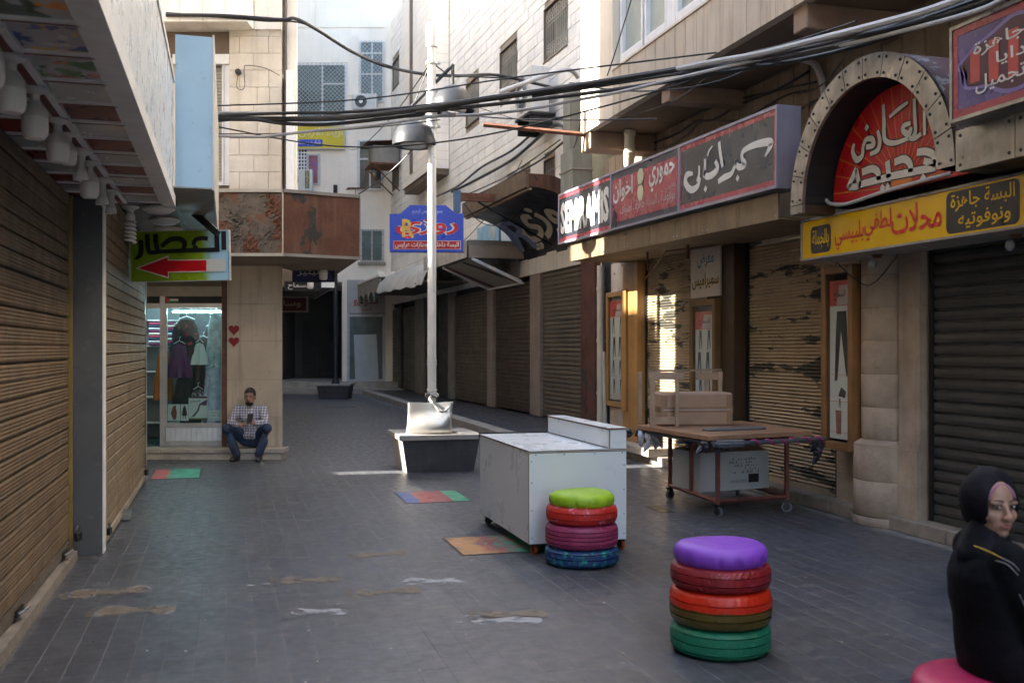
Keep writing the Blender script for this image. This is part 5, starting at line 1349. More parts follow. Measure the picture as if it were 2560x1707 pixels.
# overhang: soffit, panelled parapet, windows, solid end
ov = MB(); ov.box(5.12, 10, -14, 13.80, 4.746, 12); ov.box(5.003, 5.119, 12.32, 13.55, 4.7455, 12)
ov.build('overhang', M_creamrender, cr, world=True)
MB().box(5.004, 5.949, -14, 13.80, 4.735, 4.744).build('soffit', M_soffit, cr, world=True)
MB().box(4.90, 5.001, 12.32, 13.55, 4.725, 12).build('end_pier', M_creamrender, cr, world=True)
cor = MB(); cor.hexa([(4.90,13.552,4.726),(5.118,13.552,4.726),(5.118,13.86,4.726),(5.06,13.86,4.726)], [(4.90,13.552,12),(5.118,13.552,12),(5.118,13.86,12),(5.06,13.86,12)])
cor.build('chamfered_corner', M_creamrender, cr, world=True)
y = 12.315
while y > 1.5:
    MB().box(4.90, 5.0, y-0.268, y-0.004, 4.725, 5.318).build('parapet_panel', M_cream, cr, world=True); y -= 0.272
MB().box(4.885, 5.10, 1.4, 12.318, 5.322, 5.35).build('parapet_cap', M_creamrender, cr, world=True)
MB().box(5.002, 5.10, 1.4, 12.318, 4.746, 5.32).build('parapet_core', M_joint, cr, world=True)
y = 12.31
WINS = [(12.30,11.56),(11.50,10.86),(10.60,9.7),(9.6,8.8),(8.6,7.6)]
for a, b in WINS:
    wx = sub('window', cr, (5.0-6.0, a-9, 5.352), -PI/2)
    W_ = a-b
    MB().box(0, W_, 0.06, 0.08, 0.16, 2.6).build('pane', M_glasspale, wx)
    f = MB(); f.box(0, W_, 0.0, 0.10, 0.13, 0.18); f.box(0, 0.05, 0.0, 0.10, 0.181, 2.6); f.box(W_-0.05, W_, 0.0, 0.10, 0.181, 2.6); f.build('frame', M_white, wx)
    p_ = MB()
    n = int(W_/0.055)
    for i in range(n): p_.box(W_*i/n+0.003, W_*(i+1)/n-0.003, 0.0, 0.05, 0.0, 0.129)
    p_.build('ribbed_panel', M_white, wx)
for a, b in ((10.855,10.605),(9.698,9.602),(8.798,8.602)):
    MB().box(5.0, 5.118, b, a, 5.352, 8).build('window_pier', M_white, cr, world=True)
for y0, y1, z0, x0 in ((10.67,10.89,4.54,4.95),(7.80,8.02,4.50,4.95),(13.25,13.62,4.48,4.93)):
    MB().box(x0, 5.948, y0, y1, z0, 4.733).build('corbel', mat('corbel_plaster', (0.26,0.18,0.13), 0.8, var=0.2, vs=3, spots=0.3, spotcol=(0.16,0.09,0.06)), cr, world=True, bevel=0.012)
# sills and kerb
y = 15.4; 
while y > 3.4:
    if not (7.45 < y-0.5 < 8.7 and False):
        MB().box(5.80, 6.0, y-0.83, y-0.005, 0, 0.125).build('sill_stone', M_kerb, cr, world=True, bevel=0.008)
    y -= 0.835
MB().box(5.66, 6.0, 12.9, 15.4, 0.126, 0.245).build('door_step', M_stepstone, cr, world=True, bevel=0.008)
# shutters (local x towards the camera)
def RL(y): return (6.0-6.0+0.0, y-9, 0)
SL = 0.0395
shutter(cr, RL(13.66), -PI/2, 2.20, 0.25, 2.95, SL, 'round', M_shut_cream, rail=M_darkmetal)
shutter(cr, RL(10.66), -PI/2, 1.78, 0.13, 2.95, SL, 'round', M_shut_cream, rail=M_darkmetal)
shutter(cr, RL(7.42), -PI/2, 3.2, 0.13, 2.75, 0.10, 'flat', M_shut_dark, rail=M_darkmetal, bottom=M_shut_dark)
MB().box(5.84, 6.05, 13.70, 14.26, 0.246, 2.95).build('wood_pilaster', M_wood, cr, world=True)
MB().box(5.82, 6.05, 10.72, 11.42, 0.126, 2.95).build('wood_pilaster', M_wood_dark, cr, world=True)
MB().box(5.80, 5.838, 14.05, 14.24, 0.7, 2.55).build('open_case_door', M_wood, cr, world=True)
MB().box(5.90, 6.05, 14.262, 14.948, 0.246, 0.72).build('stone_plinth', M_colstone, cr, world=True)
MB().box(5.92, 6.05, 14.262, 14.948, 0.722, 3.0).build('rough_wall', mat('peeling_white_render', (0.42,0.37,0.33), 0.8, chip=(0.16,0.08,0.06), cth=0.6, cs=5), cr, world=True)
# half-round column of stone drums in front of a flat pier
for i, (z0, z1) in enumerate(((0.0,0.09),(0.09,0.42),(0.42,0.74),(0.80,1.10),(1.10,1.41),(1.41,1.72),(1.72,2.03),(2.03,2.34),(2.34,2.8))):
    r = 0.375 if i == 0 else 0.355 if i < 3 else 0.285
    pr = [(r-0.004, z0+0.001), (r, z0+0.006), (r, z1-0.006), (r-0.004, z1-0.001)]
    MB().lathe(pr, 20, (6.05,8.07,0), 0, R(90), R(270)).build('column_drum', M_colstone, cr, world=True, smooth=True)
    MB().box(5.90 if i > 2 else 5.87, 6.05, 7.50, 7.785, z0+0.001, z1-0.001).build('pier_block', M_colstone, cr, world=True)
    MB().box(5.93, 6.05, 8.42 if i > 2 else 8.43, 8.80, z0+0.001, z1-0.001).build('pier_block', M_colstone, cr, world=True)
MB().lathe([(0.355,0.741),(0.35,0.76),(0.30,0.785),(0.288,0.799)], 20, (6.05,8.07,0), 0, R(90), R(270)).build('column_base_moulding', M_colstone, cr, world=True, smooth=True)
MB().box(5.885, 6.05, 7.50, 7.785, 0.741, 0.799).build('base_moulding', M_colstone, cr, world=True)
MB().box(5.935, 6.05, 8.43, 8.80, 0.741, 0.799).build('base_moulding', M_colstone, cr, world=True)
MB().box(6.03, 6.06, 7.4, 8.85, 0, 2.9).build('pier_core', M_joint, cr, world=True)
MB().box(5.88, 6.06, 3.2, 4.18, 0, 2.8).build('wall_pier', M_colstone, cr, world=True)
# display cases with posters
M_fig = mat('figure_print', (0.03,0.032,0.035), 0.5)
M_poster_red = mat('poster_red_fade', lin('#c85048'), 0.5, var=0.25, vs=5)
def display_case(label, loc, w_, h_, dep, m_=M_wood, seed=0, big=False):
    t = thing('display_case', label, 'display case', loc, -PI/2)
    b = 0.075 if w_ > 0.5 else 0.06
    f = MB(); f.box(0, b, 0, dep, 0, h_); f.box(w_-b, w_, 0, dep, 0, h_); f.box(b, w_-b, 0.001, dep, 0, b); f.box(b, w_-b, 0.001, dep, h_-b, h_)
    f.build('case_frame', m_, t, bevel=0.006)
    MB().box(b, w_-b, dep-0.015, dep-0.001, b, h_-b).build('back_board', M_black, t)
    ps = sub('hosiery_poster', t, (b+0.025, 0.040, b+0.03))
    pw, ph = w_-2*b-0.05, h_-2*b-0.10
    MB().box(0, pw, 0, 0.004, 0, ph).build('sheet', M_paper, ps)
    flat(ps, 'red_head', [(0,ph*0.84),(pw,ph*0.84),(pw,ph),(0,ph)], M_poster_red, -0.002)
    flat(ps, 'pale_fade', [(pw*0.35,ph*0.845),(pw,ph*0.845),(pw,ph*0.97),(pw*0.5,ph*0.97)], mat('poster_pale_pink', (0.55,0.44,0.42), 0.5), -0.0028)
    lettering(ps, 'السماح', pw*0.22, pw*0.82, ph*0.875, ph*0.94, M_signblack, -0.0035, 0.02)
    rnd = random.Random(seed)
    def legs(cx, z0, s, fl):
        flat(ps, 'figure', [(cx-0.08*s*fl,z0),(cx-0.03*s*fl,z0+0.02*s),(cx-0.01*s*fl,z0+0.32*s),(cx+0.03*s*fl,z0+0.52*s),(cx+0.12*s*fl,z0+0.06*s),(cx+0.17*s*fl,z0+0.05*s),(cx+0.13*s*fl,z0+0.55*s),(cx+0.12*s*fl,z0+0.72*s),(cx-0.04*s*fl,z0+0.72*s),(cx-0.06*s*fl,z0+0.45*s)], M_fig, -0.002)
    rows_ = ((0.40,0.58),) if big else ((0.66,0.24),(0.42,0.30),(0.24,0.22),(0.05,0.22))
    if big:
        legs(pw*0.5, ph*0.36, ph*0.62, 1)
        flat(ps, 'shoe', [(pw*0.45,ph*0.27),(pw*0.8,ph*0.26),(pw*0.85,ph*0.30),(pw*0.6,ph*0.33)], M_fig, -0.002)
        flat(ps, 'leg', [(pw*0.35,ph*0.03),(pw*0.6,ph*0.03),(pw*0.62,ph*0.18),(pw*0.3,ph*0.18)], mat('rose_print', (0.30,0.13,0.10), 0.5), -0.002)
        legs(pw*0.55, ph*0.19, ph*0.09, -1)
    else:
        for z_, s_ in rows_:
            for c_ in (0.26, 0.72): legs(pw*c_, ph*z_, ph*s_, 1 if rnd.random() > 0.5 else -1)
    e = MB()
    for z_ in (0.405, 0.235, 0.04): e.box(pw*0.04, pw*0.96, -0.0025, -0.0005, ph*z_, ph*z_+0.004)
    e.build('red_rule', M_poster_red, ps)
    MB().box(b, w_-b, 0.02, 0.024, b, h_-b).build('pane', glass_mat('case_glass', (0.93,0.95,0.94), 0.06, 0.15), t)
    return t
display_case('wooden display case with hosiery poster beside the sunlit drain pipe', (5.84, 14.98, 0.74), 0.80, 1.80, 0.11, seed=1)
display_case('wooden display case with hosiery poster behind the trolley, between two shutters', (5.74, 11.76, 0.60), 0.70, 1.66, 0.12, mat('brown_case_wood', (0.15,0.085,0.03), 0.45, var=0.25, vs=3), seed=2)
display_case('narrow wooden display case with poster of black leggings beside the round column', (5.72, 8.76, 0.66), 0.52, 1.80, 0.12, mat('red_brown_case_wood', (0.21,0.10,0.035), 0.4, var=0.25, vs=3), seed=3, big=True)
# white painted shop notice
t = thing('shop_notice', 'white board with blue and black Arabic writing above the display case', 'sign', (5.79, 11.82, 2.30), -PI/2)
MB().box(0, 0.81, 0, 0.02, 0, 0.66).build('board', mat('cream_white_board', (0.50,0.45,0.38), 0.6, var=0.1, spots=0.2, spotcol=(0.3,0.22,0.15)), t)
lettering(t, 'معرض', 0.20, 0.64, 0.37, 0.55, mat('teal_blue_paint', (0.05,0.14,0.24), 0.5), -0.003, 0.02)
lettering(t, 'سميراميس', 0.05, 0.77, 0.10, 0.31, M_signblack, -0.003, 0.02)
lettering(t, 'سميراميس', 0.06, 0.78, 0.093, 0.303, M_yellow, -0.0015, 0.022)
# drain pipes
t = thing('drain_pipe', 'pale vertical drain pipe at the far corner of the cream building', 'pipe', (5.86, 15.25, 0))
MB().tube([(0,0,0.15),(0,0,3.0)], 0.065, 14).build('pipe', M_pvc, t, smooth=True)
MB().tube([(0.02,-0.16,0.15),(0.0,-0.15,1.6)], 0.035, 10).build('thin_pipe', M_pvc, t, smooth=True)
for z_ in (0.9, 1.75, 2.6): MB().lathe([(0.066,0),(0.075,0.004),(0.075,0.05),(0.066,0.054)], 14, (0,0,z_)).build('collar', M_pvc, t, smooth=True)
t = thing('overflow_pipe', 'pale elbow pipe slanting down from the overhang soffit', 'pipe', (5.45, 13.05, 4.73))
MB().tube([(0,0,0.0),(0,0.01,-0.16),(0.03,0.08,-0.32),(0.10,0.36,-0.78),(0.16,0.62,-1.25)], 0.075, 14).build('pipe', M_pvc, t, smooth=True)
for a, b in (((0,0,-0.02),(0,0,-0.08)),((0.02,0.05,-0.27),(0.035,0.10,-0.36))): MB().tube([a, b], 0.085, 14).build('collar', M_pvc, t, smooth=True)
t = thing('rusty_pole', 'long rusty square pole sticking out from the sunlit corner over the street', 'pole', (5.15, 13.42, 4.70), 0)
MB().tube([(0,0,0),(-1.64,0.38,0.147)], 0.035, 4).build('bar', M_rustbar, t)

# ------------------------------------------------------------------ signs of the cream building
SEMROT = (0, 0.0172, -PI/2)
M_semframe = mat('lavender_grey_sign_metal', (0.30,0.28,0.33), 0.5, 0.2, var=0.15, vs=3, streak=0.3)
sm = thing('long_shop_sign', 'long three-part black and red shop sign with white Arabic lettering over the flaking shutters', 'sign', (4.9, 14.55, 3.246), rot=SEMROT)
MB().box(0, 6.35, 0.006, 0.24, 0, 0.77).build('box', M_semframe, sm)
def face_black(N, L, pos, mix, ramp, noise, mapping, out):
    n = noise(1.0, 4.0, mapping((1,2.5,0.6)))
    return mix(ramp(n, 0.6, 0.75), out, (0.07,0.075,0.09))
M_semblack = mat('sign_black_face', (0.022,0.025,0.035), 0.22, var=0.2, extra=face_black)
M_semred = mat('sign_red_face', (0.33,0.045,0.06), 0.28, var=0.12, vs=2)
PAN = [(0.03,2.155),(2.205,4.235),(4.285,6.32)]
for k, (a, b) in enumerate(PAN): MB().box(a, b, 0.0, 0.0055, 0.03, 0.74).build('face', M_semblack if k != 1 else M_navy, sm)
fr = MB(); fr.box(0, 6.35, -0.015, 0.0045, 0, 0.03); fr.box(0, 6.35, -0.015, 0.0045, 0.74, 0.77)
for a, b in ((0,0.03),(2.156,2.204),(4.236,4.284),(6.321,6.35)): fr.box(a, b, -0.0145, 0.0045, 0.0305, 0.7395)
fr.build('frame', M_semframe, sm)
for a, b in (PAN[0], PAN[2]):
    for z0, z1 in ((0.031,0.085),(0.685,0.739)): MB().box(a, b, -0.0025, -0.0005, z0, z1).build('red_border', M_semred, sm)
for a, b in ((PAN[2][0], PAN[2][0]+0.035), (PAN[2][1]-0.035, PAN[2][1])): MB().box(a, b, -0.0022, -0.0005, 0.086, 0.684).build('red_border', M_semred, sm)
MB().box(2.22, 4.20, -0.003, -0.0005, 0.10, 0.66).build('red_field', M_semred, sm)
lettering(sm, 'SEMiRAMiS', 0.10, 2.10, 0.14, 0.62, M_signwhite, -0.005, 0.045, ar=False)
lettering(sm, 'حموري', 3.42, 4.14, 0.34, 0.64, M_signwhite, -0.006, 0.025)
lettering(sm, 'اخوان', 2.26, 2.92, 0.34, 0.64, M_signwhite, -0.006, 0.025)
lettering(sm, 'نوفوتية . البسة جاهزة . اصواف', 2.50, 4.15, 0.15, 0.32, mat('pink_white_print', (0.52,0.40,0.38), 0.45), -0.006, 0.008)
lettering(sm, 'تلفون', 3.9, 4.17, 0.31, 0.38, MATS['pink_white_print'], -0.0065, 0.0)
sk = [(3.16+0.085*math.cos(a)*(0.62+0.38*abs(math.sin(a))), 0.48+0.20*math.sin(a)) for a in [2*PI*i/32 for i in range(32)]]
sk = [(3.16+(0.095-0.055*math.exp(-((z-0.48)/0.035)**2))*(1 if x > 3.16 else -1)*min(1, math.sqrt(max(0, 1-((z-0.48)/0.205)**2))*1.3), z) for x, z in sk]
flat(sm, 'yarn_skein', sk, mat('pale_yellow_yarn_print', (0.55,0.52,0.33), 0.5), -0.006)
MB().box(3.10, 3.22, -0.009, -0.0065, 0.475, 0.485).build('skein_band', M_navy, sm)
ribbon(sm, 'lettering', SEM, M_signwhite, -0.006, 8)
flat(sm, 'torn_corner', [(2.21,0.05),(2.30,0.28),(2.40,0.18),(2.36,0.05)], M_black, -0.008)
MB().box(5.985, 6.352, -0.001, 0.0, 0, 0.001).build('bead', M_semframe, sm)
# metal band under it
bd = thing('fascia_band', 'rust-stained metal fascia band under the long shop sign', 'fascia', (4.97, 14.25, 2.965), rot=SEMROT)
M_band = mat('stained_metal_band', (0.20,0.145,0.085), 0.5, 0.2, var=0.2, vs=3, streak=0.7, scol=(0.11,0.06,0.03))
x = 0.0
while x < 5.9:
    MB().box(x+0.003, min(x+0.74, 5.95)-0.003, 0.0, 0.02, 0, 0.25).build('band_panel', M_band, bd); x += 0.743
MB().box(0, 5.95, 0.021, 0.98, 0.0, 0.02).build('band_soffit', mat('band_soffit', (0.16,0.11,0.06), 0.7, var=0.2), bd)
MB().box(0, 0.02, 0.021, 0.98, 0.021, 0.25).build('band_end', M_band, bd)
rv = MB()
for k in range(9):
    for dx in (0.05, 0.69):
        for z_ in (0.04, 0.21):
            if k*0.743+dx < 5.9: rv.ball((k*0.743+dx, -0.002, z_), 0.010, 6, 4)
rv.build('rivet_heads', M_steel, bd)['kind'] = 'stuff'
cn = MB(); cn.box(0, 6.2, 0.0, 0.06, 0, 0.08)
t = thing('bracket_rods', 'thin rusty awning rods under the fascia band', 'bracket', (5.3, 12.4, 2.9))
MB().tube([(0.6,1.2,-0.25),(0.0,-0.9,-0.03),(0.3,-1.6,-0.02)], 0.012, 6).tube([(0.05,-0.2,-0.2),(0.05,-0.2,0.05)], 0.014, 6).tube([(0.1,-1.3,-0.15),(0.1,-1.3,0.08)], 0.018, 6).build('rod', M_rustbar, t)

# ------------------------------------------------------------------ steel arch canopy
ar = thing('arch_canopy', 'riveted steel barrel canopy arching over a red sign', 'awning', (4.9, 6.92, 2.93), -PI/2)
RO, RI = 1.06, 0.87
n = 12
for i in range(n):
    a0, a1 = PI*i/n+0.004, PI*(i+1)/n-0.004
    mb = MB(); k = 4
    for q in range(k):
        b0, b1 = a0+(a1-a0)*q/k, a0+(a1-a0)*(q+1)/k
        P_ = lambda r, a, y: (r*math.cos(a), y, r*math.sin(a))
        mb.add([P_(RI,b0,0),P_(RO,b0,0),P_(RO,b1,0),P_(RI,b1,0)], [(0,1,2,3)])
        mb.add([P_(RO,b0,0),P_(RO,b1,0),P_(RO,b1,0.03),P_(RO,b0,0.03)], [(0,1,2,3)])
        mb.add([P_(RI,b0,0),P_(RI,b1,0),P_(RI,b1,0.03),P_(RI,b0,0.03)], [(3,2,1,0)])
    mb.build('arch_panel', M_steel, ar)
M_bolt = mat('bolt_head', (0.05,0.05,0.052), 0.4, 0.7)
bolt = MB().lathe([(0,0.010),(0.007,0.0095),(0.012,0.0045),(0.0125,0.0)], 10).mesh('bolt_head', M_bolt, True)
for i in range(n+1):
    for da in (-0.045, 0.045):
        a = PI*i/n+da
        if a < 0 or a > PI: continue
        for r in (RI+0.035, RO-0.035): link('bolt_head', bolt, ar, (r*math.cos(a), -0.001, r*math.sin(a)), (R(90),0,0))
def barrel(r, y0, y1, name, m_, flip=False):
    mb = MB()
    for i in range(32):
        a0, a1 = PI*i/32, PI*(i+1)/32
        mb.add([(r*math.cos(a0),y0,r*math.sin(a0)),(r*math.cos(a1),y0,r*math.sin(a1)),(r*math.cos(a1),y1,r*math.sin(a1)),(r*math.cos(a0),y1,r*math.sin(a0))], [(0,1,2,3)])
    return mb.build(name, m_, ar, smooth=True)
barrel(RO-0.004, 0.031, 1.0, 'vault_outside', mat('peeling_vault_paint', (0.20,0.13,0.13), 0.6, chip=(0.42,0.40,0.38), cth=0.55, cs=4))
barrel(RI+0.004, 0.031, 1.0, 'vault_inside', M_black)
lg = MB(); lg.box(-RO, -RI, 0.0, 0.03, -0.075, -0.004); lg.build('arch_leg', M_steel, ar)
MB().box(-RO+0.01, -RI-0.004, 0.031, 0.34, -0.075, -0.004).build('leg_return', M_wood_dark, ar)
# sunburst sign inside the arch
sg = sub('sunburst_sign', ar, (0, 0.30, 0.0))
MB().prism([(0.85*math.cos(PI*i/24), 0.85*math.sin(PI*i/24)) for i in range(25)], 'y', 0.0, 0.03).build('red_face', M_red, sg)
ray_ = MB()
for i in range(19):
    a = PI*(i+0.5)/19; l_ = 0.80
    c_, s_ = math.cos(a), math.sin(a); wd = 0.006
    cx = 0.10
    tt = min([t_ for t_ in [q*0.01 for q in range(1, 140)] if math.hypot(cx+c_*t_, 0.02+s_*t_) > 0.83] or [0.8])
    ray_.add([(cx-s_*0.003,-0.003,0.02+c_*0.003),(cx+s_*0.003,-0.003,0.02-c_*0.003),(cx+c_*tt+s_*wd,-0.003,0.02+s_*tt-c_*wd),(cx+c_*tt-s_*wd,-0.003,0.02+s_*tt+c_*wd)], [(0,1,2,3)])
ray_.build('sun_rays', mat('orange_print', (0.50,0.14,0.015), 0.4), sg)
flat(sg, 'sun_disc', [(0.10+0.13*math.cos(PI*i/16), 0.012+0.13*math.sin(PI*i/16)) for i in range(17)], MATS['orange_print'], -0.0035)
M_archtxt = mat('grey_white_print', (0.50,0.48,0.44), 0.4, var=0.05)
for data in (AR1, AR2):
    ribbon(sg, 'lettering_outline', [[(x, z, wd+0.022) for x, z, wd in st] for st in data], M_signblack, -0.005, 8)
    ribbon(sg, 'lettering', data, M_archtxt, -0.0075, 8)
rf = thing('steel_fascia', 'riveted steel fascia band running on from the arch', 'fascia', (4.9, 5.855, 2.885), -PI/2)
for k in range(3): MB().box(k*0.55+0.003, (k+1)*0.55-0.003, 0.0, 0.03, 0, 0.285).build('band_panel', M_steel, rf)
for k in range(3):
    for dx in (0.05, 0.5):
        for z_ in (0.04, 0.245): link('bolt_head', bolt, rf, (k*0.55+dx, -0.001, z_), (R(90),0,0))
MB().box(0, 1.65, 0.031, 0.6, 0.0, 0.28).build('band_box', M_darkmetal, rf)
t = thing('cable_hose', 'grey hose drooping from the arch foot along the yellow sign', 'cable', (5.15, 7.75, 2.93))
MB().tube(smooth_path([(0.0,0.05,0.05),(-0.02,-0.05,0.0),(-0.02,-0.3,-0.035),(0.0,-0.8,0.0),(0.05,-1.5,0.03)]), 0.016, 8).build('hose', M_conduit, t, smooth=True)

# yellow shop sign
ye = signbox('yellow_shop_sign', 'long yellow shop sign with red Arabic lettering and two black panels', 3.6, 0.385, 0.45, (5.25, 8.36, 2.478), -PI/2, mat('yellow_sign_face', lin('#cfa40c'), 0.2, var=0.08, vs=1.0), M_conc, 0.02)
def rrect(x0, x1, z0, z1, r):
    p = []
    for cx, cz, a in ((x1-r,z1-r,0),(x0+r,z1-r,90),(x0+r,z0+r,180),(x1-r,z0+r,270)):
        p += [(cx+r*math.cos(R(a+15*i)), cz+r*math.sin(R(a+15*i))) for i in range(7)]
    return p
flat(ye, 'black_panel', rrect(0.16,0.485,0.052,0.305,0.05), M_signblack, -0.002)
flat(ye, 'black_panel', rrect(1.99,2.72,0.035,0.350,0.05), M_signblack, -0.002)
lettering(ye, 'بالجملة', 0.19, 0.455, 0.10, 0.27, M_yellow, -0.004, 0.015)
lettering(ye, 'محلات', 1.34, 1.94, 0.10, 0.33, M_redsat, -0.004, 0.012)
lettering(ye, 'لطفي', 0.98, 1.34, 0.09, 0.33, M_redsat, -0.004, 0.012)
lettering(ye, 'بلبيسي', 0.55, 0.97, 0.05, 0.28, M_redsat, -0.004, 0.012)
lettering(ye, 'البسة جاهزة', 2.04, 2.68, 0.195, 0.335, M_yellow, -0.004, 0.012)
lettering(ye, 'ونوفوتيه', 2.12, 2.64, 0.055, 0.185, M_yellow, -0.004, 0.012)
for yy, lab in ((7.55,'bare bulb under the yellow sign near the column'),(5.95,'bare bulb under the yellow sign over the dark shutter')):
    t = thing('light_bulb', lab, 'light bulb', (5.5, yy, 2.475), 0, 'bulbs under the yellow sign')
    MB().lathe([(0,0),(0.05,0),(0.03,-0.03),(0,-0.03)], 14).build('socket', M_rustbar, t, smooth=True)
    MB().ball((-0.03,0.02,-0.075), (0.035,0.035,0.045)).build('globe', mat('clear_dusty_glass', (0.25,0.25,0.25), 0.2), t, smooth=True)
t = thing('drooping_wire', 'thin black wire drooping below the yellow sign across the column', 'cable', (5.6, 8.3, 2.47))
MB().tube(smooth_path([(0,0,0),(-0.02,-0.2,-0.12),(-0.02,-0.45,-0.24),(-0.02,-0.62,-0.22),(0.0,-0.8,-0.08),(0.0,-0.9,0.0)]), 0.006, 6).build('wire', M_cable, t)
# purple sign
pu = signbox('purple_shop_sign', 'purple and red shop sign with grey Arabic lettering at the top right', 1.5, 0.645, 0.2, (4.7, 5.66, 3.165), -PI/2, mat('purple_sign_face', (0.075,0.055,0.155), 0.25, var=0.1), M_steel, 0.025)
for q_ in ((0.027,1.47,0.027,0.075),(0.027,1.47,0.57,0.618),(0.027,0.07,0.0755,0.5695)):
    MB().box(q_[0], q_[1], -0.003, -0.0005, q_[2], q_[3]).build('red_border', mat('faded_red_print', (0.26,0.04,0.05), 0.3), pu)
orn = [(0.68+0.56*math.cos(a)*(1+0.06*math.sin(9*a)), 0.325+0.205*math.sin(a)*(1+0.10*math.cos(7*a))) for a in [2*PI*i/72 for i in range(72)]]
flat(pu, 'ornament_halo', [(0.68+(x-0.68)*1.06, 0.325+(z-0.325)*1.12) for x, z in orn], mat('lilac_print', (0.16,0.12,0.30), 0.4), -0.0025)
flat(pu, 'ornament', orn, mat('dark_plum_print', (0.05,0.012,0.025), 0.4), -0.0035)
stp_ = MB()
for k in range(6):
    x0 = 0.19+k*0.165; hh = 0.15*math.sqrt(max(0.1, 1-((x0+0.05-0.68)/0.6)**2))
    stp_.box(x0, x0+0.085, -0.0055, -0.004, 0.325-hh, 0.325+hh)
stp_.build('red_stripes', mat('coral_red_print', (0.36,0.045,0.035), 0.4), pu)
lettering(pu, 'البسة جاهزة', 0.22, 1.14, 0.395, 0.50, M_archtxt, -0.008, 0.01, slope=0.04)
lettering(pu, 'هدايا', 0.42, 0.80, 0.275, 0.37, M_archtxt, -0.008, 0.01)
lettering(pu, 'ادوات تجميل', 0.24, 1.1, 0.135, 0.255, M_archtxt, -0.008, 0.01)
# ================================================================== added blocks left of the view that cut the sun to a slit
t = thing('added_sun_blocker', 'added unseen blocks in the side alley, shaped to cut the sun to a slit', 'building', (-7.5, 15, 0))
MB().box(-10, -6.2, 12.6, 14.448, 0, 3.95).build('low_blocker', M_creamrender, t, world=True)
MB().box(-10, -6.2, 15.502, 26, 0, 14).build('rear_blocker', M_creamrender, t, world=True)
MB().box(-10, -6.2, 14.45, 15.50, 0, 8.5).build('tall_blocker', M_creamrender, t, world=True)

# ------------------------------------------------------------------ planters and lamp posts
M_basalt = mat('basalt_block', (0.045,0.046,0.05), 0.55, var=0.25, vs=4, bump=0.15, bs=30, streak=0.35, scol=(0.11,0.11,0.11))
M_cap = mat('planter_cap_stone', (0.27,0.25,0.225), 0.7, var=0.12, vs=4, spots=0.4, spotcol=(0.16,0.13,0.10))
def planter(label, loc, rz=0):
    t = thing('stone_planter', label, 'planter', loc, rz, 'planters carrying lamp posts')
    b, u, zt = 0.455, 0.52, 0.435
    def half(z): return b+(u-b)*z/zt
    MB().hexa([(-b+.012,-b+.012,0),(b-.012,-b+.012,0),(b-.012,b-.012,0),(-b+.012,b-.012,0)], [(-u+.012,-u+.012,zt),(u-.012,-u+.012,zt),(u-.012,u-.012,zt),(-u+.012,u-.012,zt)]).build('core', M_joint, t)
    rows_ = [0.0, 0.11, 0.29, 0.434]
    for r in range(3):
        z0, z1 = rows_[r]+0.001, rows_[r+1]-0.001
        cuts = [-1, -0.38, 0.30, 1] if r % 2 else [-1, -0.55, 0.1, 0.66, 1]
        for sd_ in range(4):
            ang = sd_*PI/2
            for c0, c1 in zip(cuts[:-1], cuts[1:]):
                h0, h1 = half(z0), half(z1)
                e = 0.0015
                q = [(c0*h0+e,-h0),(c1*h0-e,-h0),(c1*(h0-.012)-e,-h0+.0115),(c0*(h0-.012)+e,-h0+.0115)]
                w_ = [(c0*h1+e,-h1),(c1*h1-e,-h1),(c1*(h1-.012)-e,-h1+.0115),(c0*(h1-.012)+e,-h1+.0115)]
                rot_ = lambda p: (p[0]*math.cos(ang)-p[1]*math.sin(ang), p[0]*math.sin(ang)+p[1]*math.cos(ang))
                MB().hexa([(*rot_(p), z0) for p in q], [(*rot_(p), z1) for p in w_]).build('basalt_slab', M_basalt if sd_ != 3 else M_cap, t)  # sunward side in the paler cap stone: sunlight put into its colour
    cp = MB(); o_, i_ = 0.56, 0.30
    for k in range(4):
        ang = k*PI/2
        rot_ = lambda p: (p[0]*math.cos(ang)-p[1]*math.sin(ang), p[0]*math.sin(ang)+p[1]*math.cos(ang))
        q = [(-o_+.001,-o_),(o_-.001,-o_),(i_-.001,-i_),(-i_+.001,-i_)]
        MB().hexa([(*rot_(p), 0.436) for p in q], [(*rot_(p), 0.50) for p in q]).build('cap_stone', M_cap, t, bevel=0.004)
    MB().box(-i_, i_, -i_, i_, 0.40, 0.478).build('soil', mat('dry_soil', (0.11,0.085,0.06), 0.95, var=0.3, bump=0.5, bs=60), t)
    return t
planter('dark basalt planter with pale cap, carrying the lamp post and the silver bag', (2.735, 13.52, 0))
planter('dark basalt planter at the far end carrying the second lamp post', (3.40, 33.1, 0), R(-16))
def lampshade(p, x, z, y=0.0):
    sh = sub('lamp_head', p, (x, y, z))
    MB().lathe([(0.0,0.36),(0.05,0.355),(0.10,0.335),(0.19,0.285),(0.245,0.22),(0.272,0.15),(0.275,0.145),(0.30,0.06),(0.303,0.0),(0.285,-0.012),(0.272,0.0)], 40).build('shade', M_bluegrey, sh, smooth=True)
    MB().lathe([(0.272,0.0),(0.20,0.02),(0.0,0.03)], 32).build('reflector', M_darkmetal, sh, smooth=True)
    MB().lathe([(0.19,0.012),(0.17,-0.02),(0.09,-0.04),(0.0,-0.045)], 32).build('lens', mat('lamp_lens', (0.55,0.58,0.60), 0.2, spec=0.7), sh, smooth=True)
    MB().lathe([(0.022,0.34),(0.022,0.46),(0.0,0.46)], 12).build('stem', M_darkmetal, sh, smooth=True)
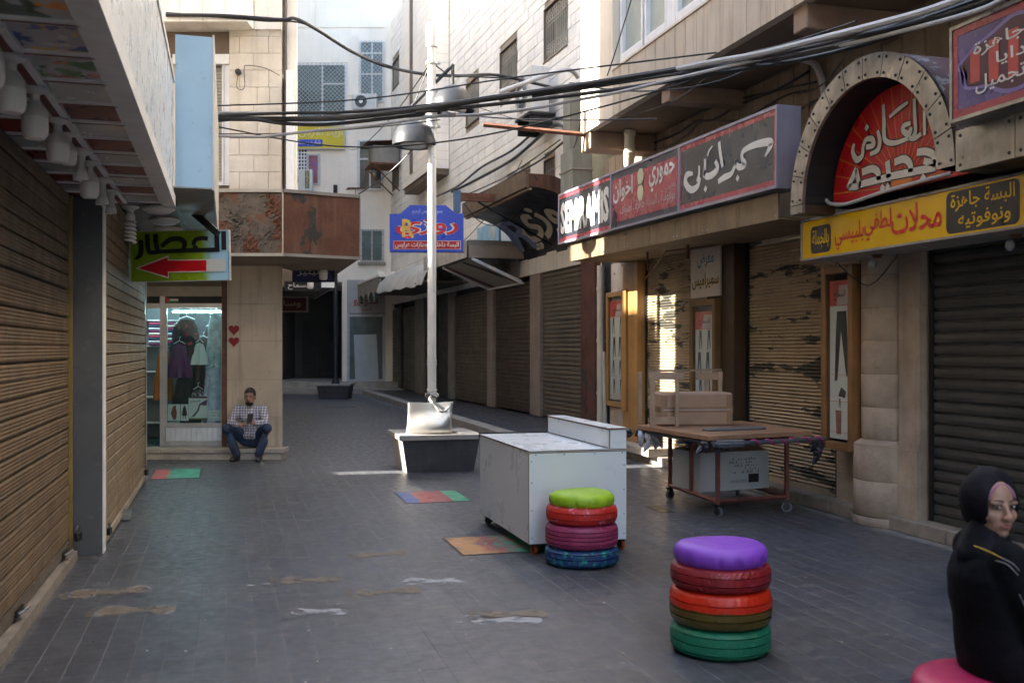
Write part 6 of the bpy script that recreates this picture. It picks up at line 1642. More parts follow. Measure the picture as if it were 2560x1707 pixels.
# near lamp post
lp = thing('lamp_post', 'pale grey lamp post with two dome lamps rising from the near planter', 'street lamp', (2.715, 13.565, 0.478), -YAW)
MB().lathe([(0.085,0.0),(0.085,0.05),(0.062,0.06),(0.062,1.0),(0.060,4.45),(0.058,4.46),(0.058,5.5),(0.0,5.5)], 24).build('pole', M_pole, lp, smooth=True)
MB().lathe([(0.066,4.20),(0.076,4.22),(0.076,4.72),(0.066,4.76)], 24).build('sleeve', M_pole, lp, smooth=True)
MB().lathe([(0.060,5.33),(0.078,5.34),(0.080,5.63),(0.074,5.67),(0.0,5.67)], 24).build('cap', M_pole, lp, smooth=True)
for z_ in (4.22, 4.72, 5.10): MB().lathe([(0.066,0),(0.082,0.004),(0.082,0.04),(0.066,0.044)], 20, (0,0,z_)).box(0.07, 0.12, -0.02, 0.02, z_+0.005, z_+0.035).build('clamp', M_pole, lp, smooth=True)
arm = MB(); arm.tube([(-0.30,0,4.50),(0.30,0,5.10)], 0.024, 10); arm.tube([(0.0,0,5.13),(0.22,0,4.96)], 0.010, 6); arm.tube([(-0.03,0,5.10),(-0.26,0,4.52)], 0.008, 6)
arm.build('cross_arm', M_bluegrey, lp, smooth=True)
lampshade(lp, 0.29, 4.46, 0.0); lampshade(lp, -0.245, 3.98, 0.0)
MB().tube([(0.29,0,4.90),(0.29,0,5.10)], 0.022, 8).tube([(-0.245,0,4.40),(-0.245,0,4.56)], 0.020, 8).build('hanger', M_darkmetal, lp, smooth=True)
bd_ = MB()
for z_, a in ((0.55,0.3),(0.60,-0.2),(0.95,0.1),(0.97,0.2),(1.0,-0.1)):
    bd_.tube([(0.066*math.cos(2*PI*i/16), 0.066*math.sin(2*PI*i/16), z_+0.02*math.sin(2*PI*i/16+a)) for i in range(16)], 0.006, 5, closed=True)
bd_.tube([(0.02,-0.066,1.0),(0.03,-0.07,1.12),(0.01,-0.068,1.2)], 0.008, 5)
bd_.build('tied_wire', M_alupaint, lp)
# far lamp post
l2 = thing('lamp_post', 'dark blue-grey lamp post with flared foot at the far planter', 'street lamp', (3.40, 33.1, 0.478), -YAW)
MB().lathe([(0.14,0.0),(0.145,0.03),(0.085,0.16),(0.078,0.2),(0.072,1.4),(0.065,5.9),(0.0,5.9)], 20).build('pole', M_bluegrey, l2, smooth=True)
MB().lathe([(0.0,6.56),(0.07,6.54),(0.075,6.30),(0.065,6.28),(0.06,6.05),(0.085,6.03),(0.085,5.88),(0.0,5.88)], 16).build('finial', M_darkmetal, l2, smooth=True)

# ------------------------------------------------------------------ silver bag
M_silver = mat('silver_leatherette', (0.40,0.395,0.38), 0.33, 0.7, var=0.04, vs=3, bump=0.03, bs=80, rvar=0.03)
bg_ = thing('silver_bag', 'empty silver shopping bag tied to the foot of the lamp post', 'bag', (2.60, 13.19, 0.502), -YAW)
nu, nv = 22, 14; vs = []; W_, H_ = 0.63, 0.42
for side_ in (0, 1):
    for j in range(nv+1):
        for i in range(nu+1):
            u, v = i/nu, j/nv
            bul = math.sin(PI*u)**0.6*(0.035+0.055*(1-v)**1.0)*(0.25+0.75*math.sin(PI*min(1, v*1.3+0.10)))
            dent = 0.018*math.sin(u*5.2+1.0)*math.sin(v*4.0)+0.022*math.exp(-((u-0.62)/0.16)**2-((v-0.62)/0.25)**2)
            y_ = -(0.02+bul-dent) if side_ == 0 else 0.05+bul*0.5
            wv = 0.016*math.sin(u*PI*1.0)
            z_ = v*H_*(1.0-0.03*math.sin(u*PI*2))+ (0.012*math.sin(u*7) if j == nv else 0)
            xx = (u-0.5)*W_*(1-0.03*v)+0.02*v
            if j == 0: y_ *= 0.75
            if i in (0, nu): y_ = -0.005 if side_ == 0 else 0.035
            vs.append((xx+0.012*math.sin(v*3.1)*(1 if i == 0 else -1 if i == nu else 0), y_, z_))
fs = []; k = nu+1; off = k*(nv+1)
for j in range(nv):
    for i in range(nu):
        fs.append((j*k+i, j*k+i+1, (j+1)*k+i+1, (j+1)*k+i)); fs.append((off+j*k+i+1, off+j*k+i, off+(j+1)*k+i, off+(j+1)*k+i+1))
for j in range(nv):
    for i in (0, nu):
        fs.append((j*k+i, (j+1)*k+i, off+(j+1)*k+i, off+j*k+i))
for i in range(nu): fs.append((i+1, i, off+i, off+i+1))
bo = MB().add(vs, fs).build('body', M_silver, bg_, smooth=True)
MB().tube(smooth_path([(0.01,0.31,0.50),(0.0,0.12,0.47),(0.03,-0.02,H_+0.02),(0.09,-0.06,H_*0.90),(0.15,-0.10,H_*0.75),(0.21,-0.09,H_*0.73),(0.27,-0.05,H_*0.86)]), 0.016, 8).build('strap', mat('grey_black_strap', (0.10,0.10,0.10), 0.45, chip=(0.5,0.5,0.48), cth=0.52, cs=14), bg_, smooth=True)
MB().tube([(0.008+0.080*math.cos(2*PI*i/16), 0.392+0.080*math.sin(2*PI*i/16), 0.50+0.02*math.sin(4*PI*i/16)) for i in range(16)], 0.017, 8, closed=True).build('knotted_handle', MATS['grey_black_strap'], bg_, smooth=True)
MB().box(-0.05, 0.04, -0.094, -0.091, 0.262, 0.268).build('gold_stamp', mat('gold_foil', (0.5,0.33,0.1), 0.35, 0.6), bg_)

# ------------------------------------------------------------------ white cart
M_cartw = mat('white_laminate', (0.66,0.70,0.73), 0.3, var=0.03, vs=1.2, rvar=0.05, chip=(0.30,0.25,0.20), cth=0.78, cs=13)
M_edge = mat('chipboard_edge', (0.17,0.11,0.075), 0.7, var=0.3, vs=20)
ct = thing('white_cart', 'white laminate stall cart on casters with a raised ledge', 'cart', (2.72, 8.38, 0))
hx, hy = 0.415, 0.80
def panel(nm, a, b, m_=M_cartw):
    MB().box(a[0], b[0], a[1], b[1], a[2], b[2]).build(nm, m_, ct)
panel('front_panel', (-hx,-hy,0.093), (hx,-hy+0.018,0.818))
panel('side_panel', (-hx,-hy+0.0185,0.093), (-hx+0.018,hy,0.818)); panel('side_panel', (hx-0.018,-hy+0.0185,0.093), (hx,hy,0.818))
panel('back_panel', (-hx+0.0185,hy-0.018,0.093), (hx-0.0185,hy,0.818))
panel('base_panel', (-hx+0.0185,-hy+0.0185,0.093), (hx-0.0185,hy-0.0185,0.115))
panel('top_panel', (-hx-0.004,-hy-0.004,0.820), (hx+0.004,hy+0.004,0.836))
panel('ledge_side', (0.255,-hy,0.838), (0.273,hy-0.02,0.985)); panel('ledge_end', (0.2735,-hy,0.838), (hx,-hy+0.018,0.985)); panel('ledge_top', (0.250,-hy-0.005,0.987), (hx+0.005,hy-0.015,1.003)); panel('ledge_back', (hx-0.018,-hy+0.0185,0.838), (hx,hy-0.02,0.985))
e = MB()
e.box(-hx-0.0045, hx+0.0045, -hy-0.0055, -hy-0.0042, 0.824, 0.832); e.box(-hx-0.0055, -hx-0.0042, -hy, hy, 0.822, 0.834)
e.box(-hx-0.0012, -hx-0.0002, -hy, -hy+0.016, 0.093, 0.818)
e.box(-hx, hx, -hy-0.001, -hy-0.0002, 0.812, 0.818)
e.box(0.2485, 0.2498, -hy-0.004, hy-0.016, 0.988, 1.002); e.box(0.25, hx+0.004, -hy-0.0062, -hy-0.0052, 0.988, 1.002); e.box(0.262, 0.274, -hy-0.001, -hy-0.0002, 0.838, 0.986); e.box(0.2535, 0.2548, -hy, hy-0.02, 0.838, 0.846)
e.build('bare_edge', M_edge, ct)
scr = MB().lathe([(0,0.002),(0.004,0.0015),(0.0055,0.0)], 8).mesh('screw_head', M_darkmetal)
for x_, z_ in [(-0.36,0.80),(-0.12,0.80),(0.14,0.80),(0.38,0.80),(-0.395,0.75),(-0.395,0.58),(-0.395,0.36),(-0.395,0.14),(0.395,0.70),(0.395,0.5),(0.395,0.3),(0.395,0.14)]:
    link('screw_head', scr, ct, (x_, -hy-0.0003, z_), (R(90),0,0))
for y_, z_ in [(-0.7,0.16),(-0.35,0.14),(0.0,0.13),(0.4,0.13),(0.72,0.14),(-0.4,0.79),(0.1,0.79),(0.6,0.79)]:
    link('screw_head', scr, ct, (-hx-0.0003, y_, z_), (0,R(-90),0))
panel('black_back_edge', (-hx-0.01,hy+0.005,0.80), (0.25,hy+0.02,0.85), M_darkmetal)
M_orange = mat('orange_polyurethane', (0.42,0.08,0.02), 0.4); 
def caster(parent, x, y, r=0.036, wm=M_orange, ang=0.3, top=0.093):
    c_ = sub('caster', parent, (x, y, 0), ang)
    MB().tube([(-0.014,0,r),(0.014,0,r)], [r*0.96, r*0.96], 20).build('wheel', wm, c_, smooth=True)
    MB().tube([(-0.016,0,r),(0.016,0,r)], r*0.66, 16).build('hub', M_black, c_, smooth=True)
    MB().tube([(-0.0185,0,r),(0.0185,0,r)], r*0.18, 10).build('axle', M_steel, c_)
    f = MB()
    for s_ in (-1, 1): f.hexa([(s_*0.021-0.0015,-0.012,r*0.8),(s_*0.021+0.0015,-0.012,r*0.8),(s_*0.021+0.0015,0.012,r*0.8),(s_*0.021-0.0015,0.012,r*0.8)], [(s_*0.021-0.0015,-0.025,2*r+0.004),(s_*0.021+0.0015,-0.025,2*r+0.004),(s_*0.021+0.0015,0.03,2*r+0.004),(s_*0.021-0.0015,0.03,2*r+0.004)])
    f.box(-0.0225, 0.0225, -0.027, 0.033, 2*r+0.0045, 2*r+0.009); f.box(-0.03, 0.03, -0.035, 0.04, 2*r+0.0095, top-0.0005)
    f.build('fork', M_darkmetal, c_)
caster(ct, -hx+0.06, -hy+0.07); caster(ct, hx-0.02, -hy+0.07, ang=0.5); caster(ct, -hx+0.06, hy-0.09, wm=M_black, ang=0.9); caster(ct, hx-0.05, hy-0.09, wm=M_black)

# ------------------------------------------------------------------ stools of stacked painted tyres
def tyre(parent, z0, h, r, m_, style=0, ang=0.0):
    pr = []
    hw = h/2; s = 0.028
    nose = 0.022
    pr += [(r-0.135, z0+h*0.22), (r-0.11, z0+0.008), (r-0.055, z0+0.001), (r-0.022, z0+0.012)]
    grooves = {0: (0.30,0.5,0.70), 1: (0.25,0.42,0.58,0.75), 2: (0.34,0.66), 3: (0.22,0.5,0.78)}[style]
    zlist = []
    for g_ in grooves: zlist += [(g_-0.022, 0), (g_-0.012, 1), (g_+0.012, 1), (g_+0.022, 0)]
    edge = lambda t: r-0.012*abs(2*t-1)**3.0
    pr.append((r-0.010, z0+h*0.13))
    for t, gflag in zlist: pr.append((edge(t)-(0.011 if gflag else 0), z0+h*t))
    pr += [(r-0.010, z0+h*0.87), (r-0.022, z0+h-0.012), (r-0.055, z0+h-0.001), (r-0.11, z0+h-0.008), (r-0.135, z0+h*0.78)]
    n = 132
    mb = MB(); k = len(pr); vs = []
    for i in range(n):
        a = 2*PI*i/n
        for j, (q, z_) in enumerate(pr):
            t = (z_-z0)/h
            cutm = 0.0
            if 0.10 < t < 0.90 and (i % 3 == 0): cutm = 0.0035
            a2 = a+(0.035*math.sin(t*9) if style != 2 else 0.05*math.sin(t*16))
            vs.append(((q-cutm)*math.cos(a2+ang), (q-cutm)*math.sin(a2+ang), z_))
    fs = [(i*k+j, ((i+1)%n)*k+j, ((i+1)%n)*k+j+1, i*k+j+1) for i in range(n) for j in range(k-1)]
    mb.add(vs, fs)
    return mb.build('tyre', m_, parent, smooth=True)
def cushion(parent, z0, h, r, m_, seed=0):
    rnd = random.Random(seed); n = 132; pr = [(0.90,0.0),(0.96,0.12),(0.995,0.30),(1.0,0.45),(0.99,0.60),(0.95,0.76),(0.86,0.89),(0.70,0.965),(0.4,0.995),(0.0,1.0)]
    ph = [rnd.uniform(0,6) for _ in range(6)]
    vs = []; k = len(pr)
    for i in range(n):
        a = 2*PI*i/n
        pk = 0.5*math.sin(11*a+ph[0])+0.6*math.sin(17*a+ph[1])+0.5*math.sin(29*a+ph[2])
        for q, t in pr:
            pw = max(0, 1-abs(t-0.25)/0.42)
            rr = r*q-0.0095*pw*max(-0.25, pk)
            vs.append((rr*math.cos(a), rr*math.sin(a), z0+h*t+0.006*(t > 0.7)*math.sin(2*a+ph[3])*q))
    fs = [(i*k+j, ((i+1)%n)*k+j, ((i+1)%n)*k+j+1, i*k+j+1) for i in range(n) for j in range(k-1)]
    c_ = MB().add(vs, fs).build('cushion', m_, parent, smooth=True)
    return c_
def gloss(name, col, chipc=None, cth=0.62, cs=9, **kw):
    kw.setdefault('spots', 0.22); kw.setdefault('spotcol', tuple(c*0.35+0.015 for c in lin(col)))
    return mat(name, tuple(c*0.88+0.008 for c in lin(col)), 0.45, var=0.2, vs=6, chip=lin(chipc) if chipc else None, cth=cth, cs=cs, bump=0.35, bs=55, **kw)
def two_tone(name, top, bot, z, warp=0.02):
    def ex(N, L, pos, mix, ramp, noise, mapping, out):
        sx = N.new('ShaderNodeSeparateXYZ'); L.new(pos, sx.inputs[0]); nz = noise(9.0, 4.0)
        m1 = N.new('ShaderNodeMath'); m1.operation = 'MULTIPLY_ADD'; L.new(nz, m1.inputs[0]); m1.inputs[1].default_value = warp; L.new(sx.outputs[2], m1.inputs[2])
        return mix(ramp(m1.outputs[0], z+warp*0.5-0.004, z+warp*0.5+0.004), lin(bot), out)
    return mat(name, lin(top), 0.36, var=0.1, vs=6, bump=0.25, bs=55, extra=ex, coat=0.1)
s1 = thing('tyre_stool', 'stool of red, orange-olive and green tyres with a purple cushion', 'stool', (2.60, 4.945, 0), 0, 'stools of painted tyres')
tyre(s1, 0.0, 0.162, 0.272, gloss('green_tyre_paint', '#0f7a5a', '#3a9a78', 0.62, 20), 3, 0.2)
tyre(s1, 0.156, 0.202, 0.278, two_tone('orange_olive_tyre_paint', '#c82a10', '#5a4a1a', 0.262, 0.03), 0, 1.1)
tyre(s1, 0.352, 0.138, 0.272, gloss('dark_red_tyre_paint', '#8a0c18', '#b8506a', 0.63, 14), 2, 2.3)
cushion(s1, 0.478, 0.118, 0.254, mat('purple_cushion_cloth', lin('#7c3fb8'), 0.5, var=0.06, vs=5, bump=0.05, bs=90), 1)
s2 = thing('tyre_stool', 'stool of red, pink and blue-green tyres with a lime green cushion', 'stool', (2.62, 7.23, 0), 0, 'stools of painted tyres')
tyre(s2, 0.0, 0.142, 0.285, gloss('blue_tyre_paint', '#10386e', '#22a088', 0.56, 22), 3, 0.5)
tyre(s2, 0.135, 0.188, 0.280, gloss('pink_tyre_paint', '#98305c', '#b04a74', 0.62, 20), 1, 1.9)
tyre(s2, 0.316, 0.146, 0.275, gloss('orange_red_tyre_paint', '#c01e12', '#c87890', 0.60, 16), 2, 0.1)
cushion(s2, 0.447, 0.112, 0.252, mat('lime_cushion_cloth', lin('#8fb41e'), 0.5, var=0.06, vs=5, bump=0.05, bs=90), 2)
gx, gy = cf(1.690, 3.52)
s3 = thing('tyre_stool', 'stool with a crimson cushion under the seated woman', 'stool', (gx, gy, 0), 0, 'stools of painted tyres')
tyre(s3, 0.0, 0.14, 0.278, gloss('violet_tyre_paint', '#4a2a70', None), 0, 0.5)
tyre(s3, 0.135, 0.15, 0.276, gloss('teal_tyre_paint', '#106a70', None), 1, 0.5)
tyre(s3, 0.28, 0.12, 0.272, gloss('plum_tyre_paint', '#5a1838', None), 3, 0.5)
cushion(s3, 0.392, 0.105, 0.262, mat('crimson_cushion_cloth', lin('#a8184e'), 0.5, var=0.06, vs=5, bump=0.05, bs=90), 3)

# ------------------------------------------------------------------ market trolley
tr = thing('market_trolley', 'rusty steel trolley with wooden top and rag-wrapped rails by the flaking shutters', 'trolley', (5.05, 9.35, 0))
o_ = (5.05, 9.35)
def TL_(x, y): return (x-o_[0], y-o_[1])
legs = [(4.60,8.80),(5.42,8.90),(4.66,10.02),(5.50,10.05)]
for k, (x_, y_) in enumerate(legs):
    a = TL_(x_, y_); MB().box(a[0]-0.018, a[0]+0.018, a[1]-0.018, a[1]+0.018, 0.125, 0.775).build('leg', M_redoxide, tr)
a = TL_(4.63, 9.44); MB().box(a[0]-0.017, a[0]+0.017, a[1]-0.017, a[1]+0.017, 0.15, 0.775).build('leg', M_redoxide, tr)
def beam(nm, p, q, z, m_=M_redoxide, r=0.018):
    MB().tube([(*TL_(*p), z), (*TL_(*q), z)], r*1.3, 4).build(nm, m_, tr)
for p, q in ((0,1),(2,3),(0,2),(1,3)): beam('lower_rail', legs[p], legs[q], 0.155)
beam('upper_rail', legs[0], legs[1], 0.76); beam('upper_rail', legs[2], legs[3], 0.76); beam('upper_rail', legs[0], legs[2], 0.757); beam('upper_rail', legs[1], legs[3], 0.757)
top = [(4.14,9.66),(4.19,8.24),(5.53,8.72),(5.58,10.05)]
top = [(4.20,9.86),(4.30,8.42),(5.56,8.66),(5.58,10.10)]
MB().hexa([(*TL_(*p), 0.790) for p in top], [(*TL_(*p), 0.835) for p in top]).build('table_top', mat('worn_plywood', (0.30,0.16,0.085), 0.6, var=0.2, vs=4, spots=0.3, spotcol=(0.12,0.06,0.04)), tr, bevel=0.004)
M_pipe = mat('grey_pipe_rail', (0.10,0.10,0.105), 0.5, 0.3)
MB().tube([(*TL_(4.24,9.95), 0.765), (*TL_(4.36,8.38), 0.765)], 0.02, 8).build('side_rail', M_pipe, tr)
MB().tube([(*TL_(4.33,8.37), 0.757), (*TL_(5.66,8.60), 0.757)], 0.022, 8).build('side_rail', M_pipe, tr)
for k, (x_, y_) in enumerate(legs): caster(tr, *TL_(x_, y_), r=0.055, wm=mat('worn_grey_wheel', (0.13,0.13,0.14), 0.5, var=0.3), ang=0.4+k*0.7, top=0.13)
M_mag = mat('magenta_ribbon', (0.42,0.02,0.16), 0.6); M_rag = mat('black_plastic_rag', (0.03,0.03,0.04), 0.35, var=0.4, bump=0.5, bs=30); M_ragw = mat('grey_plastic_rag', (0.42,0.42,0.46), 0.4, var=0.3, bump=0.6, bs=25)
rb = MB()
for k in range(56):
    u = 0.32+0.64*k/56; a = k*0.62
    if k % 12 > 7: continue
    p = Vector((4.33+1.33*u, 8.37+0.23*u, 0.757)); c0 = a; 
    q = [(p.x-o_[0]+0.02*j, p.y-o_[1]+0.027*math.cos(a+0.8*j), p.z+0.027*math.sin(a+0.8*j)) for j in range(3)]
    rb.tube(q, 0.008, 4)
rb.build('magenta_ribbon', M_mag, tr)
random.seed(21)
def rags(nm, x, y, n, ln, m_, sp=0.12):
    mb = MB()
    for k in range(n):
        sx, sy = random.uniform(-sp, sp), random.uniform(-sp*0.6, sp*0.6)
        l_ = ln*random.uniform(0.4, 1)
        p = TL_(x+sx, y+sy)
        pts = [(p[0], p[1], 0.775), (p[0]+random.uniform(-.04,.04), p[1]+random.uniform(-.04,.04), 0.775-l_*0.45), (p[0]+random.uniform(-.06,.06), p[1]+random.uniform(-.06,.06), 0.775-l_)]
        mb.tube(smooth_path(pts, 4), [0.008,0.02,0.026,0.022,0.026,0.03,0.026,0.016,0.004], 6)
    mb.build(nm, m_, tr, smooth=True)
rags('rag', 4.28, 9.72, 14, 0.22, M_ragw, 0.14); rags('rag', 4.22, 9.98, 6, 0.10, M_rag, 0.10)
rags('rag', 4.40, 8.50, 10, 0.12, M_rag, 0.12); rags('rag', 5.60, 8.62, 10, 0.30, M_rag, 0.05); rags('rag', 4.38, 9.0, 6, 0.08, M_rag, 0.10)
mb = MB()
for k in range(14): mb.tube([(TL_(4.38+0.02*k, 8.385)[0], TL_(0,8.385)[1]+0.03*math.cos(j*PI/4), 0.76+0.03*math.sin(j*PI/4)) for j in range(8)], 0.011, 5, closed=True)
mb.build('rag_wrap', mat('grey_tape', (0.12,0.12,0.13), 0.5, var=0.4), tr)
# things on the trolley
M_card = mat('cardboard', (0.36,0.23,0.15), 0.75, var=0.12, vs=3, streak=0.2, scol=(0.25,0.15,0.1))
bx = thing('cardboard_box', 'taped brown cardboard box lying on the trolley', 'box', (4.78, 9.72, 0.837), R(-9))
MB().box(-0.40, 0.38, -0.20, 0.22, 0, 0.345).build('carton', M_card, bx, bevel=0.018)
tp = MB(); tp.box(-0.402, 0.382, -0.2025, -0.2003, 0.14, 0.20); tp.box(-0.4025, -0.4003, -0.19, 0.21, 0.14, 0.20); tp.box(-0.395, -0.33, -0.2027, -0.2004, 0.02, 0.325); tp.box(0.31,0.37,-0.2027,-0.2004,0.02,0.325)
tp.build('packing_tape', mat('clear_brown_tape', (0.28,0.17,0.10), 0.2), bx)
MB().box(-0.38, 0.36, -0.2045, -0.2028, 0.166, 0.172).build('tape_seam', M_ragw, bx)
wf = thing('lath_rack', 'upright frame of raw wooden laths standing round the cardboard box', 'rack', (4.70, 9.70, 0.837), R(-9))
for q_ in ((-0.46,-0.415,-0.26,-0.22,0,0.565),(-0.46,-0.42,0.24,0.28,0,0.56),(0.44,0.48,0.24,0.28,0,0.56)): MB().box(*q_).build('upright', M_wood_raw, wf)
MB().box(-0.20,-0.165,-0.285,-0.262,0,0.50).build('upright', M_wood_raw, wf)
MB().box(0.30,0.345,0.285,0.31,0.3,0.56).build('upright', M_wood_raw, wf)
for q_ in ((-0.47,-0.10,-0.262,-0.24,0.49,0.565),(0.20,0.50,0.282,0.30,0.47,0.555),(-0.44,-0.12,-0.265,-0.235,0.03,0.10)): MB().box(*q_).build('cross_lath', M_wood_raw, wf)
MB().hexa([(-0.47,-0.26,0.567),(-0.43,-0.22,0.567),(0.49,0.29,0.567),(0.45,0.25,0.567)], [(-0.47,-0.26,0.59),(-0.43,-0.22,0.59),(0.49,0.29,0.59),(0.45,0.25,0.59)]).build('top_lath', M_wood_raw, wf)
pk = thing('wooden_plank', 'short weathered grey plank lying on the trolley top', 'plank', (4.86, 8.96, 0.837), R(4))
MB().prism([(-0.34,-0.05),(-0.31,-0.075),(0.33,-0.065),(0.36,-0.03),(0.34,0.05),(-0.32,0.06),(-0.35,0.02)], 'z', 0, 0.022).build('plank', mat('grey_plank', (0.13,0.125,0.12), 0.75, var=0.25, vs=9), pk, bevel=0.004)
M_wbox = mat('white_printed_carton', (0.44,0.44,0.45), 0.7, var=0.08, vs=3)
wb = thing('white_carton', 'white printed carton with open flaps on the trolley\'s lower rails', 'box', (5.06, 9.62, 0.174), R(7))
c_ = MB(); c_.box(-0.43, 0.43, -0.26, -0.252, 0, 0.40); c_.box(-0.43, 0.43, 0.252, 0.26, 0, 0.40); c_.box(-0.43, -0.422, -0.2515, 0.2515, 0, 0.40); c_.box(0.422, 0.43, -0.2515, 0.2515, 0, 0.40); c_.box(-0.4215,0.4215,-0.2515,0.2515,0,0.008)
c_.build('carton', M_wbox, wb)
c_ = MB(); c_.hexa([(-0.43,-0.26,0.401),(0.43,-0.26,0.401),(0.43,-0.255,0.401),(-0.43,-0.255,0.401)], [(-0.43,0.02,0.455),(0.43,0.03,0.445),(0.43,0.03,0.45),(-0.43,0.02,0.46)])
c_.hexa([(-0.43,0.26,0.401),(0.43,0.26,0.401),(0.43,0.255,0.401),(-0.43,0.255,0.401)], [(-0.43,0.06,0.44),(0.43,0.05,0.47),(0.43,0.05,0.475),(-0.43,0.06,0.445)])
c_.build('flap', M_card, wb)
pb = MB(); random.seed(9)
for k in range(16):
    for j in range(5):
        if random.random() < 0.3: continue
        x0 = -0.02+k*0.021-(0.05 if j > 2 else 0); pb.box(x0, x0+0.008, -0.263, -0.2605, 0.17+j*0.035, 0.17+j*0.035+random.uniform(0.01,0.03))
pb.build('printed_text', mat('grey_ink', (0.12,0.12,0.12), 0.6), wb)
MB().box(0.17, 0.30, -0.2635, -0.2606, 0.07, 0.16).build('black_label', M_signblack, wb)
lettering(wb, 'consucofre', -0.06, 0.15, 0.075, 0.115, MATS['grey_ink'], -0.262, 0.0, ar=False)
# ------------------------------------------------------------------ overhead and wall cables
def cable(label, r, m_, pts):
    p0 = Vector(pts[0])
    t = thing('cable', label, 'cable', pts[0], 0, 'overhead and wall cables')
    MB().tube(smooth_path([Vector(p)-p0 for p in pts], 6), r, 8).build('cable_run', m_, t, smooth=True)
cable('thick black cable sweeping across the street from the blue lightbox to the arch', 0.032, M_cable, [(-0.141, 12.727, 4.468), (0.603, 12.307, 4.413), (1.255, 11.705, 4.334), (1.997, 10.869, 4.284), (2.556, 10.19, 4.27), (3.207, 9.484, 4.257), (3.78, 8.801, 4.249), (4.277, 8.139, 4.228), (4.641, 7.411, 4.151), (4.729, 6.97, 4.096), (4.78, 6.0, 4.02), (4.82, 4.8, 3.97), (4.95, 3.2, 4.0)])
cable('second black cable twisted over the thickest one', 0.019, M_cable, [(-0.14, 12.623, 4.474), (0.69, 12.178, 4.461), (1.39, 11.666, 4.404), (2.083, 10.845, 4.328), (2.733, 10.035, 4.287), (3.366, 9.335, 4.279), (3.78, 8.801, 4.257), (4.277, 8.139, 4.203), (4.575, 7.014, 4.04), (4.70, 6.0, 3.97), (4.78, 4.8, 3.92), (4.95, 3.2, 3.95)])
cable('black cable sagging under the cable bundle over the rusty canopy', 0.022, M_cable, [(-0.141, 12.727, 4.439), (0.232, 12.413, 4.417), (0.603, 12.307, 4.364), (1.048, 11.972, 4.3), (1.466, 11.541, 4.27), (2.083, 10.845, 4.24)])
cable('pale grey conduit curving below the black cables past the lamp post', 0.016, M_conduit, [(-0.118, 12.72, 4.537), (1.048, 11.972, 4.433), (1.703, 11.577, 4.348), (2.545, 10.505, 4.18), (2.995, 9.752, 4.105), (3.284, 9.462, 4.125), (3.634, 8.946, 4.122), (4.1, 8.2, 4.14), (4.5, 7.4, 4.12), (4.75, 6.4, 4.0)])
cable('dark grey cable drooping lowest between lightbox and lamp post', 0.018, M_conduit, [(-0.118, 12.72, 4.253), (0.371, 12.373, 4.2), (0.958, 11.997, 4.224), (1.454, 11.44, 4.183), (1.997, 10.869, 4.182), (2.379, 10.552, 4.193)])
cable('thin wire drooping beside the lowest grey cable', 0.006, M_cable, [(-0.118, 12.72, 4.277), (0.603, 12.307, 4.239), (1.266, 11.806, 4.212), (1.861, 11.116, 4.165), (2.232, 10.698, 4.151)])
cable('long silvery conduit running under the overhang towards the arch', 0.028, M_conduit, [(3.927, 8.759, 4.268), (4.138, 8.179, 4.221), (4.367, 7.593, 4.163), (4.544, 7.023, 4.128), (4.597, 6.28, 4.029), (4.65, 5.745, 3.975), (4.66, 5.2, 3.95), (4.80, 4.0, 4.0), (5.0, 2.6, 4.1)])
cable('thinner grey conduit passing above the arch to the purple sign', 0.017, M_conduit, [(4.47, 7.772, 4.17), (4.611, 6.796, 4.019), (4.663, 6.053, 3.921), (4.648, 5.329, 3.825), (4.64, 4.9, 3.83), (4.75, 3.8, 3.85), (5.0, 2.6, 3.95)])
cable('upper black cable looping from the stone lintel to the limestone wall', 0.027, M_cable, [(-0.874, 15.432, 6.536), (-0.056, 15.198, 6.524), (0.739, 15.076, 6.499), (0.972, 15.113, 6.544), (1.351, 15.421, 6.481), (1.976, 16.595, 6.562), (2.712, 17.944, 6.756), (3.218, 16.76, 6.329), (3.809, 16.591, 6.301), (4.53, 16.906, 6.452), (5.355, 17.19, 6.43), (5.911, 17.032, 6.3)])
cable('thinner upper black cable twisted with the looping one', 0.014, M_cable, [(-0.874, 15.432, 6.566), (-0.056, 15.198, 6.501), (0.511, 15.141, 6.481), (1.101, 15.284, 6.538), (1.731, 16.144, 6.529), (2.642, 17.964, 6.806), (3.284, 16.741, 6.315), (4.007, 16.535, 6.288), (5.077, 17.27, 6.503), (5.772, 17.071, 6.343)])
cable('thick grey hose arching beside the pale air conditioners', 0.035, M_conduit, [(4.203, 15.439, 5.771), (4.636, 15.316, 5.931), (5.195, 15.364, 6.16), (5.416, 15.405, 6.188), (5.544, 15.473, 6.104)])
cable('thin sagging wire between lamp post and sunlit corner', 0.005, M_cable, [(2.464, 10.736, 4.386), (3.06, 11.606, 4.499), (3.767, 12.444, 4.617), (4.706, 13.216, 4.85)])
cable('thin wire slanting down before the sunlit window', 0.008, M_cable, [(4.791, 11.424, 5.954), (4.743, 11.542, 5.69), (4.661, 11.669, 5.321), (4.615, 11.786, 5.097)])
cable('thick black cable wandering along the limestone wall above the curved canopy', 0.035, M_cable, [(5.842, 26.411, 5.891), (6.206, 24.747, 6.014), (6.446, 22.599, 6.097), (6.396, 20.533, 6.15), (6.375, 19.499, 6.188), (6.323, 18.578, 6.028), (6.371, 18.357, 5.75)])
cable('straight thin cable on the limestone wall below the thick one', 0.014, M_cable, [(5.894, 26.396, 5.675), (6.437, 23.641, 5.794), (6.46, 21.035, 5.813), (6.413, 18.968, 5.836)])
cable('lowest black cable on the limestone wall with tangled ends', 0.022, M_cable, [(5.938, 25.863, 5.547), (6.273, 23.792, 5.613), (6.346, 21.587, 5.637), (6.41, 20.009, 5.666), (6.371, 18.357, 5.75)])
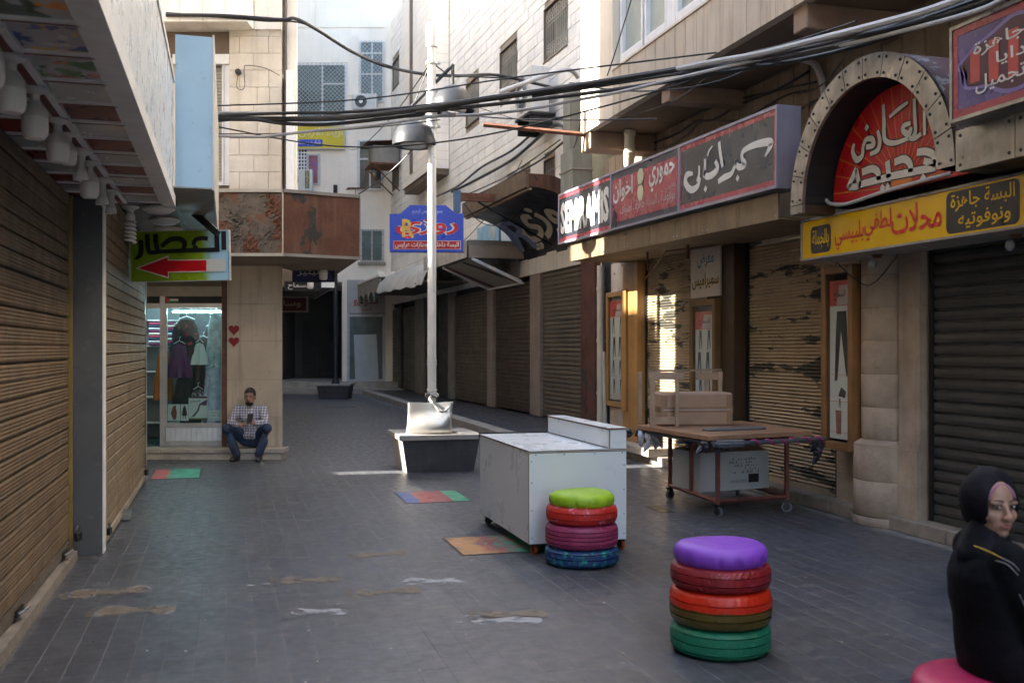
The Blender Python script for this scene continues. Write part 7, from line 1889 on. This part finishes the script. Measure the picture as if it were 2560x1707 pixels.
cable('black cable waving along the tan wall above the long shop sign', 0.014, M_cable, [(5.92, 14.406, 4.579), (5.92, 13.781, 4.632), (5.92, 13.065, 4.608), (5.92, 12.412, 4.597), (5.92, 11.93, 4.639), (5.92, 11.48, 4.555), (5.92, 10.76, 4.579), (5.92, 9.942, 4.553), (5.92, 9.3, 4.584)])
cable('thin cable crossing the wavy one on the tan wall', 0.01, M_cable, [(5.92, 14.245, 4.703), (5.92, 12.93, 4.48), (5.92, 12.167, 4.519), (5.92, 11.701, 4.594), (5.92, 10.76, 4.396), (5.92, 9.775, 4.445), (5.92, 9.225, 4.374)])
cable('straight cable high on the tan wall under the soffit', 0.012, M_cable, [(5.92, 13.203, 4.763), (5.92, 11.48, 4.708), (5.92, 10.292, 4.594), (5.92, 9.151, 4.439)])
cable('third black cable sagging just under the cable bundle near the arch', 0.020, M_cable, [(2.0, 10.85, 4.25), (2.75, 10.0, 4.20), (3.4, 9.25, 4.165), (3.9, 8.65, 4.15), (4.35, 7.95, 4.12), (4.68, 7.2, 4.06), (4.80, 6.2, 3.98), (4.86, 4.6, 3.9), (5.0, 2.8, 3.92)])
cable('black cable running close beside the silvery conduit', 0.016, M_cable, [(3.0, 9.75, 4.23), (3.7, 8.9, 4.215), (4.2, 8.15, 4.18), (4.5, 7.2, 4.10), (4.66, 6.2, 3.98), (4.68, 5.2, 3.87), (4.8, 3.9, 3.9), (5.0, 2.7, 4.0)])
cable('thin black wire hanging loose between the cable bundle and the soffit', 0.007, M_cable, [(3.3, 9.4, 4.28), (3.9, 9.0, 4.16), (4.5, 8.6, 4.2), (5.2, 8.2, 4.5), (5.9, 8.0, 4.6)])
cable('grey pipe bending down the tan wall beside the arch', 0.035, M_conduit, [(5.9, 9.35, 4.72), (5.88, 9.1, 4.6), (5.87, 8.95, 4.35), (5.87, 8.9, 4.0), (5.87, 8.88, 3.6)])
cable('loose wire trailing along the tan wall above the fascia band', 0.008, M_cable, [(5.93, 13.6, 4.2), (5.92, 12.6, 4.05), (5.92, 11.6, 4.2), (5.92, 10.4, 4.05), (5.92, 9.2, 4.25), (5.92, 8.6, 4.1)])
cable('thick black cable hugging the limestone wall under the window row', 0.028, M_cable, [(6.05, 30.5, 6.3), (6.2, 27.5, 6.2), (6.33, 25.0, 6.35), (6.42, 22.5, 6.3), (6.5, 20.2, 6.45), (6.5, 19.0, 6.3)])
wires = [('loose thin wire drooping deepest below the bundle over the cart', [(-0.13,12.7,4.36),(1.2,11.8,4.02),(2.4,10.6,3.92),(3.6,9.0,4.02),(4.7,7.6,4.25)]),
 ('thin wire strung above the bundle from lightbox to soffit', [(-0.13,12.72,4.62),(1.5,11.5,4.52),(3.0,10.2,4.55),(4.85,9.3,4.70)]),
 ('thin wire crossing from the lamp post to the long shop sign', [(2.72,13.5,4.95),(3.3,12.4,4.62),(4.1,11.4,4.42),(4.85,10.8,4.35)]),
 ('thin wire from the lamp post top to the white end building', [(2.70,13.6,5.6),(2.9,18,5.9),(3.2,24,6.6),(3.6,30,7.6),(3.9,36,8.9)]),
 ('thin wire between rusty canopy corner and lamp post', [(1.75,13.95,3.8),(2.1,13.9,4.05),(2.45,13.7,4.4),(2.7,13.6,4.85)]),
 ('black wire loop hanging off the blue projecting sign bracket', [(4.6,19.7,4.6),(4.9,19.5,4.2),(5.3,19.4,4.15),(5.8,19.5,4.5),(6.4,19.6,5.2)]),
 ('thin wire from the limestone wall down to the flat canopy', [(6.4,21.6,5.9),(6.1,22.4,5.1),(5.7,23.2,4.5),(5.4,23.6,4.15)]),
 ('wire sagging from the sunlit corner to the limestone wall', [(5.05,13.85,5.2),(5.4,15.2,4.95),(5.9,17.0,5.2),(6.4,18.6,5.9)]),
 ('thin wires along the soffit edge behind the silvery conduit', [(5.0,12.2,4.68),(4.98,10.6,4.52),(4.96,9.2,4.6),(4.95,8.1,4.45),(4.9,7.0,4.3)]),
 ('slack wire above the arch reaching the purple sign', [(5.85,9.2,4.35),(5.4,8.2,4.15),(5.1,7.2,4.22),(4.9,6.0,4.05),(4.85,5.3,3.9)])]
for lab_, pts_ in wires: cable(lab_, 0.009, M_cable, pts_)
# ================================================================== people
def blend(mb, name, m_, parent=None, voxel=0.008, it=4, loc=None, rot=None):
    me = bpy.data.meshes.new(name+'_raw'); me.from_pydata(mb.v, [], mb.f); me.update()
    o = bpy.data.objects.new(name+'_raw', me); COL.objects.link(o)
    a = o.modifiers.new('r', 'REMESH'); a.mode = 'VOXEL'; a.voxel_size = voxel
    if it: b = o.modifiers.new('s', 'SMOOTH'); b.factor = 0.5; b.iterations = it
    dg = bpy.context.evaluated_depsgraph_get()
    ne = bpy.data.meshes.new_from_object(o.evaluated_get(dg))
    bpy.data.objects.remove(o); bpy.data.meshes.remove(me)
    ne.name = name; ne.materials.clear(); ne.materials.append(m_)
    ne.polygons.foreach_set('use_smooth', [True]*len(ne.polygons)); ne.update()
    return link(name, ne, parent, loc, rot)
def limb(mb, pts, rs, n=12):
    """tapered limb with round joints"""
    mb.tube(pts, rs, n)
    for p, r in zip(pts, rs): mb.ball(p, r*0.995, n, 8)
def hand(mb, w, dirv, up, s=1.0, curl=0.6, side=1):
    """palm with four fingers and a thumb; w wrist, dirv pointing along the palm, up = back of the hand"""
    w = Vector(w); d = Vector(dirv).normalized(); u = Vector(up); u = (u-d*u.dot(d)).normalized(); l = d.cross(u)*side
    c = w+d*0.05*s
    for k in range(-2, 3): limb(mb, [w+l*0.008*k*s, w+d*0.085*s+l*0.0165*k*s], [0.014*s, 0.012*s], 8)
    for k, (ln, off) in enumerate(((0.072,0.030),(0.080,0.010),(0.075,-0.010),(0.058,-0.029))):
        b = w+d*0.088*s+l*off*s
        p1 = b+d*ln*0.45*s-u*curl*0.012*s; p2 = p1+(d*0.75-u*curl).normalized()*ln*0.32*s; p3 = p2+(d*0.35-u*curl*1.6).normalized()*ln*0.28*s
        limb(mb, [b, p1, p2, p3], [0.0095*s, 0.009*s, 0.0082*s, 0.007*s], 8)
    b = w+d*0.025*s+l*0.034*s; p1 = b+(d*0.6+l*0.6-u*0.3).normalized()*0.04*s; p2 = p1+(d*0.9+l*0.1-u*0.5).normalized()*0.035*s
    limb(mb, [b, p1, p2], [0.013*s, 0.0105*s, 0.0085*s], 8)

# ------------------------------------------------------------------ man sitting on the step
mx, my = cf(-3.886, 14.70)
MAN = (mx, my, 0)
HIP, KNL, KNR, ANL, ANR = 0.30, (-0.285,-0.12,0.475), (0.295,-0.12,0.48), (-0.150,-0.10,0.10), (0.170,-0.10,0.10)
SHL, SHR, ELL, ELR = (-0.185,0.12,0.755), (0.185,0.12,0.755), (-0.265,0.0,0.545), (0.245,0.0,0.55)
WRL, WRR = (-0.085,-0.19,0.535), (0.135,-0.19,0.555)
sk = MB()
# head tilted down
hc = Vector((0.005, 0.03, 0.925))
sk.ball(hc+Vector((0,0.015,0.035)), (0.078,0.098,0.105), 20, 14); sk.ball(hc+Vector((0,-0.025,-0.045)), (0.062,0.072,0.080), 18, 12)
limb(sk, [hc+Vector((0.004,-0.083,0.02)), hc+Vector((0.004,-0.112,-0.030))], [0.010, 0.016], 8)
for s_ in (-1, 1):
    sk.ball(hc+Vector((s_*0.080,0.02,-0.005)), (0.012,0.020,0.032), 8, 8); sk.ball(hc+Vector((s_*0.032,-0.075,0.025)), (0.026,0.014,0.010), 8, 6)
limb(sk, [(0.0,0.10,0.74), (0.002,0.06,0.86)], [0.050, 0.050])
limb(sk, [(0,0.20,0.30), (0,0.18,0.52), (0,0.14,0.70)], [0.08, 0.08, 0.06])
for S, E_, W_ in ((SHL,ELL,WRL),(SHR,ELR,WRR)): limb(sk, [(0,0.13,0.71), S, E_, W_], [0.045,0.04,0.035,0.027], 10)
for K_, A_, s_ in ((KNL,ANL,-1),(KNR,ANR,1)): limb(sk, [(s_*0.09,0.2,HIP), K_, A_], [0.075,0.05,0.038], 10)
hand(sk, WRL, (0.85,-0.35,0.25), (0,-0.4,0.9), 0.92, 0.7, 1)
hand(sk, WRR, (-0.55,-0.25,0.65), (0.75,-0.5,0.2), 0.92, 0.9, -1)
man = blend(sk, 'person', M_skin, None, 0.008, 3, MAN, (0,0,-YAW))
tag(man, 'man in checked shirt and jeans sitting on the step, looking at his phone', 'person')
def plaid(N, L, pos, mix, ramp, noise, mapping, out):
    tc = N.new('ShaderNodeTexCoord'); sx = N.new('ShaderNodeSeparateXYZ'); L.new(tc.outputs['Object'], sx.inputs[0])
    nz = noise(6.0, 2.0)
    def band(o, per, ph):
        w = N.new('ShaderNodeMath'); w.operation = 'MULTIPLY_ADD'; L.new(nz, w.inputs[0]); w.inputs[1].default_value = 0.02; L.new(o, w.inputs[2])
        a = N.new('ShaderNodeMath'); a.operation = 'MULTIPLY_ADD'; L.new(w.outputs[0], a.inputs[0]); a.inputs[1].default_value = 1/per; a.inputs[2].default_value = ph
        f = N.new('ShaderNodeMath'); f.operation = 'FRACT'; L.new(a.outputs[0], f.inputs[0]); return f.outputs[0]
    for o, per, ph, th, c_ in ((sx.outputs[0],0.040,0.1,0.52,(0.05,0.05,0.17)),(sx.outputs[2],0.038,0.3,0.52,(0.06,0.06,0.19)),(sx.outputs[0],0.040,0.55,0.78,(0.02,0.012,0.02)),(sx.outputs[2],0.038,0.7,0.78,(0.02,0.012,0.02))):
        g_ = ramp(band(o, per, ph), th-0.03, th+0.03)
        m_ = N.new('ShaderNodeMath'); m_.operation = 'MULTIPLY'; L.new(g_, m_.inputs[0]); m_.inputs[1].default_value = 0.55
        out = mix(m_.outputs[0], out, c_)
    return out
sh = MB()
limb(sh, [(0,0.20,0.34), (0,0.185,0.46), (0,0.16,0.60), (0,0.13,0.71), (0,0.10,0.765)], [0.125,0.135,0.135,0.105,0.062], 14)
for s_ in (-1, 1): sh.ball((s_*0.085,0.15,0.66), (0.11,0.10,0.115), 14, 10); sh.ball((s_*0.07,0.18,0.42), (0.105,0.11,0.12), 14, 10); sh.ball((s_*0.06,0.10,0.36), (0.09,0.08,0.06), 12, 8)
for S, E_, W_ in ((SHL,ELL,WRL),(SHR,ELR,WRR)):
    w_ = Vector(E_).lerp(Vector(W_), 0.88); limb(sh, [S, Vector(S).lerp(Vector(E_),0.5)+Vector((0,0,0.005)), E_, w_], [0.066,0.060,0.055,0.042], 12)
for s_ in (-1, 1): sh.ball((s_*0.105,0.125,0.715), (0.085,0.075,0.062), 14, 10); limb(sh, [(0,0.11,0.765), (s_*0.15,0.12,0.745)], [0.052,0.060], 10)
blend(sh, 'shirt', mat('navy_white_check_cloth', (0.78,0.76,0.76), 0.8, var=0.05, extra=plaid), man, 0.010, 8)
cl = MB(); cl.tube([(0.058*math.cos(a)-0.0, 0.088+0.055*math.sin(a), 0.800+0.014*math.sin(a)) for a in [2*PI*i/14 for i in range(14)]], 0.014, 6, closed=True)
cl.build('collar', MATS['navy_white_check_cloth'], man, smooth=True)
M_jean = mat('blue_denim', (0.018,0.035,0.075), 0.8, var=0.45, vs=7, streak=0.3, scol=(0.05,0.08,0.14))
jn = MB()
jn.ball((0,0.22,0.29), (0.175,0.14,0.115), 16, 10)
for K_, A_, s_ in ((KNL,ANL,-1),(KNR,ANR,1)):
    limb(jn, [(s_*0.095,0.18,0.285), (s_*0.20,0.03,0.42), K_, Vector(K_).lerp(Vector(A_),0.5)+Vector((s_*0.012,0.01,0)), Vector(A_)+Vector((0,0,0.0))], [0.098,0.092,0.078,0.068,0.058], 14)
blend(jn, 'jeans', M_jean, man, 0.010, 4)
for A_, s_ in ((ANL,-1),(ANR,1)):
    so = MB(); x_, y_, z_ = A_
    limb(so, [(x_,y_+0.045,0.042), (x_+s_*0.012,y_-0.06,0.040), (x_+s_*0.03,y_-0.155,0.034)], [0.042,0.046,0.036], 12); so.ball((x_,y_+0.02,0.07), (0.045,0.055,0.05))
    q = blend(so, 'shoe', mat('black_leather', (0.016,0.015,0.015), 0.4, var=0.3), man, 0.008, 3)
    for v in q.data.vertices:
        if v.co.z < 0.004: v.co.z = 0.004
hr = MB(); hr.ball(hc+Vector((0,0.022,0.052)), (0.084,0.102,0.098), 20, 14)
hm = hr.build('hair', mat('dark_brown_hair', (0.022,0.014,0.010), 0.7, var=0.4, vs=40, bump=0.8, bs=120), man, smooth=True)
for v in hm.data.vertices:                 # hairline: tucked into the skull below it
    p = v.co-hc-Vector((0,0.015,0.035))
    if v.co.z-hc.z < -0.015+max(0.0, -(p.y+0.01))*1.05: v.co = hc+Vector((0,0.015,0.035))+p*0.82
be = MB(); be.ball(hc+Vector((0,-0.030,-0.075)), (0.058,0.066,0.048), 16, 10); be.ball(hc+Vector((0,-0.098,-0.052)), (0.026,0.010,0.007), 10, 6)
be.build('beard', MATS['dark_brown_hair'], man, smooth=True)
ey = MB()
for s_ in (-1, 1): ey.ball(hc+Vector((s_*0.032,-0.083,0.032)), (0.021,0.006,0.005), 8, 6); ey.ball(hc+Vector((s_*0.031,-0.082,0.008)), (0.013,0.006,0.004), 8, 6)
ey.build('brows_and_lashes', MATS['dark_brown_hair'], man, smooth=True)
ph = thing('mobile_phone', 'black phone held in both hands by the seated man', 'phone', (*cf(-3.886+0.078, 14.70-0.235), 0.635), rot=(R(-38), 0, -YAW))
MB().box(-0.042, 0.042, -0.005, 0.005, -0.075, 0.08).build('body', M_signblack, ph, bevel=0.004)

# ------------------------------------------------------------------ woman in black on the crimson stool
wx_, wy_ = cf(1.715, 3.56)
WOM = (wx_, wy_, 0)
HZ = 1.092
FA = R(10)                                 # her face is turned this far to the right of the camera
ft = Vector((math.sin(FA), -math.cos(FA), 0)); lt = Vector((math.cos(FA), math.sin(FA), 0))   # face forward and the image-right side of the face
def HP(x, y, z): return Vector((0.0, 0.0, HZ))+lt*x+ft*y+Vector((0,0,z))
def hball(mb, c, r, n=16, m=12):
    k = len(mb.v); mb.ball((0,0,0), r, n, m)
    mb.v[k:] = [tuple(HP(c[0]+p[0], c[1]+p[1], c[2]+p[2])) for p in mb.v[k:]]
wb_ = MB()
hball(wb_, (0,-0.008,0.020), (0.068,0.085,0.092), 28, 20); hball(wb_, (0,0.022,-0.045), (0.053,0.058,0.066), 24, 16)
hball(wb_, (0,0.060,-0.090), (0.021,0.018,0.018)); 
for s_ in (-1, 1):
    hball(wb_, (s_*0.037,0.048,-0.030), (0.023,0.024,0.026)); hball(wb_, (s_*0.028,0.069,0.017), (0.026,0.011,0.010)); hball(wb_, (s_*0.011,0.088,-0.036), (0.009,0.009,0.0075))
limb(wb_, [HP(0,0.074,0.012), HP(0,0.086,-0.014), HP(0,0.096,-0.034)], [0.008,0.0095,0.0115], 10)
hball(wb_, (0,0.074,-0.064), (0.022,0.010,0.012))
limb(wb_, [(0.0,0.02,0.90), (0.0,0.0,1.02)], [0.05, 0.048], 14)
limb(wb_, [(0.03,0.02,0.60), (0.0,0.02,0.75), (-0.01,0.02,0.90)], [0.08, 0.07, 0.06], 14)
RSH, REL, RWR = Vector((0.0,-0.125,0.915)), Vector((0.075,-0.165,0.68)), Vector((0.30,-0.10,0.625))
LSH, LEL, LWR = Vector((0.0,0.155,0.915)), Vector((0.085,0.185,0.68)), Vector((0.30,0.10,0.625))
limb(wb_, [(-0.01,0.02,0.89), RSH, REL, RWR], [0.05,0.04,0.033,0.024]); limb(wb_, [(-0.01,0.02,0.89), LSH, LEL, LWR], [0.05,0.04,0.033,0.024])
hand(wb_, RWR, (0.9,0.35,-0.15), (0,0,1), 0.9, 0.5, 1); hand(wb_, LWR, (0.9,-0.35,-0.15), (0,0,1), 0.9, 0.5, -1)
for s_ in (-1, 1): limb(wb_, [(0.0,0.02+s_*0.08,0.60), (0.40,0.02+s_*0.09,0.56), (0.44,0.02+s_*0.09,0.09), (0.58,0.02+s_*0.09,0.04)], [0.07,0.055,0.04,0.03])
wom = blend(wb_, 'person', M_skin_g, None, 0.0052, 2, WOM, (0,0,-YAW))
tag(wom, 'young woman in black headscarf and coat on the crimson stool, facing the camera', 'person')
M_abaya = mat('black_coat_cloth', (0.0035,0.0037,0.006), 0.8, spec=0.15, var=0.3, vs=6, bump=1.0, bs=7)
ab = MB()
secs = [(0.06,0.475,0.150,0.195),(0.045,0.55,0.150,0.19),(0.035,0.61,0.146,0.185),(0.015,0.68,0.130,0.172),(-0.005,0.76,0.128,0.170),(-0.015,0.84,0.118,0.176),(-0.015,0.90,0.094,0.168),(-0.012,0.945,0.072,0.125),(-0.010,0.985,0.056,0.075)]
n = 28; vs = [(cx_+rx_*math.cos(2*PI*i/n), 0.015+ry_*math.sin(2*PI*i/n), z_) for cx_, z_, rx_, ry_ in secs for i in range(n)]
ab.add(vs, [(j*n+i, j*n+(i+1)%n, (j+1)*n+(i+1)%n, (j+1)*n+i) for j in range(len(secs)-1) for i in range(n)]+[tuple(reversed(range(n))), tuple(range((len(secs)-1)*n, len(secs)*n))])
for S, E_, W_ in ((RSH,REL,RWR),(LSH,LEL,LWR)): limb(ab, [S, S.lerp(E_,0.5), E_, E_.lerp(W_,0.9)], [0.070,0.060,0.056,0.048], 14)
limb(ab, [(0.07,-0.06,0.56), (0.13,-0.22,0.46), (0.16,-0.31,0.34), (0.18,-0.33,0.12)], [0.135,0.135,0.12,0.12], 16)
for s_ in (-1, 1): limb(ab, [(0.05,0.02+s_*0.07,0.61), (0.40,0.02+s_*0.08,0.58), (0.44,0.02+s_*0.09,0.14)], [0.105,0.095,0.08], 14)
coat = blend(ab, 'coat', M_abaya, wom, 0.010, 9)
for v in coat.data.vertices:               # it sits on the cushion, cloth flattened where it meets the seat
    r2 = math.hypot(v.co.x+0.047, v.co.y+0.04)
    if v.co.z < 0.499 and r2 < 0.26 and v.co.y > -0.16 and v.co.x < 0.10: v.co.z = 0.499+(v.co.z-0.499)*0.05
# headscarf: rings round the face opening, then a drape to the shoulders
hj = MB(); n = 40; vs = []
rings = [(0.056,0.078,0.060,-0.006,0.0),(0.062,0.086,0.064,-0.002,0.0),(0.072,0.097,0.052,0.004,0),(0.082,0.108,0.025,0.012,0),(0.088,0.115,-0.010,0.016,0),(0.088,0.115,-0.045,0.012,0),(0.080,0.104,-0.075,0.004,0),(0.060,0.080,-0.100,-0.010,0),(0.030,0.045,-0.114,-0.022,0),(0.001,0.001,-0.118,-0.028,0)]
for rx, rz, y_, zc_, _ in rings:
    for i in range(n):
        a = 2*PI*i/n
        fz = math.sin(a)
        yy = y_-(0.016*max(0, fz)**2 if y_ > 0.04 else 0)-(0.004*math.sin(5*a) if 0.0 > y_ > -0.09 else 0)
        if y_ > 0.03 and fz < -0.2: yy -= 0.030*(-fz-0.2)
        vs.append(tuple(HP(rx*math.cos(a), yy, zc_+rz*fz+0.006)))
fs = [(j*n+i, j*n+(i+1)%n, (j+1)*n+(i+1)%n, (j+1)*n+i) for j in range(len(rings)-1) for i in range(n)]
hj.add(vs, fs)
dr = []; prof = [(0.050,1.045,0.0),(0.062,1.02,0.0),(0.070,1.00,0.0),(0.076,0.985,0.0),(0.080,0.972,0.004),(0.087,0.958,0.008),(0.095,0.942,0.008),(0.102,0.925,0.008),(0.104,0.90,0.008)]
for j, (r_, z_, off) in enumerate(prof):
    for i in range(n):
        a = 2*PI*i/n; w_ = 1+0.05*math.sin(6*a+1.0)*min(1, j/3)
        cx = -0.012+0.25*off; dpt = 1.0+0.32*min(1, j/5)
        k_ = max(0.0, math.cos(a))*min(1, j/4)*0.25
        dr.append((cx+r_*w_*math.cos(a)*(1+k_), 0.012+r_*w_*dpt*math.sin(a), z_-0.03*max(0, math.cos(a))*min(1, j/3)+0.006*math.sin(4*a)))
hj.add(dr, [(j*n+i, j*n+(i+1)%n, (j+1)*n+(i+1)%n, (j+1)*n+i) for j in range(len(prof)-1) for i in range(n)])
hj2 = hj.build('headscarf', mat('black_navy_scarf_cloth', (0.0042,0.0045,0.009), 0.75, spec=0.2, var=0.3, vs=8, bump=0.8, bs=9), wom, smooth=True)
cap = MB(); cp_ = []
for i in range(17):
    a = R(22+136*i/16); cp_.append(HP(0.0555*math.cos(a), 0.058-0.016*math.sin(a)**2+0.002, 0.068*math.sin(a)+0.004))
cap.tube(cp_, [0.003+0.0125*math.sin(PI*i/16) for i in range(17)], 8)
cap.build('under_cap', mat('pink_cotton', (0.27,0.135,0.18), 0.9), wom, smooth=True)
# face details
for s_ in (-1, 1):
    e = MB(); hball(e, (s_*0.029,0.0685,0.003), (0.0135,0.0085,0.0072), 14, 10); e.build('eye_white', mat('eye_white', (0.45,0.42,0.40), 0.25), wom, smooth=True)
    gx_ = -0.004
    e = MB(); hball(e, (s_*0.029+gx_,0.0745,0.003), (0.0066,0.0038,0.0066), 12, 8); e.build('iris', mat('dark_iris', (0.012,0.008,0.006), 0.15), wom, smooth=True)
    e = MB(); e.tube(smooth_path([HP(s_*0.013,0.0765,0.0055), HP(s_*0.024,0.0790,0.0115), HP(s_*0.035,0.0755,0.0105), HP(s_*0.045,0.0665,0.0035)], 4), 0.0022, 6); e.build('upper_lid', mat('dark_lash_line', (0.055,0.03,0.022), 0.6), wom, smooth=True)
    e = MB(); e.tube(smooth_path([HP(s_*0.014,0.0735,-0.003), HP(s_*0.026,0.0765,-0.0065), HP(s_*0.040,0.0705,-0.003)], 4), 0.0011, 6); e.build('lower_lid', MATS['dark_lash_line'], wom, smooth=True)
    e = MB(); pts = smooth_path([HP(s_*0.012,0.0815,0.0225), HP(s_*0.026,0.0815,0.0275), HP(s_*0.040,0.0735,0.0265), HP(s_*0.050,0.0635,0.0195)], 4)
    e.tube(pts, [0.0034-0.0022*i/(len(pts)-1) for i in range(len(pts))], 6); e.build('eyebrow', mat('black_brow_hair', (0.035,0.022,0.016), 0.8), wom, smooth=True)
    e = MB(); hball(e, (s_*0.0065,0.0985,-0.0435), (0.0032,0.002,0.0018), 8, 6); e.build('nostril', MATS['dark_lash_line'], wom)
lp_ = MB(); lp_.tube(smooth_path([HP(-0.021,0.0735,-0.0625), HP(-0.008,0.0845,-0.0585), HP(0,0.0855,-0.0595), HP(0.008,0.0845,-0.0585), HP(0.021,0.0735,-0.0625)], 4), [0.001]+[0.0034]*15+[0.001], 6) if False else None
lp_ = MB()
for z_, dz, r_ in ((-0.0600,0.002,0.0036),(-0.0665,-0.002,0.0046)):
    pts = smooth_path([HP(-0.021,0.0745,-0.063), HP(-0.009,0.0842,z_+dz*0.3), HP(0.009,0.0842,z_+dz*0.3), HP(0.021,0.0745,-0.063)], 5)
    lp_.tube(pts, [0.0008+r_*math.sin(PI*i/(len(pts)-1)) for i in range(len(pts))], 8)
lp_.build('lips', mat('rose_lips', (0.24,0.085,0.075), 0.4), wom, smooth=True)
# pale piping and strap on the coat
from mathutils.bvhtree import BVHTree
bv = BVHTree.FromPolygons([v.co.copy() for v in coat.data.vertices], [tuple(p.vertices) for p in coat.data.polygons])
def on_coat(x, z):
    h = bv.ray_cast(Vector((x, -1.0, z)), Vector((0,1,0)))
    return (h[0]+Vector((0,-0.003,0))) if h[0] else Vector((x, -0.1, z))
def piping(nm, pts, r, m_):
    q = [on_coat(x, z) for x, z in pts]
    MB().tube(smooth_path(q, 4), r, 6).build(nm, m_, wom, smooth=True)
M_pip = mat('grey_piping', (0.16,0.16,0.18), 0.35)
def on_both(x, z):
    h = bv.ray_cast(Vector((x, -1.0, z)), Vector((0,1,0))); g_ = bv2.ray_cast(Vector((x, -1.0, z)), Vector((0,1,0)))
    ys = [q[0].y for q in (h, g_) if q[0] is not None]
    return Vector((x, (min(ys) if ys else -0.1)-0.002, z))
bv2 = BVHTree.FromPolygons([v.co.copy() for v in hj2.data.vertices], [tuple(p.vertices) for p in hj2.data.polygons])
def piping(nm, pts, r, m_):
    q = smooth_path([(x, z, 0) for x, z in pts], 6)
    MB().tube([on_both(p.x, p.y) for p in q], r, 6).build(nm, m_, wom, smooth=True)
piping('gold_zip', [(-0.085,0.955),(-0.065,0.948),(-0.048,0.938)], 0.0032, mat('gold_metal', (0.40,0.30,0.06), 0.3, 0.8))
piping('piping', [(-0.048,0.938),(-0.02,0.922),(0.0,0.90)], 0.0022, M_pip)
piping('piping', [(-0.06,0.925),(-0.035,0.918),(-0.005,0.885)], 0.0022, M_pip)
piping('piping', [(0.0,0.82),(0.02,0.77),(0.04,0.70)], 0.0020, M_pip)
